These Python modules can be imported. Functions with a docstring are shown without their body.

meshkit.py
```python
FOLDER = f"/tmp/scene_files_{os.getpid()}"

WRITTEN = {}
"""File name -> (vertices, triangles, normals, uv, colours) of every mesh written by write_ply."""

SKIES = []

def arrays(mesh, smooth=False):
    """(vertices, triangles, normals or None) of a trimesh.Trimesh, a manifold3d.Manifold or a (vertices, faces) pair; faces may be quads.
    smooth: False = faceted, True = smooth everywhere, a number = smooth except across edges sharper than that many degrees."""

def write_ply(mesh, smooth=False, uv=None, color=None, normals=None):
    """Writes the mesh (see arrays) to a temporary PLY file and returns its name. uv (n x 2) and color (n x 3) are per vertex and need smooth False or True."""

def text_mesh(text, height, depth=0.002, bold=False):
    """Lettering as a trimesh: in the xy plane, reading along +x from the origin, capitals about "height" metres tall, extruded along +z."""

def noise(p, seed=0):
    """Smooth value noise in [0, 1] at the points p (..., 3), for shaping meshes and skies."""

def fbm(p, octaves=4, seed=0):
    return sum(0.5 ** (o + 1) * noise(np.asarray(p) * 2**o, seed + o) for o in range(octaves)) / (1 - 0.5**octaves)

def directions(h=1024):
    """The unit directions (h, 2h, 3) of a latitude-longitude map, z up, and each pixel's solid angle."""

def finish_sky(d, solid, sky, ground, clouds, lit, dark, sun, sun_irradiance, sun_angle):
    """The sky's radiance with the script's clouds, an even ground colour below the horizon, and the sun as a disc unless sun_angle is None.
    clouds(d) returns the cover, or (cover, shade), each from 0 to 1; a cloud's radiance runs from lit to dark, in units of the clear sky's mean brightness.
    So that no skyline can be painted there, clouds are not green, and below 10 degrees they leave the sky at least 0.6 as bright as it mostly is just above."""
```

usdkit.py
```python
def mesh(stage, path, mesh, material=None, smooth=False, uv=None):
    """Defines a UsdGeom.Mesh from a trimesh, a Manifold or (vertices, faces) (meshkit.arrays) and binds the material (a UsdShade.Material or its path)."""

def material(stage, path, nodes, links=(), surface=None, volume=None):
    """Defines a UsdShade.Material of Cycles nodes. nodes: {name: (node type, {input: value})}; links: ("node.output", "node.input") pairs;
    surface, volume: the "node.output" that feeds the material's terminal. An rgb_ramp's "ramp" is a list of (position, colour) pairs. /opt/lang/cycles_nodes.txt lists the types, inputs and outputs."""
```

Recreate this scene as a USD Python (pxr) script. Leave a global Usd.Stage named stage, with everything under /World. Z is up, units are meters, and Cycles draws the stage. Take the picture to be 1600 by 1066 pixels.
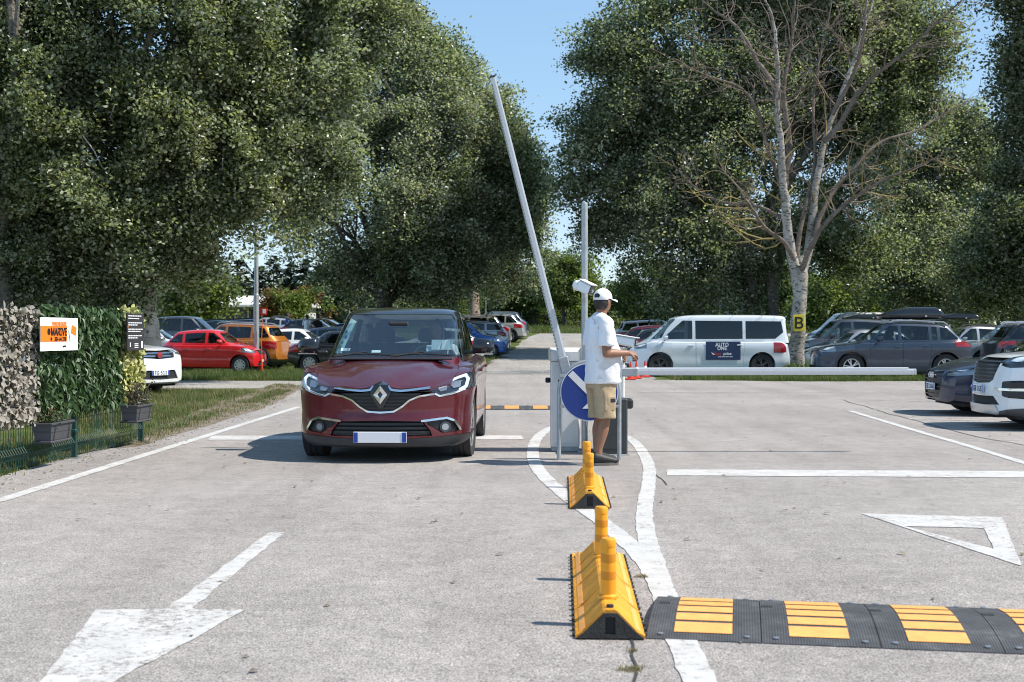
import math, numpy as np, trimesh, shapely, usdkit, meshkit
from shapely.geometry import Polygon, LineString, Point, box as sbox
from shapely.ops import unary_union
from manifold3d import Manifold, Mesh as MMesh, CrossSection
from pxr import Usd, UsdGeom, UsdLux, UsdShade, Gf, Sdf, Vt
stage = Usd.Stage.CreateInMemory()
UsdGeom.SetStageUpAxis(stage, 'Z'); UsdGeom.SetStageMetersPerUnit(stage, 1.0)
UsdGeom.Xform.Define(stage, '/World'); UsdGeom.Scope.Define(stage, '/World/Looks')

# ---------------------------------------------------------------- camera, sky, sun, exposure
CAM_H, FPX, HOR = 1.35, 2000.0, 520.0          # eye height; focal length and horizon in pixels of the 1600 px wide photograph
cam = UsdGeom.Camera.Define(stage, '/World/camera')
cam.CreateHorizontalApertureAttr(36.0); cam.CreateVerticalApertureAttr(36.0 * 682 / 1024)
cam.CreateFocalLengthAttr(36.0 * FPX / 1600)
cam.CreateClippingRangeAttr(Gf.Vec2f(0.05, 5000))
cam.AddTranslateOp().Set(Gf.Vec3d(0, 0, CAM_H))
cam.AddRotateXOp().Set(90 - math.degrees(math.atan((533 - HOR) / FPX)))
cam.CreateFStopAttr(4.5); cam.CreateFocusDistanceAttr(14.0)
cam.CreateExposureAttr(0.78)
SUN = np.array([0.80, -0.14, 1.0]); SUN /= np.linalg.norm(SUN)      # direction towards the sun
SUN_EL, SUN_ROT = math.asin(SUN[2]), math.atan2(SUN[0], SUN[1])
sun = UsdLux.DistantLight.Define(stage, '/World/sun')
sun.CreateIntensityAttr(1.1); sun.CreateAngleAttr(0.5); sun.CreateNormalizeAttr(True); sun.CreateColorAttr(Gf.Vec3f(1.0, 0.95, 0.87))
q = Gf.Rotation(Gf.Vec3d(0, 0, 1), Gf.Vec3d(*map(float, SUN))).GetQuat()
sun.AddOrientOp().Set(Gf.Quatf(q)) if False else sun.AddTransformOp().Set(Gf.Matrix4d().SetRotate(q))
sky = UsdLux.DomeLight.Define(stage, '/World/sky')
skymat = usdkit.material(stage, '/World/Looks/sky', {
    'sky': ('sky_texture', {'sky_type': 'single_scattering', 'sun_disc': False, 'sun_elevation': SUN_EL, 'sun_rotation': SUN_ROT, 'altitude': 0.0, 'air_density': 0.78, 'aerosol_density': 0.0, 'ozone_density': 5.0}),
    'gm': ('gamma', {'gamma': 0.34}), 'hs': ('hsv', {'saturation': 1.75, 'value': 2.15}),
    'bg': ('background_shader', {'strength': 0.15})}, [('sky.color', 'gm.color'), ('gm.color', 'hs.color'), ('hs.color', 'bg.color')], surface='bg.background')
UsdShade.MaterialBindingAPI.Apply(sky.GetPrim()).Bind(skymat)
sky.GetPrim().SetCustomDataByKey('kind', 'structure')

# ---------------------------------------------------------------- helpers
R = np.random.default_rng(11)
taken = {}
def numbered(parent, name):
    k = (parent, name); n = taken.get(k, 0); taken[k] = n + 1
    return name if n == 0 else f'{name}_{n:03d}'
def ppath(parent):
    return '/World' if parent is None else (parent if isinstance(parent, str) else str(parent.GetPath()))
def tag(p, label=None, cat=None, group=None, kind=None):
    p = p.GetPrim() if hasattr(p, 'GetPrim') else p
    for k, v in (('label', label), ('category', cat), ('group', group), ('kind', kind)):
        if v: p.SetCustomDataByKey(k, v)
    return p
def thing(name, label, cat, loc=(0, 0, 0), yaw=0.0, group=None, kind=None, scale=None):
    x = UsdGeom.Xform.Define(stage, '/World/' + numbered('/World', name))
    x.AddTranslateOp().Set(Gf.Vec3d(*map(float, loc))); x.AddRotateZOp().Set(float(math.degrees(yaw)))
    if scale: x.AddScaleOp().Set(Gf.Vec3f(*scale))
    return tag(x, label, cat, group, kind)
def cat(*ms):
    ms = [m for m in (ms[0] if len(ms) == 1 and isinstance(ms[0], (list, tuple)) and not isinstance(ms[0], trimesh.Trimesh) else ms)]
    out, n, vs, fs = None, 0, [], []
    for m in ms:
        v, f, _ = meshkit.arrays(m)
        vs.append(v); fs.append(f + n); n += len(v)
    return trimesh.Trimesh(np.vstack(vs), np.vstack(fs), process=False)
def obj(name, mesh, mat, parent=None, smooth=False, label=None, cat_=None, group=None, kind=None):
    par = ppath(parent)
    m = usdkit.mesh(stage, par + '/' + numbered(par, name), mesh, '/World/Looks/' + mat, smooth=smooth)
    return tag(m, label, cat_, group, kind)
def copy_of(src, loc, yaw=0.0, label=None, scale=None, group=None):
    """An instance of a finished thing at another place, with its own label."""
    name = src.GetName()
    name = name[:-4] if name[-4:-3] == '_' and name[-3:].isdigit() else name
    p = UsdGeom.Xform.Define(stage, '/World/' + numbered('/World', name))
    p.GetPrim().GetReferences().AddInternalReference(src.GetPath())
    x = UsdGeom.Xformable(p); x.ClearXformOpOrder()
    x.GetPrim().GetAttribute('xformOp:translate').Set(Gf.Vec3d(*map(float, loc))) if x.GetPrim().GetAttribute('xformOp:translate') else x.AddTranslateOp().Set(Gf.Vec3d(*map(float, loc)))
    ops = ['xformOp:translate', 'xformOp:rotateZ']
    x.GetPrim().GetAttribute('xformOp:rotateZ').Set(float(math.degrees(yaw)))
    if scale is not None:
        x.GetPrim().CreateAttribute('xformOp:scale', Sdf.ValueTypeNames.Float3).Set(Gf.Vec3f(*scale)); ops.append('xformOp:scale')
    x.GetPrim().GetAttribute('xformOpOrder').Set(ops)
    p.GetPrim().SetInstanceable(True)
    was = src.GetCustomData()
    return tag(p, label or was.get('label'), was.get('category'), group or was.get('group'))
def box(sx, sy, sz, c=(0, 0, 0), ch=0.0):
    """A box centred at c; ch chamfers every edge."""
    if ch <= 0:
        b = trimesh.creation.box([sx, sy, sz]); b.apply_translation(c); return b
    a = np.array([[sx, sy, sz]]) / 2
    pts = []
    for s in np.ndindex(2, 2, 2):
        s = np.array(s) * 2 - 1
        for k in range(3):
            p = s * a[0] - s * ch; p[k] = s[k] * a[0][k]; pts.append(p)
    h = trimesh.convex.convex_hull(np.array(pts)); h.apply_translation(c); return h
def rot(m, axis, ang, about=(0, 0, 0)):
    m = m.copy(); m.apply_transform(trimesh.transformations.rotation_matrix(ang, axis, about)); return m
def move(m, d):
    m = m.copy(); m.apply_translation(d); return m
def tube(pts, r, n=8, cap=True):
    """A tube along the points; r is one radius or one per point."""
    P = np.asarray(pts, float); k = len(P); r = np.broadcast_to(np.asarray(r, float), (k,))
    T = np.gradient(P, axis=0); T /= np.maximum(np.linalg.norm(T, axis=1, keepdims=True), 1e-9)
    up = np.array([0, 0, 1.0]) if abs(T[0][2]) < 0.9 else np.array([1.0, 0, 0])
    N = np.cross(T[0], up); N /= np.linalg.norm(N)
    a = np.arange(n) * 2 * np.pi / n; V = []
    for i in range(k):
        N = N - T[i] * N.dot(T[i]); N /= max(np.linalg.norm(N), 1e-9); B = np.cross(T[i], N)
        V.append(P[i] + r[i] * (np.cos(a)[:, None] * N + np.sin(a)[:, None] * B))
    V = np.vstack(V); F = []
    i, j = np.meshgrid(np.arange(k - 1), np.arange(n), indexing='ij'); i, j = i.ravel(), j.ravel(); j2 = (j + 1) % n
    F = np.vstack([np.c_[i * n + j, i * n + j2, (i + 1) * n + j2], np.c_[i * n + j, (i + 1) * n + j2, (i + 1) * n + j]])
    if cap:
        V = np.vstack([V, P[0], P[-1]]); c0, c1 = len(V) - 2, len(V) - 1; jj = np.arange(n); jn = (jj + 1) % n
        F = np.vstack([F, np.c_[np.full(n, c0), jn, jj], np.c_[np.full(n, c1), (k - 1) * n + jj, (k - 1) * n + jn]])
    return trimesh.Trimesh(V, F[:, [0, 2, 1]] if False else F, process=False)
def lathe(prof, n=24, axis='z'):
    """Revolves (radius, height) pairs about z (or y)."""
    m = trimesh.creation.revolve(np.asarray(prof, float), sections=n)
    if axis == 'y': m = rot(m, [1, 0, 0], -math.pi / 2)
    if axis == 'x': m = rot(m, [0, 1, 0], math.pi / 2)
    return m
def extr(poly, h, z0=0.0):
    gs = [g for g in getattr(poly, 'geoms', [poly]) if g.area > 1e-9]
    m = cat([trimesh.creation.extrude_polygon(g, h, engine='earcut') for g in gs]); return move(m, (0, 0, z0))
def man(m):
    v, f, _ = meshkit.arrays(m)
    return Manifold(MMesh(np.asarray(v, np.float32), np.asarray(f, np.uint32)))
def mex(poly, lo, hi, axis):
    """A Manifold: the shapely polygon, drawn in the plane across axis ('x': y,z  'y': x,z  'z': x,y), extruded from lo to hi along the axis."""
    out = []
    for g in getattr(poly, 'geoms', [poly]):
        if g.is_empty or g.area < 1e-8: continue
        g = shapely.geometry.polygon.orient(g)
        out += [np.array(g.exterior.coords)[:-1]] + [np.array(i.coords)[:-1] for i in g.interiors]
    m = CrossSection(out).extrude(hi - lo)
    T = {'z': [[1, 0, 0, 0], [0, 1, 0, 0], [0, 0, 1, lo]], 'y': [[1, 0, 0, 0], [0, 0, -1, hi], [0, 1, 0, 0]], 'x': [[0, 0, 1, lo], [1, 0, 0, 0], [0, 1, 0, 0]]}[axis]
    return m.transform(np.array(T, float))
def rpoly(pts, r=0.0):
    p = Polygon(pts)
    return p.buffer(-r).buffer(2 * r, quad_segs=4).buffer(-r) if r else p
def pch(pts):
    from scipy.interpolate import PchipInterpolator
    a = np.array(sorted(pts), float); f = PchipInterpolator(a[:, 0], a[:, 1]); lo, hi = a[0, 0], a[-1, 0]
    return lambda x: f(np.clip(x, lo, hi))
def lathe_at(prof, c, n=24, axis='z'): return move(lathe(prof, n, axis), c)

# ---------------------------------------------------------------- the lie of the land: level to 45 m, then a gentle rise
def H(y):
    y = np.asarray(y, float); t = np.clip((y - 42) / 12, 0, None)
    rise = np.where(t < 1, 6 * 0.0285 * t * t, 0.0285 * (y - 48))
    return np.where(y > 118, 0.0285 * 70 + 0.004 * (y - 118), rise)
def G(px, py):
    """The point of the ground that the photograph shows at pixel (px, py)."""
    dy = (py - HOR) / FPX; lo, hi = 1.0, 400.0
    g = lambda d: CAM_H - dy * d - H(d)
    for _ in range(60):
        m = (lo + hi) / 2
        lo, hi = (m, hi) if g(m) > 0 else (lo, m)
    return np.array([(px - 800) / FPX * lo, lo, float(H(lo))])
def P(px, py, d):
    """The point at distance d seen at pixel (px, py)."""
    return np.array([(px - 800) / FPX * d, d, CAM_H - (py - HOR) / FPX * d])

# ---------------------------------------------------------------- materials
LK = '/World/Looks/'
def mat(name, nodes, links, surface='p.BSDF'):
    usdkit.material(stage, LK + name, nodes, links, surface=surface); return name
def plain(name, col, rough=0.5, metal=0.0, var=0.0, vscale=6.0, bump=0.0, bscale=60.0, coat=0.0, spec=0.5, trans=None, dirt=None, **kw):
    n = {'p': ('principled_bsdf', {'base_color': col, 'roughness': rough, 'metallic': metal, 'coat_weight': coat, 'specular_ior_level': spec, **kw})}; l = []
    if var or bump or dirt: n['g'] = ('geometry' , {}) if False else ('texture_coordinate', {})
    if var:
        n['n'] = ('noise_texture', {'scale': vscale, 'detail': 4.0, 'roughness': 0.6})
        n['r'] = ('rgb_ramp', {'ramp': [(0.25, tuple(c * (1 - var) for c in col)), (0.75, tuple(min(1, c * (1 + var)) for c in col))]})
        l += [('g.object', 'n.vector'), ('n.fac', 'r.fac'), ('r.color', 'p.base_color')]
    if bump:
        n['bn'] = ('noise_texture', {'scale': bscale, 'detail': 3.0}); n['b'] = ('bump', {'strength': bump, 'distance': 0.01})
        l += [('g.object', 'bn.vector'), ('bn.fac', 'b.height'), ('b.normal', 'p.normal')]
    return mat(name, n, l)
def paint(name, col, metal=0.35, rough=0.38, flake=0.0):
    n = {'p': ('principled_bsdf', {'base_color': col, 'metallic': metal, 'roughness': rough, 'coat_weight': 1.0, 'coat_roughness': 0.04}),
         'tc': ('texture_coordinate', {}), 'n': ('noise_texture', {'scale': 3.0, 'detail': 6.0, 'roughness': 0.7}),
         'r': ('rgb_ramp', {'ramp': [(0.35, (0.03,) * 3), (0.8, (0.22,) * 3)]}),
         'd': ('noise_texture', {'scale': 9.0, 'detail': 5.0, 'roughness': 0.75}),
         'dr': ('rgb_ramp', {'ramp': [(0.5, (0,) * 3), (0.9, (0.30,) * 3)]}),
         'mx': ('mix', {'color1': col, 'color2': tuple(0.6 * c + 0.4 * g for c, g in zip(col, (0.30, 0.27, 0.23)))})}
    return mat(name, n, [('tc.object', 'n.vector'), ('tc.object', 'd.vector'), ('n.fac', 'r.fac'), ('r.color', 'p.coat_roughness'), ('d.fac', 'dr.fac'), ('dr.color', 'mx.fac'), ('mx.color', 'p.base_color')])
def pane(name, tint, refl=1.0, ior=1.65):
    """A window pane: clear to the sun, with the mirror image of the surroundings by Fresnel."""
    return mat(name, {'t': ('transparent_bsdf', {'color': tint}), 'g': ('glossy_bsdf', {'color': (refl,) * 3, 'roughness': 0.015}), 'f': ('fresnel', {'IOR': ior}), 'ge': ('geometry', {}), 'k': ('math', {'math_type': 'subtract', 'value1': 1.0}), 'k2': ('math', {'math_type': 'multiply'}), 'm': ('mix_closure', {})},
               [('ge.backfacing', 'k.value2'), ('f.fac', 'k2.value1'), ('k.value', 'k2.value2'), ('k2.value', 'm.fac'), ('t.BSDF', 'm.closure1'), ('g.BSDF', 'm.closure2')], surface='m.closure')
plain('rubber', (0.022, 0.022, 0.023), 0.75, var=0.35, vscale=25)
plain('black_plastic', (0.02, 0.02, 0.022), 0.45, var=0.2)
plain('matt_black', (0.012, 0.012, 0.013), 0.8)
plain('grey_cladding', (0.05, 0.05, 0.053), 0.6, var=0.15)
plain('chrome', (0.75, 0.75, 0.76), 0.12, 1.0)
plain('alloy', (0.55, 0.56, 0.57), 0.28, 0.9)
plain('alloy_dark', (0.09, 0.09, 0.10), 0.3, 0.8)
plain('steel', (0.42, 0.43, 0.44), 0.45, 0.85, var=0.18, vscale=14)
plain('interior', (0.025, 0.025, 0.028), 0.8)
plain('seat_cloth', (0.035, 0.036, 0.04), 0.9)
plain('gloss_black', (0.008, 0.008, 0.009), 0.12, coat=0.6)
plain('plate_white', (0.72, 0.73, 0.76), 0.4)
plain('plate_blue', (0.01, 0.05, 0.32), 0.4)
plain('ink', (0.01, 0.01, 0.012), 0.6)
plain('white_ink', (0.75, 0.75, 0.75), 0.6)
plain('red_ink', (0.55, 0.03, 0.03), 0.6)
plain('orange_ink', (0.85, 0.20, 0.01), 0.6)
plain('tail_red', (0.26, 0.005, 0.007), 0.15, coat=1.0)
plain('amber', (0.6, 0.18, 0.01), 0.2)
plain('lamp_inner', (0.35, 0.36, 0.38), 0.2, 0.7)
plain('lamp_white', (0.8, 0.82, 0.85), 0.2)
pane('clear_glass', (0.85, 0.90, 0.89)); pane('tint_glass', (0.50, 0.54, 0.55)); pane('privacy_glass', (0.22, 0.25, 0.27)); pane('lens', (0.93, 0.95, 0.96)); pane('mid_glass', (0.70, 0.76, 0.77))
def curve(a, b, sag=0.0, wig=0.15, n=7, seed=0):
    r = np.random.default_rng(seed); a, b = np.asarray(a, float), np.asarray(b, float); t = np.linspace(0, 1, n)[:, None]
    L = np.linalg.norm(b - a); p = a + (b - a) * t; k = r.normal(0, wig * L * 0.25, 3); p = p + np.sin(np.pi * t) * k; p[:, 2] += sag * L * np.sin(np.pi * t[:, 0])
    p[1:-1] += r.normal(0, wig * L * 0.03, (n - 2, 3)); return p
def leaf(s, r, up=0.5, narrow=0.66):
    """One folded leaf of length s, its midrib along a random way."""
    d = r.normal(size=3); d[2] = d[2] * 0.6 - 0.35; d /= np.linalg.norm(d)
    n = r.normal(size=3) + np.array([0, 0, up * 2]); n -= d * n.dot(d); n /= np.linalg.norm(n); b = np.cross(n, d)
    w = s * narrow * 0.5; f = s * 0.10
    V = np.array([0 * d, d * s * 0.38 + b * w + n * f, d * s * 0.38 - b * w + n * f, d * s * 0.78 + b * w * 0.7 + n * f * 0.7, d * s * 0.78 - b * w * 0.7 + n * f * 0.7, d * s])
    return V, np.array([[0, 3, 1], [0, 5, 3], [0, 2, 4], [0, 4, 5]])
# ================================================================ the ground
def drape(poly, dz, x_step=None):
    """A sheet in the outline of the polygon, dz above the ground."""
    ys = [-40, 0, 20, 42, 45, 48, 51, 54, 60, 70, 80, 90, 100, 118, 160, 240, 400, 800, 1500]
    out = []
    x0, y0, x1, y1 = poly.bounds
    for a, b in zip(ys, ys[1:]):
        if b <= y0 or a >= y1: continue
        g = poly.intersection(sbox(x0 - 1, a, x1 + 1, b))
        for s in getattr(g, 'geoms', [g]):
            if s.geom_type != 'Polygon' or s.area < 1e-6: continue
            v, f = trimesh.creation.triangulate_polygon(s, engine='earcut')
            v = np.c_[v, H(v[:, 1]) + dz]
            n = np.cross(v[f[:, 1]] - v[f[:, 0]], v[f[:, 2]] - v[f[:, 0]])[:, 2]
            f = np.where((n < 0)[:, None], f[:, ::-1], f)
            out.append(trimesh.Trimesh(v, f, process=False))
    return cat(out)
def gpoly(*px): return Polygon([G(*p)[:2] for p in px])
# --- materials
def rockmat(name, cols, scale, specks, wear=None, rough=0.9, bump=0.35):
    n = {'g': ('geometry', {}),
         'big': ('noise_texture', {'scale': 0.35, 'detail': 5.0, 'roughness': 0.6}), 'bigr': ('rgb_ramp', {'ramp': [(0.3, (0.84, 0.83, 0.82)), (0.7, (1.1, 1.09, 1.08))]}),
         'mid': ('noise_texture', {'scale': 5.0, 'detail': 6.0, 'roughness': 0.7}), 'midr': ('rgb_ramp', {'ramp': [(0.3, (0.82,) * 3), (0.7, (1.12,) * 3)]}),
         'fine': ('noise_texture', {'scale': scale, 'detail': 3.0, 'roughness': 0.65}), 'finer': ('rgb_ramp', {'ramp': [(0.36, cols[0]), (0.46, cols[1]), (0.55, cols[2]), (0.66, cols[3])]}),
         'v': ('voronoi_texture', {'scale': scale * 0.55}), 'sp': ('separate_color', {}), 'sr': ('rgb_ramp', {'ramp': [(0.0, (0.62,) * 3), (specks, (0.92,) * 3), (0.85, (1.04,) * 3), (1.0, (1.22,) * 3)]}),
         'st': ('mapping', {'scale': (1.3, 0.09, 1.0)}), 'stn': ('noise_texture', {'scale': 1.0, 'detail': 5.0, 'roughness': 0.65}), 'str': ('rgb_ramp', {'ramp': [(0.32, (0.86, 0.855, 0.85)), (0.5, (1.0,) * 3), (0.7, (1.06,) * 3)]}), 'm0': ('mix', {'mix_type': 'multiply', 'fac': 1.0}),
         'oil': ('noise_texture', {'scale': 0.9, 'detail': 7.0, 'roughness': 0.75}), 'oilr': ('rgb_ramp', {'ramp': [(0.60, (1.0,) * 3), (0.70, (0.74, 0.735, 0.73))]}), 'm5': ('mix', {'mix_type': 'multiply', 'fac': 1.0}),
         'm1': ('mix', {'mix_type': 'multiply', 'fac': 1.0}), 'm2': ('mix', {'mix_type': 'multiply', 'fac': 1.0}), 'm3': ('mix', {'mix_type': 'multiply', 'fac': 0.8}),
         'b': ('bump', {'strength': bump, 'distance': 0.006}), 'p': ('principled_bsdf', {'roughness': rough, 'specular_ior_level': 0.25})}
    l = [('g.position', x + '.vector') for x in ('big', 'mid', 'fine', 'v')] + [('big.fac', 'bigr.fac'), ('mid.fac', 'midr.fac'), ('fine.fac', 'finer.fac'), ('v.color', 'sp.color'), ('sp.r', 'sr.fac'),
         ('finer.color', 'm0.color1'), ('g.position', 'st.vector'), ('st.vector', 'stn.vector'), ('stn.fac', 'str.fac'), ('str.color', 'm0.color2'), ('m0.color', 'm5.color1'), ('g.position', 'oil.vector'), ('oil.fac', 'oilr.fac'), ('oilr.color', 'm5.color2'), ('m5.color', 'm1.color1'), ('bigr.color', 'm1.color2'), ('m1.color', 'm2.color1'), ('midr.color', 'm2.color2'), ('m2.color', 'm3.color1'), ('sr.color', 'm3.color2'),
         ('fine.fac', 'b.height'), ('b.normal', 'p.normal')]
    last = 'm3.color'
    if wear:        # white paint, worn through to the stone where the noise is high
        n |= {'w': ('noise_texture', {'scale': 26.0, 'detail': 8.0, 'roughness': 0.72}), 'w2': ('noise_texture', {'scale': 2.2, 'detail': 3.0}), 'wa': ('math', {'math_type': 'multiply_add', 'value2': 0.35}),
              'wr': ('rgb_ramp', {'ramp': [(wear - 0.05, (0,) * 3), (wear + 0.05, (1,) * 3)]}), 'wc': ('rgb_ramp', {'ramp': [(0.3, (0.38, 0.368, 0.352)), (0.7, (0.52, 0.508, 0.49))]}), 'm4': ('mix', {})}
        l += [('g.position', 'w.vector'), ('g.position', 'w2.vector'), ('w2.fac', 'wa.value1'), ('w.fac', 'wa.value3'), ('wa.value', 'wr.fac'), ('mid.fac', 'wc.fac'), ('wr.color', 'm4.fac'), ('wc.color', 'm4.color1'), (last, 'm4.color2')]
        last = 'm4.color'
    return mat(name, n, l + [(last, 'p.base_color')])
ASP = [(0.115, 0.104, 0.096), (0.255, 0.234, 0.218), (0.335, 0.308, 0.288), (0.49, 0.456, 0.428)]
rockmat('asphalt', ASP, 105.0, 0.16)
rockmat('road_paint', ASP, 95.0, 0.16, wear=0.765)
rockmat('road_paint_worn', ASP, 95.0, 0.16, wear=0.735)
rockmat('gravel', [(0.17, 0.155, 0.14), (0.27, 0.25, 0.23), (0.33, 0.31, 0.285), (0.46, 0.44, 0.41)], 40.0, 0.2, bump=0.6)
mat('turf', {'g': ('geometry', {}), 'n': ('noise_texture', {'scale': 0.9, 'detail': 7.0, 'roughness': 0.72}), 'r': ('rgb_ramp', {'ramp': [(0.30, (0.045, 0.062, 0.016)), (0.48, (0.075, 0.10, 0.026)), (0.62, (0.12, 0.13, 0.045)), (0.78, (0.19, 0.155, 0.085))]}),
     'f': ('noise_texture', {'scale': 45.0, 'detail': 4.0}), 'fr': ('rgb_ramp', {'ramp': [(0.3, (0.6,) * 3), (0.7, (1.25,) * 3)]}), 'm': ('mix', {'mix_type': 'multiply', 'fac': 1.0}), 'b': ('bump', {'strength': 0.7, 'distance': 0.03}), 'p': ('principled_bsdf', {'roughness': 0.95, 'specular_ior_level': 0.1})},
    [('g.position', 'n.vector'), ('g.position', 'f.vector'), ('n.fac', 'r.fac'), ('f.fac', 'fr.fac'), ('r.color', 'm.color1'), ('fr.color', 'm.color2'), ('m.color', 'p.base_color'), ('f.fac', 'b.height'), ('b.normal', 'p.normal')])
mat('dirt', {'g': ('geometry', {}), 'n': ('noise_texture', {'scale': 1.6, 'detail': 7.0, 'roughness': 0.72}), 'r': ('rgb_ramp', {'ramp': [(0.3, (0.10, 0.075, 0.05)), (0.5, (0.19, 0.155, 0.115)), (0.7, (0.26, 0.225, 0.18))]}),
     'f': ('noise_texture', {'scale': 60.0, 'detail': 4.0}), 'fr': ('rgb_ramp', {'ramp': [(0.3, (0.7,) * 3), (0.7, (1.2,) * 3)]}), 'm': ('mix', {'mix_type': 'multiply', 'fac': 1.0}), 'b': ('bump', {'strength': 0.6, 'distance': 0.02}), 'p': ('principled_bsdf', {'roughness': 0.95, 'specular_ior_level': 0.1})},
    [('g.position', 'n.vector'), ('g.position', 'f.vector'), ('n.fac', 'r.fac'), ('f.fac', 'fr.fac'), ('r.color', 'm.color1'), ('fr.color', 'm.color2'), ('m.color', 'p.base_color'), ('f.fac', 'b.height'), ('b.normal', 'p.normal')])
def setting(name, mesh, m, label=None, kind='structure'):
    return obj(name, mesh, m, kind=kind, label=label)
setting('ground', drape(sbox(-600, -40, 600, 1500), 0.0), 'turf', 'grass covered ground reaching to the horizon')
def wob(line, amp, seed, step=0.4):
    L = LineString(line); n = max(2, int(L.length / step)); out = []
    for i in range(n + 1):
        p = L.interpolate(i / n, normalized=True); w = (meshkit.fbm(np.array([[p.x * 0.9, p.y * 0.9, seed]]), 3)[0] - 0.5) * 2 * amp
        w2 = (meshkit.fbm(np.array([[p.x * 0.9, p.y * 0.9, seed + 9.3]]), 3)[0] - 0.5) * 2 * amp
        out.append((p.x + w, p.y + w2))
    return out
g2 = lambda a, b: tuple(G(a, b)[:2])
edgeL = wob([(-6.2, -30), (-5.55, 6), g2(-60, 770), g2(0, 748), g2(116, 715), g2(219, 693), g2(300, 668), g2(400, 632), g2(462, 610)], 0.16, 3.1)
track_l = wob([g2(462, 610), (-5.6, 31.0), (-14, 30.6), (-40, 30)], 0.22, 5.5)
back_l = wob([(-40, 36), (-12, 36.2), (-5.0, 35.6), (-1.7, 36.6), g2(763, 566), g2(804, 544), g2(825, 526.5)], 0.25, 8.2)
back_r = wob([(8.5, 86), (6.5, 70), (5.6, 52), (4.4, 40), (4.0, 36.5), (8, 35.4), (20, 35.6), (45, 36)], 0.25, 2.7)
asphalt_poly = Polygon(edgeL + [g2(462, 610), (-3.6, 34.2), (3.5, 34.8), (8, 35.0), (45, 35.4), (45, -30)]).buffer(0)
gravel_poly = Polygon(track_l[1:] + back_l + [(2, 93), (30, 93), (30, 88)] + back_r + [(45, 34), (-4.2, 33.6), (-4.6, 31.2)]).buffer(0)
setting('gravel_track', drape(gravel_poly, 0.004), 'gravel', 'pale gravel track running away between the parked cars')
setting('asphalt_road', drape(asphalt_poly, 0.008), 'asphalt', 'bleached grey asphalt of the car park entrance')
dirt_poly = Polygon(wob([g2(190, 702), g2(240, 672), g2(330, 634), g2(430, 600), g2(478, 604), g2(420, 636), g2(320, 668), g2(222, 698)], 0.12, 1.2)).buffer(0)
setting('dirt_verge', drape(dirt_poly, 0.012), 'dirt', 'bare brown earth along the left edge of the asphalt')
dirt2 = Polygon(wob([(-6.6, 9), (-5.0, 13.0), (-4.62, 15.6), (-5.1, 15.2), (-5.5, 13.3), (-7.4, 9)], 0.15, 4.2)).buffer(0)
setting('dirt_strip', drape(dirt2, 0.012), 'dirt', 'bare earth under the wire fence')
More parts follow.
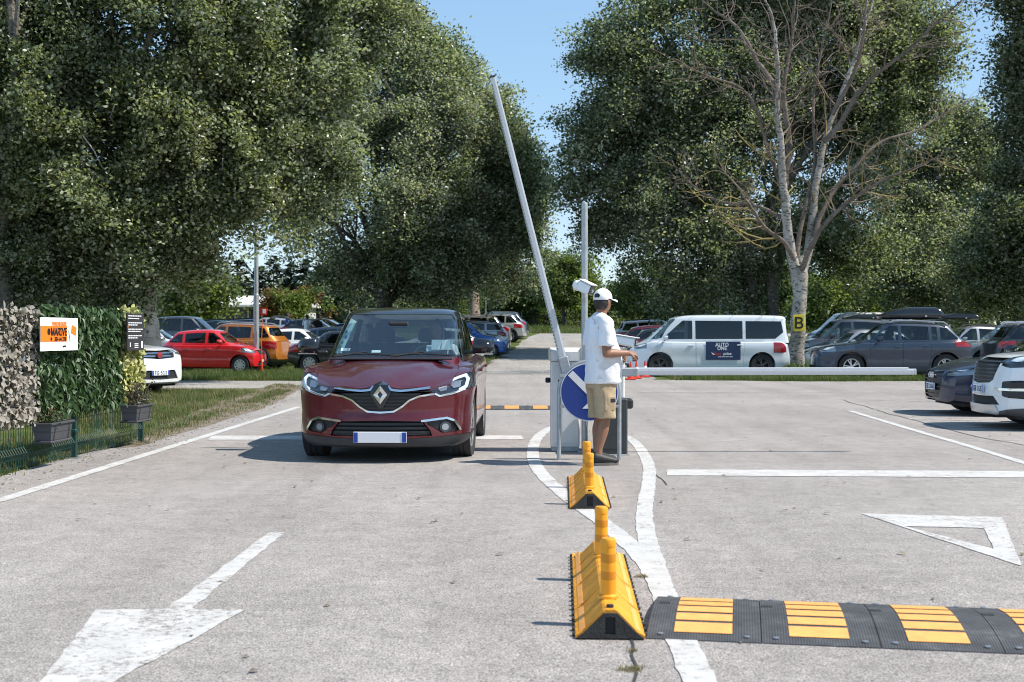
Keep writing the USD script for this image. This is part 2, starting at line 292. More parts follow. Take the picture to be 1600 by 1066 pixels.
# --- painted markings, 4 mm above the asphalt
def ribbon(px, w, ends=None):
    pts = [G(*p)[:2] for p in px] + (ends or [])
    return LineString(pts).buffer(w / 2, cap_style='flat', join_style='round')
def smooth_px(px, n=40):
    from scipy.interpolate import splprep, splev
    a = np.array([G(*p)[:2] for p in px]).T
    t, _ = splprep(a, s=0.0, k=3); return list(map(tuple, np.array(splev(np.linspace(0, 1, n), t)).T))
def rough_edge(poly, amp=0.012, seed=1):
    out = []
    for g in getattr(poly, 'geoms', [poly]):
        def ring(r):
            L = LineString(r.coords); n = max(8, int(L.length / 0.05)); q = np.array([L.interpolate(i / n, normalized=True).coords[0] for i in range(n)])
            k = np.c_[q * 9, np.full(n, seed)]
            return q + amp * 2 * np.c_[meshkit.fbm(k, 3) - 0.5, meshkit.fbm(k + 7.7, 3) - 0.5]
        out.append(Polygon(ring(g.exterior), [ring(i) for i in g.interiors]).buffer(0))
    return unary_union(out)
def marking(name, poly, label, m='road_paint', dz=0.012, amp=0.012, group=None):
    return tag(obj(name, drape(rough_edge(poly, amp, R.integers(99)), dz), m), label, 'road marking', group)
marking('edge_line', LineString([G(467, 636.8)[:2], G(255, 703.5)[:2], G(0, 784)[:2], (-5.1, 6), (-5.0, -8)]).buffer(0.065, cap_style='flat'), 'long white line painted along the left edge of the asphalt')
marking('stop_line', Polygon([G(325, 689)[:2], G(818, 688)[:2], G(814, 682)[:2], G(331, 682.5)[:2]]), 'white stop line painted across the entry lane, under the maroon car')
isl = unary_union([LineString(smooth_px([(866, 668), (845, 680), (833, 703), (838, 730), (863, 759), (914, 799), (950, 825), (987, 857), (1016, 890), (1036, 925), (1063, 1002), (1092, 1066), (1125, 1150)], 60)).buffer(0.068, cap_style='flat'),
                   LineString(smooth_px([(966, 679), (983, 686), (1000, 702), (1013, 727), (1014.5, 750), (1009, 785), (1007, 812), (1010, 839), (1023, 884), (1036, 925)], 40)).buffer(0.062, cap_style='flat')])
marking('island_outline', isl, 'curved white outline of the island round the barrier and the yellow dividers')
marking('arrow', Polygon([G(*p)[:2] for p in [(420, 835), (445, 835), (298, 956), (384, 957), (-25, 1181), (150, 957), (258, 956)]]), 'big white arrow on the asphalt of the entry lane, pointing at the viewer', 'road_paint_worn')
marking('exit_line', Polygon([G(1042, 745)[:2], (7.9, 11.65), (7.9, 12.25), G(1042, 735.5)[:2]]), 'broad white line across the exit lane on the right')
marking('triangle', Polygon([G(*p)[:2] for p in [(1346, 805), (1567, 811), (1597, 888)]]).difference(Polygon([G(*p)[:2] for p in [(1414, 825), (1538, 828), (1553, 861)]])), 'white outline of a give way triangle on the asphalt at right', 'road_paint_worn')
marking('bay_line', ribbon([(1328, 643), (1420, 671), (1516, 699), (1640, 737)], 0.11), 'slanting white parking bay line in front of the white off-roader')
for pts, w, lab in [([(1338, 640.5), (1520, 643)], 0.10, 'thin white bay line that meets the slanting one, reaching under the dark blue hatchback'), ([(1357, 626.5), (1460, 628)], 0.08, 'short faint bay line left of the dark blue hatchback bumper'),
                    ([(1000, 613.5), (1500, 614.6)], 0.10, 'faint long white line across the asphalt before the grass strip'), ([(1420, 656), (1640, 660)], 0.12, 'white bay line in the shadow between the two parked cars at right'), ([(1505, 668), (1700, 672)], 0.12, 'white bay line under the nose of the white off-roader')]:
    marking('bay_line', ribbon(pts, w), lab, 'road_paint_worn', dz=0.0125)
plain('tar', (0.035, 0.033, 0.031), 0.8)
for pts, w, lab in [([(1318, 626), (1365, 641), (1450, 664), (1530, 684), (1640, 705)], 0.02, 'dark crack running across the right bays'), ([(985, 1001), (989, 1015), (984, 1030), (992, 1048), (988, 1075)], 0.012, 'crack in the asphalt in front of the near yellow divider'),
                    ([(1022, 738), (1032, 748), (1044, 760)], 0.012, 'short crack beside the island outline')]:
    q = [G(*p)[:2] for p in pts]
    tag(obj('crack', drape(LineString(wob(q, 0.05, len(lab), 0.06)).buffer(w / 2), 0.0118), 'tar'), lab, 'crack')
# --- grass
def blade(h, w, lean, yaw, o=(0, 0)):
    d = np.array([math.cos(yaw), math.sin(yaw)]); s = np.array([-d[1], d[0]])
    pts = [(0, 0), (0.55, lean * 0.35), (1.0, lean)]; V = []
    for t, b in pts:
        ww = w * (1 - t) ** 0.6 / 2 + 0.0004; c = np.array(o) + d * b * h
        V += [[*(c + s * ww), h * t], [*(c - s * ww), h * t]]
    return trimesh.Trimesh(V, [[0, 1, 3], [0, 3, 2], [2, 3, 5], [2, 5, 4]], process=False)
def leafmat(name, top, under, trans=0.35, rough=0.45, var=0.35, spec=0.5):
    d = lambda c, k: tuple(min(1, x * k) for x in c)
    return mat(name, {'o': ('object_info', {}), 'g': ('geometry', {}), 'vr': ('rgb_ramp', {'ramp': [(0, (1 - var,) * 3), (1, (1 + var,) * 3)]}), 'ir': ('rgb_ramp', {'ramp': [(0, (1 - var,) * 3), (1, (1 + var,) * 3)]}),
        's': ('mix', {'color1': top, 'color2': under}), 'm': ('mix', {'mix_type': 'multiply', 'fac': 1.0}), 'm2': ('mix', {'mix_type': 'multiply', 'fac': 1.0}), 'tm': ('mix', {'mix_type': 'multiply', 'fac': 1.0, 'color2': (1.25, 1.4, 0.6)}),
        'p': ('principled_bsdf', {'roughness': rough, 'specular_ior_level': spec}), 't': ('translucent_bsdf', {}), 'x': ('mix_closure', {'fac': trans})},
        [('g.backfacing', 's.fac'), ('o.random', 'vr.fac'), ('g.random_per_island', 'ir.fac'), ('s.color', 'm.color1'), ('vr.color', 'm.color2'), ('m.color', 'm2.color1'), ('ir.color', 'm2.color2'),
         ('m2.color', 'p.base_color'), ('m2.color', 'tm.color1'), ('tm.color', 't.color'), ('p.BSDF', 'x.closure1'), ('t.BSDF', 'x.closure2')], surface='x.closure')
leafmat('grass_green', (0.105, 0.155, 0.03), (0.105, 0.155, 0.03), 0.35, 0.6)
leafmat('grass_dry', (0.30, 0.245, 0.125), (0.30, 0.245, 0.125), 0.3, 0.7)
leafmat('weed_green', (0.06, 0.11, 0.02), (0.08, 0.13, 0.03), 0.35, 0.55)
def tuft(n, h, w, spread, seed):
    r = np.random.default_rng(seed)
    return cat([blade(h * r.uniform(0.5, 1.1), w * r.uniform(0.7, 1.3), r.uniform(0.1, 0.9), r.uniform(0, 6.28), r.normal(0, spread, 2)) for _ in range(n)])
def scatter(path_parent, name, protos, pts, yaw, scl, which, tilt=None, label=None, catg=None, kind='stuff'):
    """A PointInstancer; protos: (name, mesh, material) triples."""
    par = ppath(path_parent); path = par + '/' + numbered(par, name)
    pi = UsdGeom.PointInstancer.Define(stage, path)
    targets = []
    for nm, me, mt in protos:
        usdkit.mesh(stage, f'{path}/{nm}', me, LK + mt); targets.append(Sdf.Path(f'{path}/{nm}'))
    pi.CreatePrototypesRel().SetTargets(targets)
    pts = np.asarray(pts, np.float32); n = len(pts)
    pi.CreatePositionsAttr(Vt.Vec3fArray.FromNumpy(pts)); pi.CreateProtoIndicesAttr(Vt.IntArray.FromNumpy(np.asarray(which, np.int32)))
    s = np.asarray(scl, np.float32); pi.CreateScalesAttr(Vt.Vec3fArray.FromNumpy(np.repeat(s[:, None], 3, 1) if s.ndim == 1 else s))
    h = np.asarray(yaw) / 2; z = np.zeros(n)
    q = np.c_[np.cos(h), z, z, np.sin(h)]
    if tilt is not None:
        th, ax = tilt; hq = th / 2; t = np.c_[np.cos(hq), np.cos(ax) * np.sin(hq), np.sin(ax) * np.sin(hq), z]
        w1, x1, y1, z1 = t.T; w2, x2, y2, z2 = q.T
        q = np.c_[w1*w2-x1*x2-y1*y2-z1*z2, w1*x2+x1*w2+y1*z2-z1*y2, w1*y2-x1*z2+y1*w2+z1*x2, w1*z2+x1*y2-y1*x2+z1*w2]
    qh = q.astype(np.float16)
    pi.CreateOrientationsAttr(Vt.QuathArray([Gf.Quath(float(a), float(b), float(c), float(d)) for a, b, c, d in qh]))
    return tag(pi, label, catg, None, kind)
def fill(poly, n, seed):
    r = np.random.default_rng(seed); x0, y0, x1, y1 = poly.bounds; out = []
    shapely.prepare(poly)
    while sum(map(len, out)) < n:
        q = r.uniform((x0, y0), (x1, y1), (n * 2, 2)); out.append(q[shapely.contains_xy(poly, q[:, 0], q[:, 1])])
    return np.vstack(out)[:n]
def lawn(name, poly, n, h, seed, label, dry=0.3, protos=None):
    r = np.random.default_rng(seed); q = fill(poly, n * 2, seed)
    d = meshkit.fbm(np.c_[q * 0.6, np.full(len(q), seed)], 3); q = q[(d + r.normal(0, 0.12, len(q))) > 0.42][:n]; n = len(q)
    pr = protos or [('green_tuft', tuft(16, h, 0.006, 0.05, seed), 'grass_green'), ('green_tuft_b', tuft(13, h * 1.4, 0.007, 0.07, seed + 1), 'grass_green'), ('dry_tuft', tuft(12, h * 1.2, 0.005, 0.06, seed + 2), 'grass_dry')]
    w = np.where(r.random(n) < dry, 2, r.integers(0, 2, n))
    return scatter(None, name, pr, np.c_[q, H(q[:, 1]) + 0.003], r.uniform(0, 6.28, n), r.uniform(0.6, 1.4, n), w, label=label, catg='grass')
rest = lambda p: p.difference(unary_union([asphalt_poly.buffer(0.02), gravel_poly.buffer(-0.1)]))
lawn('grass', rest(sbox(4.6, 35.2, 24, 41)), 9000, 0.11, 21, 'bright green grass strip between the asphalt and the parked cars on the right', 0.12)
lawn('grass', rest(sbox(6, 41, 32, 60)), 6000, 0.10, 22, 'grass under and between the parked cars on the right', 0.2)
lawn('grass', rest(sbox(-16, 35.6, -1.2, 43)), 7000, 0.12, 23, 'green grass strip along the gravel in front of the red hatchback', 0.15)
lawn('grass', rest(sbox(-22, 43, 2.0, 62)), 5000, 0.10, 24, 'grass under the parked cars on the left', 0.25)
lawn('grass', rest(Polygon([(-9.5, 12), (-4.9, 12), (-4.7, 16), (-5.4, 22), (-5.4, 28.5), (-9, 30.2), (-14, 30.2), (-14, 14)])).difference(dirt_poly.buffer(-0.1)), 8500, 0.075, 25, 'patchy green and straw coloured grass behind the wire fence', 0.45)
lawn('grass', rest(sbox(-30, 93.5, 40, 120)), 7000, 0.28, 26, 'sunlit meadow grass beyond the far end of the gravel track', 0.2, [('green_tuft', tuft(10, 0.3, 0.03, 0.25, 71), 'grass_green'), ('green_tuft_b', tuft(10, 0.4, 0.03, 0.25, 72), 'grass_green'), ('dry_tuft', tuft(8, 0.3, 0.03, 0.25, 73), 'grass_dry')])

lawn('grass', dirt_poly.buffer(-0.05), 420, 0.045, 27, 'sparse dry grass on the bare earth along the left asphalt edge', 0.6)
lawn('grass', rest(LineString(edgeL).buffer(.35)).intersection(sbox(-20, 8, 5, 30)), 800, 0.05, 28, 'thin grass fringe along the left asphalt edge', 0.5)
# ================================================================ bark and leaves
def bark(name, pale, dark, thr=0.5, sc=7.0):
    return mat(name, {'t': ('texture_coordinate', {}), 'mp': ('mapping', {'scale': (1.0, 1.0, 2.6)}), 'n': ('noise_texture', {'scale': sc, 'detail': 6.0, 'roughness': 0.7, 'distortion': 0.5}), 'r': ('rgb_ramp', {'ramp': [(thr, pale), (thr + 0.07, tuple(0.5 * (a + b) for a, b in zip(pale, dark))), (thr + 0.12, dark)]}),
        'n2': ('noise_texture', {'scale': 1.3, 'detail': 4.0}), 'r2': ('rgb_ramp', {'ramp': [(0.35, (0.6, 0.58, 0.55)), (0.65, (1.0,) * 3)]}), 'm': ('mix', {'mix_type': 'multiply', 'fac': 1.0}), 'b': ('bump', {'strength': 0.8, 'distance': 0.03}), 'p': ('principled_bsdf', {'roughness': 0.9, 'specular_ior_level': 0.2})},
        [('t.object', 'mp.vector'), ('mp.vector', 'n.vector'), ('t.object', 'n2.vector'), ('n.fac', 'r.fac'), ('n2.fac', 'r2.fac'), ('r.color', 'm.color1'), ('r2.color', 'm.color2'), ('m.color', 'p.base_color'), ('n.fac', 'b.height'), ('b.normal', 'p.normal')])
bark('bark_white', (0.40, 0.37, 0.33), (0.05, 0.045, 0.04), 0.49)
bark('bark_pale', (0.62, 0.60, 0.56), (0.10, 0.09, 0.08), 0.56, 6.0)
bark('bark_dead', (0.20, 0.16, 0.13), (0.07, 0.058, 0.05), 0.50, 9.0)
bark('bark_dark', (0.16, 0.145, 0.125), (0.04, 0.035, 0.03), 0.48)
plain('twig_brown', (0.15, 0.112, 0.085), 0.9, var=0.3)
plain('lichen', (0.27, 0.20, 0.07), 0.9, var=0.4)
leafmat('leaf_poplar', (0.084, 0.116, 0.037), (0.462, 0.497, 0.382), 0.40, 0.36, 0.35, 0.6)
leafmat('leaf_olive', (0.130, 0.149, 0.048), (0.462, 0.484, 0.330), 0.40, 0.38, 0.35, 0.6)
leafmat('leaf_silver', (0.154, 0.168, 0.102), (0.563, 0.578, 0.483), 0.40, 0.4, 0.3, 0.6)
leafmat('leaf_dark', (0.094, 0.126, 0.049), (0.442, 0.468, 0.355), 0.40, 0.36, 0.35, 0.6)
leafmat('leaf_bright', (0.200, 0.269, 0.044), (0.275, 0.338, 0.100), 0.42, 0.5)
leafmat('leaf_far', (0.150, 0.206, 0.056), (0.213, 0.263, 0.112), 0.36, 0.55)
leafmat('leaf_rust', (0.22, 0.10, 0.025), (0.20, 0.14, 0.03), 0.3, 0.55)
leafmat('needle', (0.016, 0.038, 0.014), (0.02, 0.04, 0.016), 0.08, 0.6)
# ================================================================ trees
def twig(nl, size, length, spread, seed, up=0.5, narrow=0.8, stem=True):
    r = np.random.default_rng(seed); ms = []
    for k in range(3):
        d = r.normal(size=3); d[2] = d[2] * 0.5 - 0.1; d /= np.linalg.norm(d)
        a = r.normal(0, spread * 0.3, 3); e = a + d * length
        for i in range(nl // 3):
            t = r.random(); V, F = leaf(size * r.uniform(0.65, 1.2), r, up, narrow)
            ms.append((V + a + (e - a) * t + r.normal(0, spread * 0.35, 3), F))
    n, vs, fs = 0, [], []
    for V, F in ms: vs.append(V); fs.append(F + n); n += len(V)
    return trimesh.Trimesh(np.vstack(vs), np.vstack(fs), process=False)
TW = {}
def twigs(key, nl, size, length, spread, up=0.5, narrow=0.8):
    if key not in TW: TW[key] = [twig(nl, size, length, spread, 100 + 7 * len(TW) + k, up, narrow) for k in range(3)]
    return TW[key]
def lobe_points(lobes, n, seed, gap=0.42, fr=0.5, shell=0.28, spray=1.5):
    """Where the leafy twigs of a crown sit: along sprays that leave the lobes outwards and droop, thinned where a slow noise leaves gaps."""
    r = np.random.default_rng(seed); C = np.array([l[0] for l in lobes], float); Q = np.array([l[1] if np.ndim(l[1]) else (l[1],) * 3 for l in lobes], float)
    per = 7; m = int(n / per * 2.2); w = Q.prod(1) ** (2 / 3); k = r.choice(len(lobes), m, p=w / w.sum())
    d = r.normal(size=(m, 3)); d /= np.linalg.norm(d, axis=1, keepdims=True)
    rr = r.random(m) ** shell * 0.80
    bumpy = 0.50 + 0.90 * meshkit.fbm(d * 2.6 + k[:, None] * 3.1, 4, seed)
    a = C[k] + d * Q[k] * (rr * bumpy)[:, None]
    g = meshkit.fbm(a * fr + seed, 3, seed)
    keep = g + r.normal(0, 0.03, m) > gap; a, d = a[keep], d[keep]; m = len(a)
    v = d * 0.8 + r.normal(0, 0.45, (m, 3)); v[:, 2] += r.normal(0.1, 0.5, m); v /= np.linalg.norm(v, axis=1, keepdims=True)
    L = spray * r.uniform(0.5, 1.35, m); t = np.linspace(0.0, 1.0, per)
    p = a[:, None] + v[:, None] * (L[:, None] * t)[..., None]; p[..., 2] -= (r.uniform(0.0, 0.55, m) * L)[:, None] * t ** 2
    p = (p + r.normal(0, 0.10 * spray, p.shape)).reshape(-1, 3)
    return p[:n]
def tree(name, label, base, fork, r0, lobes, tw, mats, n, seed, scale=(0.8, 1.3), gap=0.42, fr=0.5, shell=0.28, barkm='bark_white', subs=7, more=(), group=None, catg='tree', trunk_pts=None, spray=1.5):
    base = np.asarray(base, float); t = thing(name, label, catg, base, group=group)
    fork = np.asarray(fork, float) - base; r = np.random.default_rng(seed)
    ms = []
    tp = np.array(trunk_pts) - base if trunk_pts is not None else curve((0, 0, -0.15), fork, 0, 0.1, 8, seed)
    rad = np.linspace(r0, r0 * 0.78, len(tp)); rad[0] *= 1.5; rad[1] *= 1.12
    ms.append(tube(tp, rad, 14))
    for i, l in enumerate(lobes):
        c = np.asarray(l[0], float) - base; q = np.array(l[1] if np.ndim(l[1]) else (l[1],) * 3)
        st = tp[-1] if i % 2 == 0 else tp[-1] + (c - tp[-1]) * 0.0 + np.array([0, 0, -0.12 * i % 0.5])
        m = curve(st, c, 0.06, 0.35, 8, seed + i); L = np.linalg.norm(c - st); rl = min(r0 * 0.55, 0.03 + L * 0.022)
        ms.append(tube(m, np.linspace(rl, rl * 0.35, 8), 8))
        for k in range(subs):
            d = r.normal(size=3); d[2] = abs(d[2]) * 0.8 - 0.15; d /= np.linalg.norm(d); s = m[r.integers(3, 8)]
            ms.append(tube(curve(s, c + d * q * r.uniform(0.7, 0.95), 0.03, 0.4, 6, seed * 31 + i * 7 + k), np.linspace(rl * 0.4, 0.012, 6), 5))
    for a in more: ms.append(tube(np.asarray(a[0]) - base, a[1], 7))
    obj('trunk', cat(ms), barkm, t, smooth=40)
    p = lobe_points(lobes, n, seed, gap, fr, shell, spray) - base; n = len(p)
    for j, (mt, share) in enumerate(mats):      # a crown of one leaf tone, or of two tones mixed
        pass
    cum = np.cumsum([s for _, s in mats]); tone = meshkit.fbm(p * 0.35 + 5, 3, seed + 1); tone = np.argsort(np.argsort(tone)) / max(1, n - 1)
    pick = np.searchsorted(cum / cum[-1], np.clip(tone + r.normal(0, 0.12, n), 0, 0.999))
    pr = [(f'leafy_twig' + ('' if 3 * j + k == 0 else f'_{3 * j + k:03d}'), tw[k], mt) for j, (mt, _) in enumerate(mats) for k in range(3)]
    scatter(t, 'crown', pr, p, r.uniform(0, 6.28, n), r.uniform(*scale, n), pick * 3 + r.integers(0, 3, n), tilt=(r.normal(0, 0.35, n), r.uniform(0, 6.28, n)))
    return t
def lb(px, py, d, rx, ry=None, rd=None):
    """A crown lobe about the point seen at px, py at distance d: half-widths in pixels of the photograph there, and in metres for its depth."""
    ry = ry or rx; return (P(px, py, d), (rx / FPX * d, rd or rx / FPX * d, ry / FPX * d))
near_tw = twigs('near', 75, 0.095, 0.44, 0.36, 0.5, 0.66); mid_tw = twigs('mid', 60, 0.14, 0.6, 0.5, 0.5, 0.66); far_tw = twigs('far', 42, 0.24, 0.8, 0.75); small_tw = twigs('small', 40, 0.17, 0.5, 0.5, 0.5, 0.6)
b1 = np.array([(233 - 800) / FPX * 34, 34, 0])
tree('poplar_tree', 'big leafy poplar whose pale trunk stands behind the leaf screens at left', (b1[0], 34, 0), P(236, 395, 34), 0.30,
     [lb(205, 330, 33, 145, 115), lb(120, 230, 32, 170, 170), lb(330, 190, 33, 165, 170), lb(455, 130, 34, 135, 135), lb(470, 235, 34, 95, 80), lb(240, 40, 33, 240, 190), lb(500, -10, 35, 150, 110), lb(360, -180, 34, 240, 220), lb(120, 400, 33.5, 130, 75), lb(285, 405, 33, 48, 50), lb(350, 275, 32.5, 75, 70), lb(560, 60, 34.5, 60, 55), lb(405, 290, 33, 45, 40)],
     near_tw, [('leaf_poplar', 0.5), ('leaf_olive', 0.5)], 7300, 5, gap=0.455, fr=0.7, spray=0.85, barkm='bark_pale', trunk_pts=[(b1[0], 34, -0.1), P(233, 540, 34), P(230, 480, 34), P(229, 440, 34), P(233, 395, 34)])
tree('poplar_tree', 'leafy poplar at the left edge, its trunk behind the grey brown leaf screen', (-12.7, 32, 0), P(2, 380, 32), 0.28,
     [lb(-10, 300, 32, 150, 170), lb(30, 120, 32, 150, 160), lb(-120, 100, 32, 190, 260), lb(40, 420, 33, 90, 60), lb(-20, -120, 32, 230, 200)], near_tw, [('leaf_dark', 0.5), ('leaf_poplar', 0.5)], 3300, 9, gap=0.435, fr=0.7, spray=0.85, barkm='bark_dark', trunk_pts=[(-12.75, 32, -0.1), P(4, 500, 32), P(6, 440, 32), P(2, 380, 32)])
tree('poplar_tree', 'broad poplar with low spreading limbs, standing behind the roof of the maroon car', (*G(596, 547)[:2], float(H(G(596, 547)[1]))), P(600, 455, 64), 0.42,
     [lb(600, 150, 64, 120, 105), lb(520, 230, 63, 100, 110), lb(700, 220, 64, 120, 110), lb(770, 270, 65, 85, 105), lb(640, 320, 62, 125, 100), lb(500, 335, 62, 70, 75), lb(760, 390, 65, 85, 75), lb(590, 60, 65, 90, 75), lb(690, 140, 65, 80, 70), lb(660, 405, 63, 90, 50), lb(540, 420, 64, 40, 35), lb(800, 330, 66, 62, 70)],
     mid_tw, [('leaf_silver', 0.42), ('leaf_poplar', 0.33), ('leaf_dark', 0.25)], 6200, 13, (0.75, 1.25), spray=1.45, gap=0.475, fr=0.42, barkm='bark_dark', subs=9,
     more=[(np.array([P(592, 460, 64), P(570, 430, 63), P(545, 395, 62), P(525, 350, 62)]), [0.3, 0.24, 0.17, 0.1]), (np.array([P(602, 450, 64), P(612, 400, 64), P(618, 340, 64), P(640, 260, 64)]), [0.3, 0.24, 0.18, 0.1]), (np.array([P(606, 470, 64), P(640, 440, 65), P(690, 405, 66), P(720, 350, 66)]), [0.26, 0.2, 0.14, 0.1])])
tree('poplar_tree', 'slimmer poplar with a straight pale trunk just left of the raised barrier arm', (*G(736, 545)[:2], float(H(G(736, 545)[1]))), P(736, 420, 74), 0.30,
     [lb(750, 330, 75, 80, 90), lb(785, 385, 76, 42, 50), lb(720, 400, 75, 55, 50), lb(815, 310, 77, 38, 60), lb(770, 430, 76, 50, 30)], mid_tw, [('leaf_silver', 0.5), ('leaf_bright', 0.2), ('leaf_poplar', 0.3)], 1900, 17, (0.9, 1.4), spray=1.3, gap=0.44, fr=0.4, barkm='bark_dead')
tree('poplar_tree', 'very large dense poplar with two dark trunks behind the white van, filling the upper right', (*G(1172, 551)[:2], float(H(G(1172, 551)[1]))), P(1170, 400, 58), 0.48,
     [lb(1000, 180, 58, 105, 110), lb(965, 105, 58, 65, 75), lb(1030, 40, 58, 80, 60), lb(960, 290, 58, 80, 95), lb(1060, 320, 57, 120, 110), lb(1120, 150, 58, 150, 130), lb(1260, 230, 60, 160, 140), lb(1380, 150, 61, 95, 115), lb(1080, 60, 59, 120, 80), lb(1250, 50, 60, 160, 120), lb(1385, 60, 61, 95, 90), lb(1200, 370, 60, 140, 80), lb(1025, 400, 58, 75, 62), lb(1330, 350, 62, 85, 85), lb(1100, 430, 59, 90, 50), lb(1240, -80, 60, 230, 150), lb(940, 215, 58, 50, 60)],
     mid_tw, [('leaf_dark', 0.42), ('leaf_poplar', 0.42), ('leaf_silver', 0.16)], 9000, 23, (0.75, 1.25), spray=1.45, gap=0.465, fr=0.42, barkm='bark_dark', subs=6,
     more=[(np.array([G(1212, 551) - (0, 0, 0.1), P(1208, 500, 58.6), P(1205, 440, 58.6), P(1196, 390, 58.6), P(1200, 330, 58.6)]), [0.36, 0.3, 0.28, 0.25, 0.18]), (np.array([P(1206, 450, 58.6), P(1216, 425, 59), P(1222, 385, 59.5)]), [0.2, 0.2, 0.14])])
tree('poplar_tree', 'silvery narrow poplar right of the bare tree, behind the roof boxes', (*G(1480, 545)[:2], float(H(G(1480, 545)[1]))), P(1480, 430, 72), 0.26,
     [lb(1450, 300, 72, 75, 95), lb(1500, 240, 72, 50, 80), lb(1430, 400, 71, 80, 60), lb(1500, 380, 72, 70, 80), lb(1540, 330, 72, 45, 70), lb(1470, 440, 71, 100, 40)], mid_tw, [('leaf_silver', 0.8), ('leaf_poplar', 0.2)], 2700, 29, (0.8, 1.25), spray=1.35, gap=0.45, fr=0.5)
tree('poplar_tree', 'dark dense poplar cut by the right edge of the view', (*G(1592, 556)[:2], float(H(G(1592, 556)[1]))), P(1600, 430, 54), 0.30,
     [lb(1630, 130, 54, 75, 100), lb(1612, 250, 54, 60, 90), lb(1640, 330, 53, 110, 110), lb(1600, 400, 54, 90, 70), lb(1690, 150, 54, 120, 170), lb(1570, 420, 55, 55, 45), lb(1612, 60, 54, 50, 45), lb(1680, -60, 54, 150, 120)],
     mid_tw, [('leaf_dark', 0.7), ('leaf_poplar', 0.3)], 3500, 31, (0.75, 1.2), spray=1.3, gap=0.43, fr=0.45, barkm='bark_dark')
tree('poplar_tree', 'shaded poplar whose thin dark trunk shows behind the black parked car at far right', (*G(1568, 552)[:2], float(H(G(1568, 552)[1]))), P(1566, 440, 60), 0.2,
     [lb(1540, 440, 61, 60, 45), lb(1590, 445, 61, 50, 40), lb(1560, 380, 62, 55, 50)], mid_tw, [('leaf_dark', 0.6), ('leaf_silver', 0.4)], 700, 37, (0.8, 1.2), gap=0.43, barkm='bark_dark')
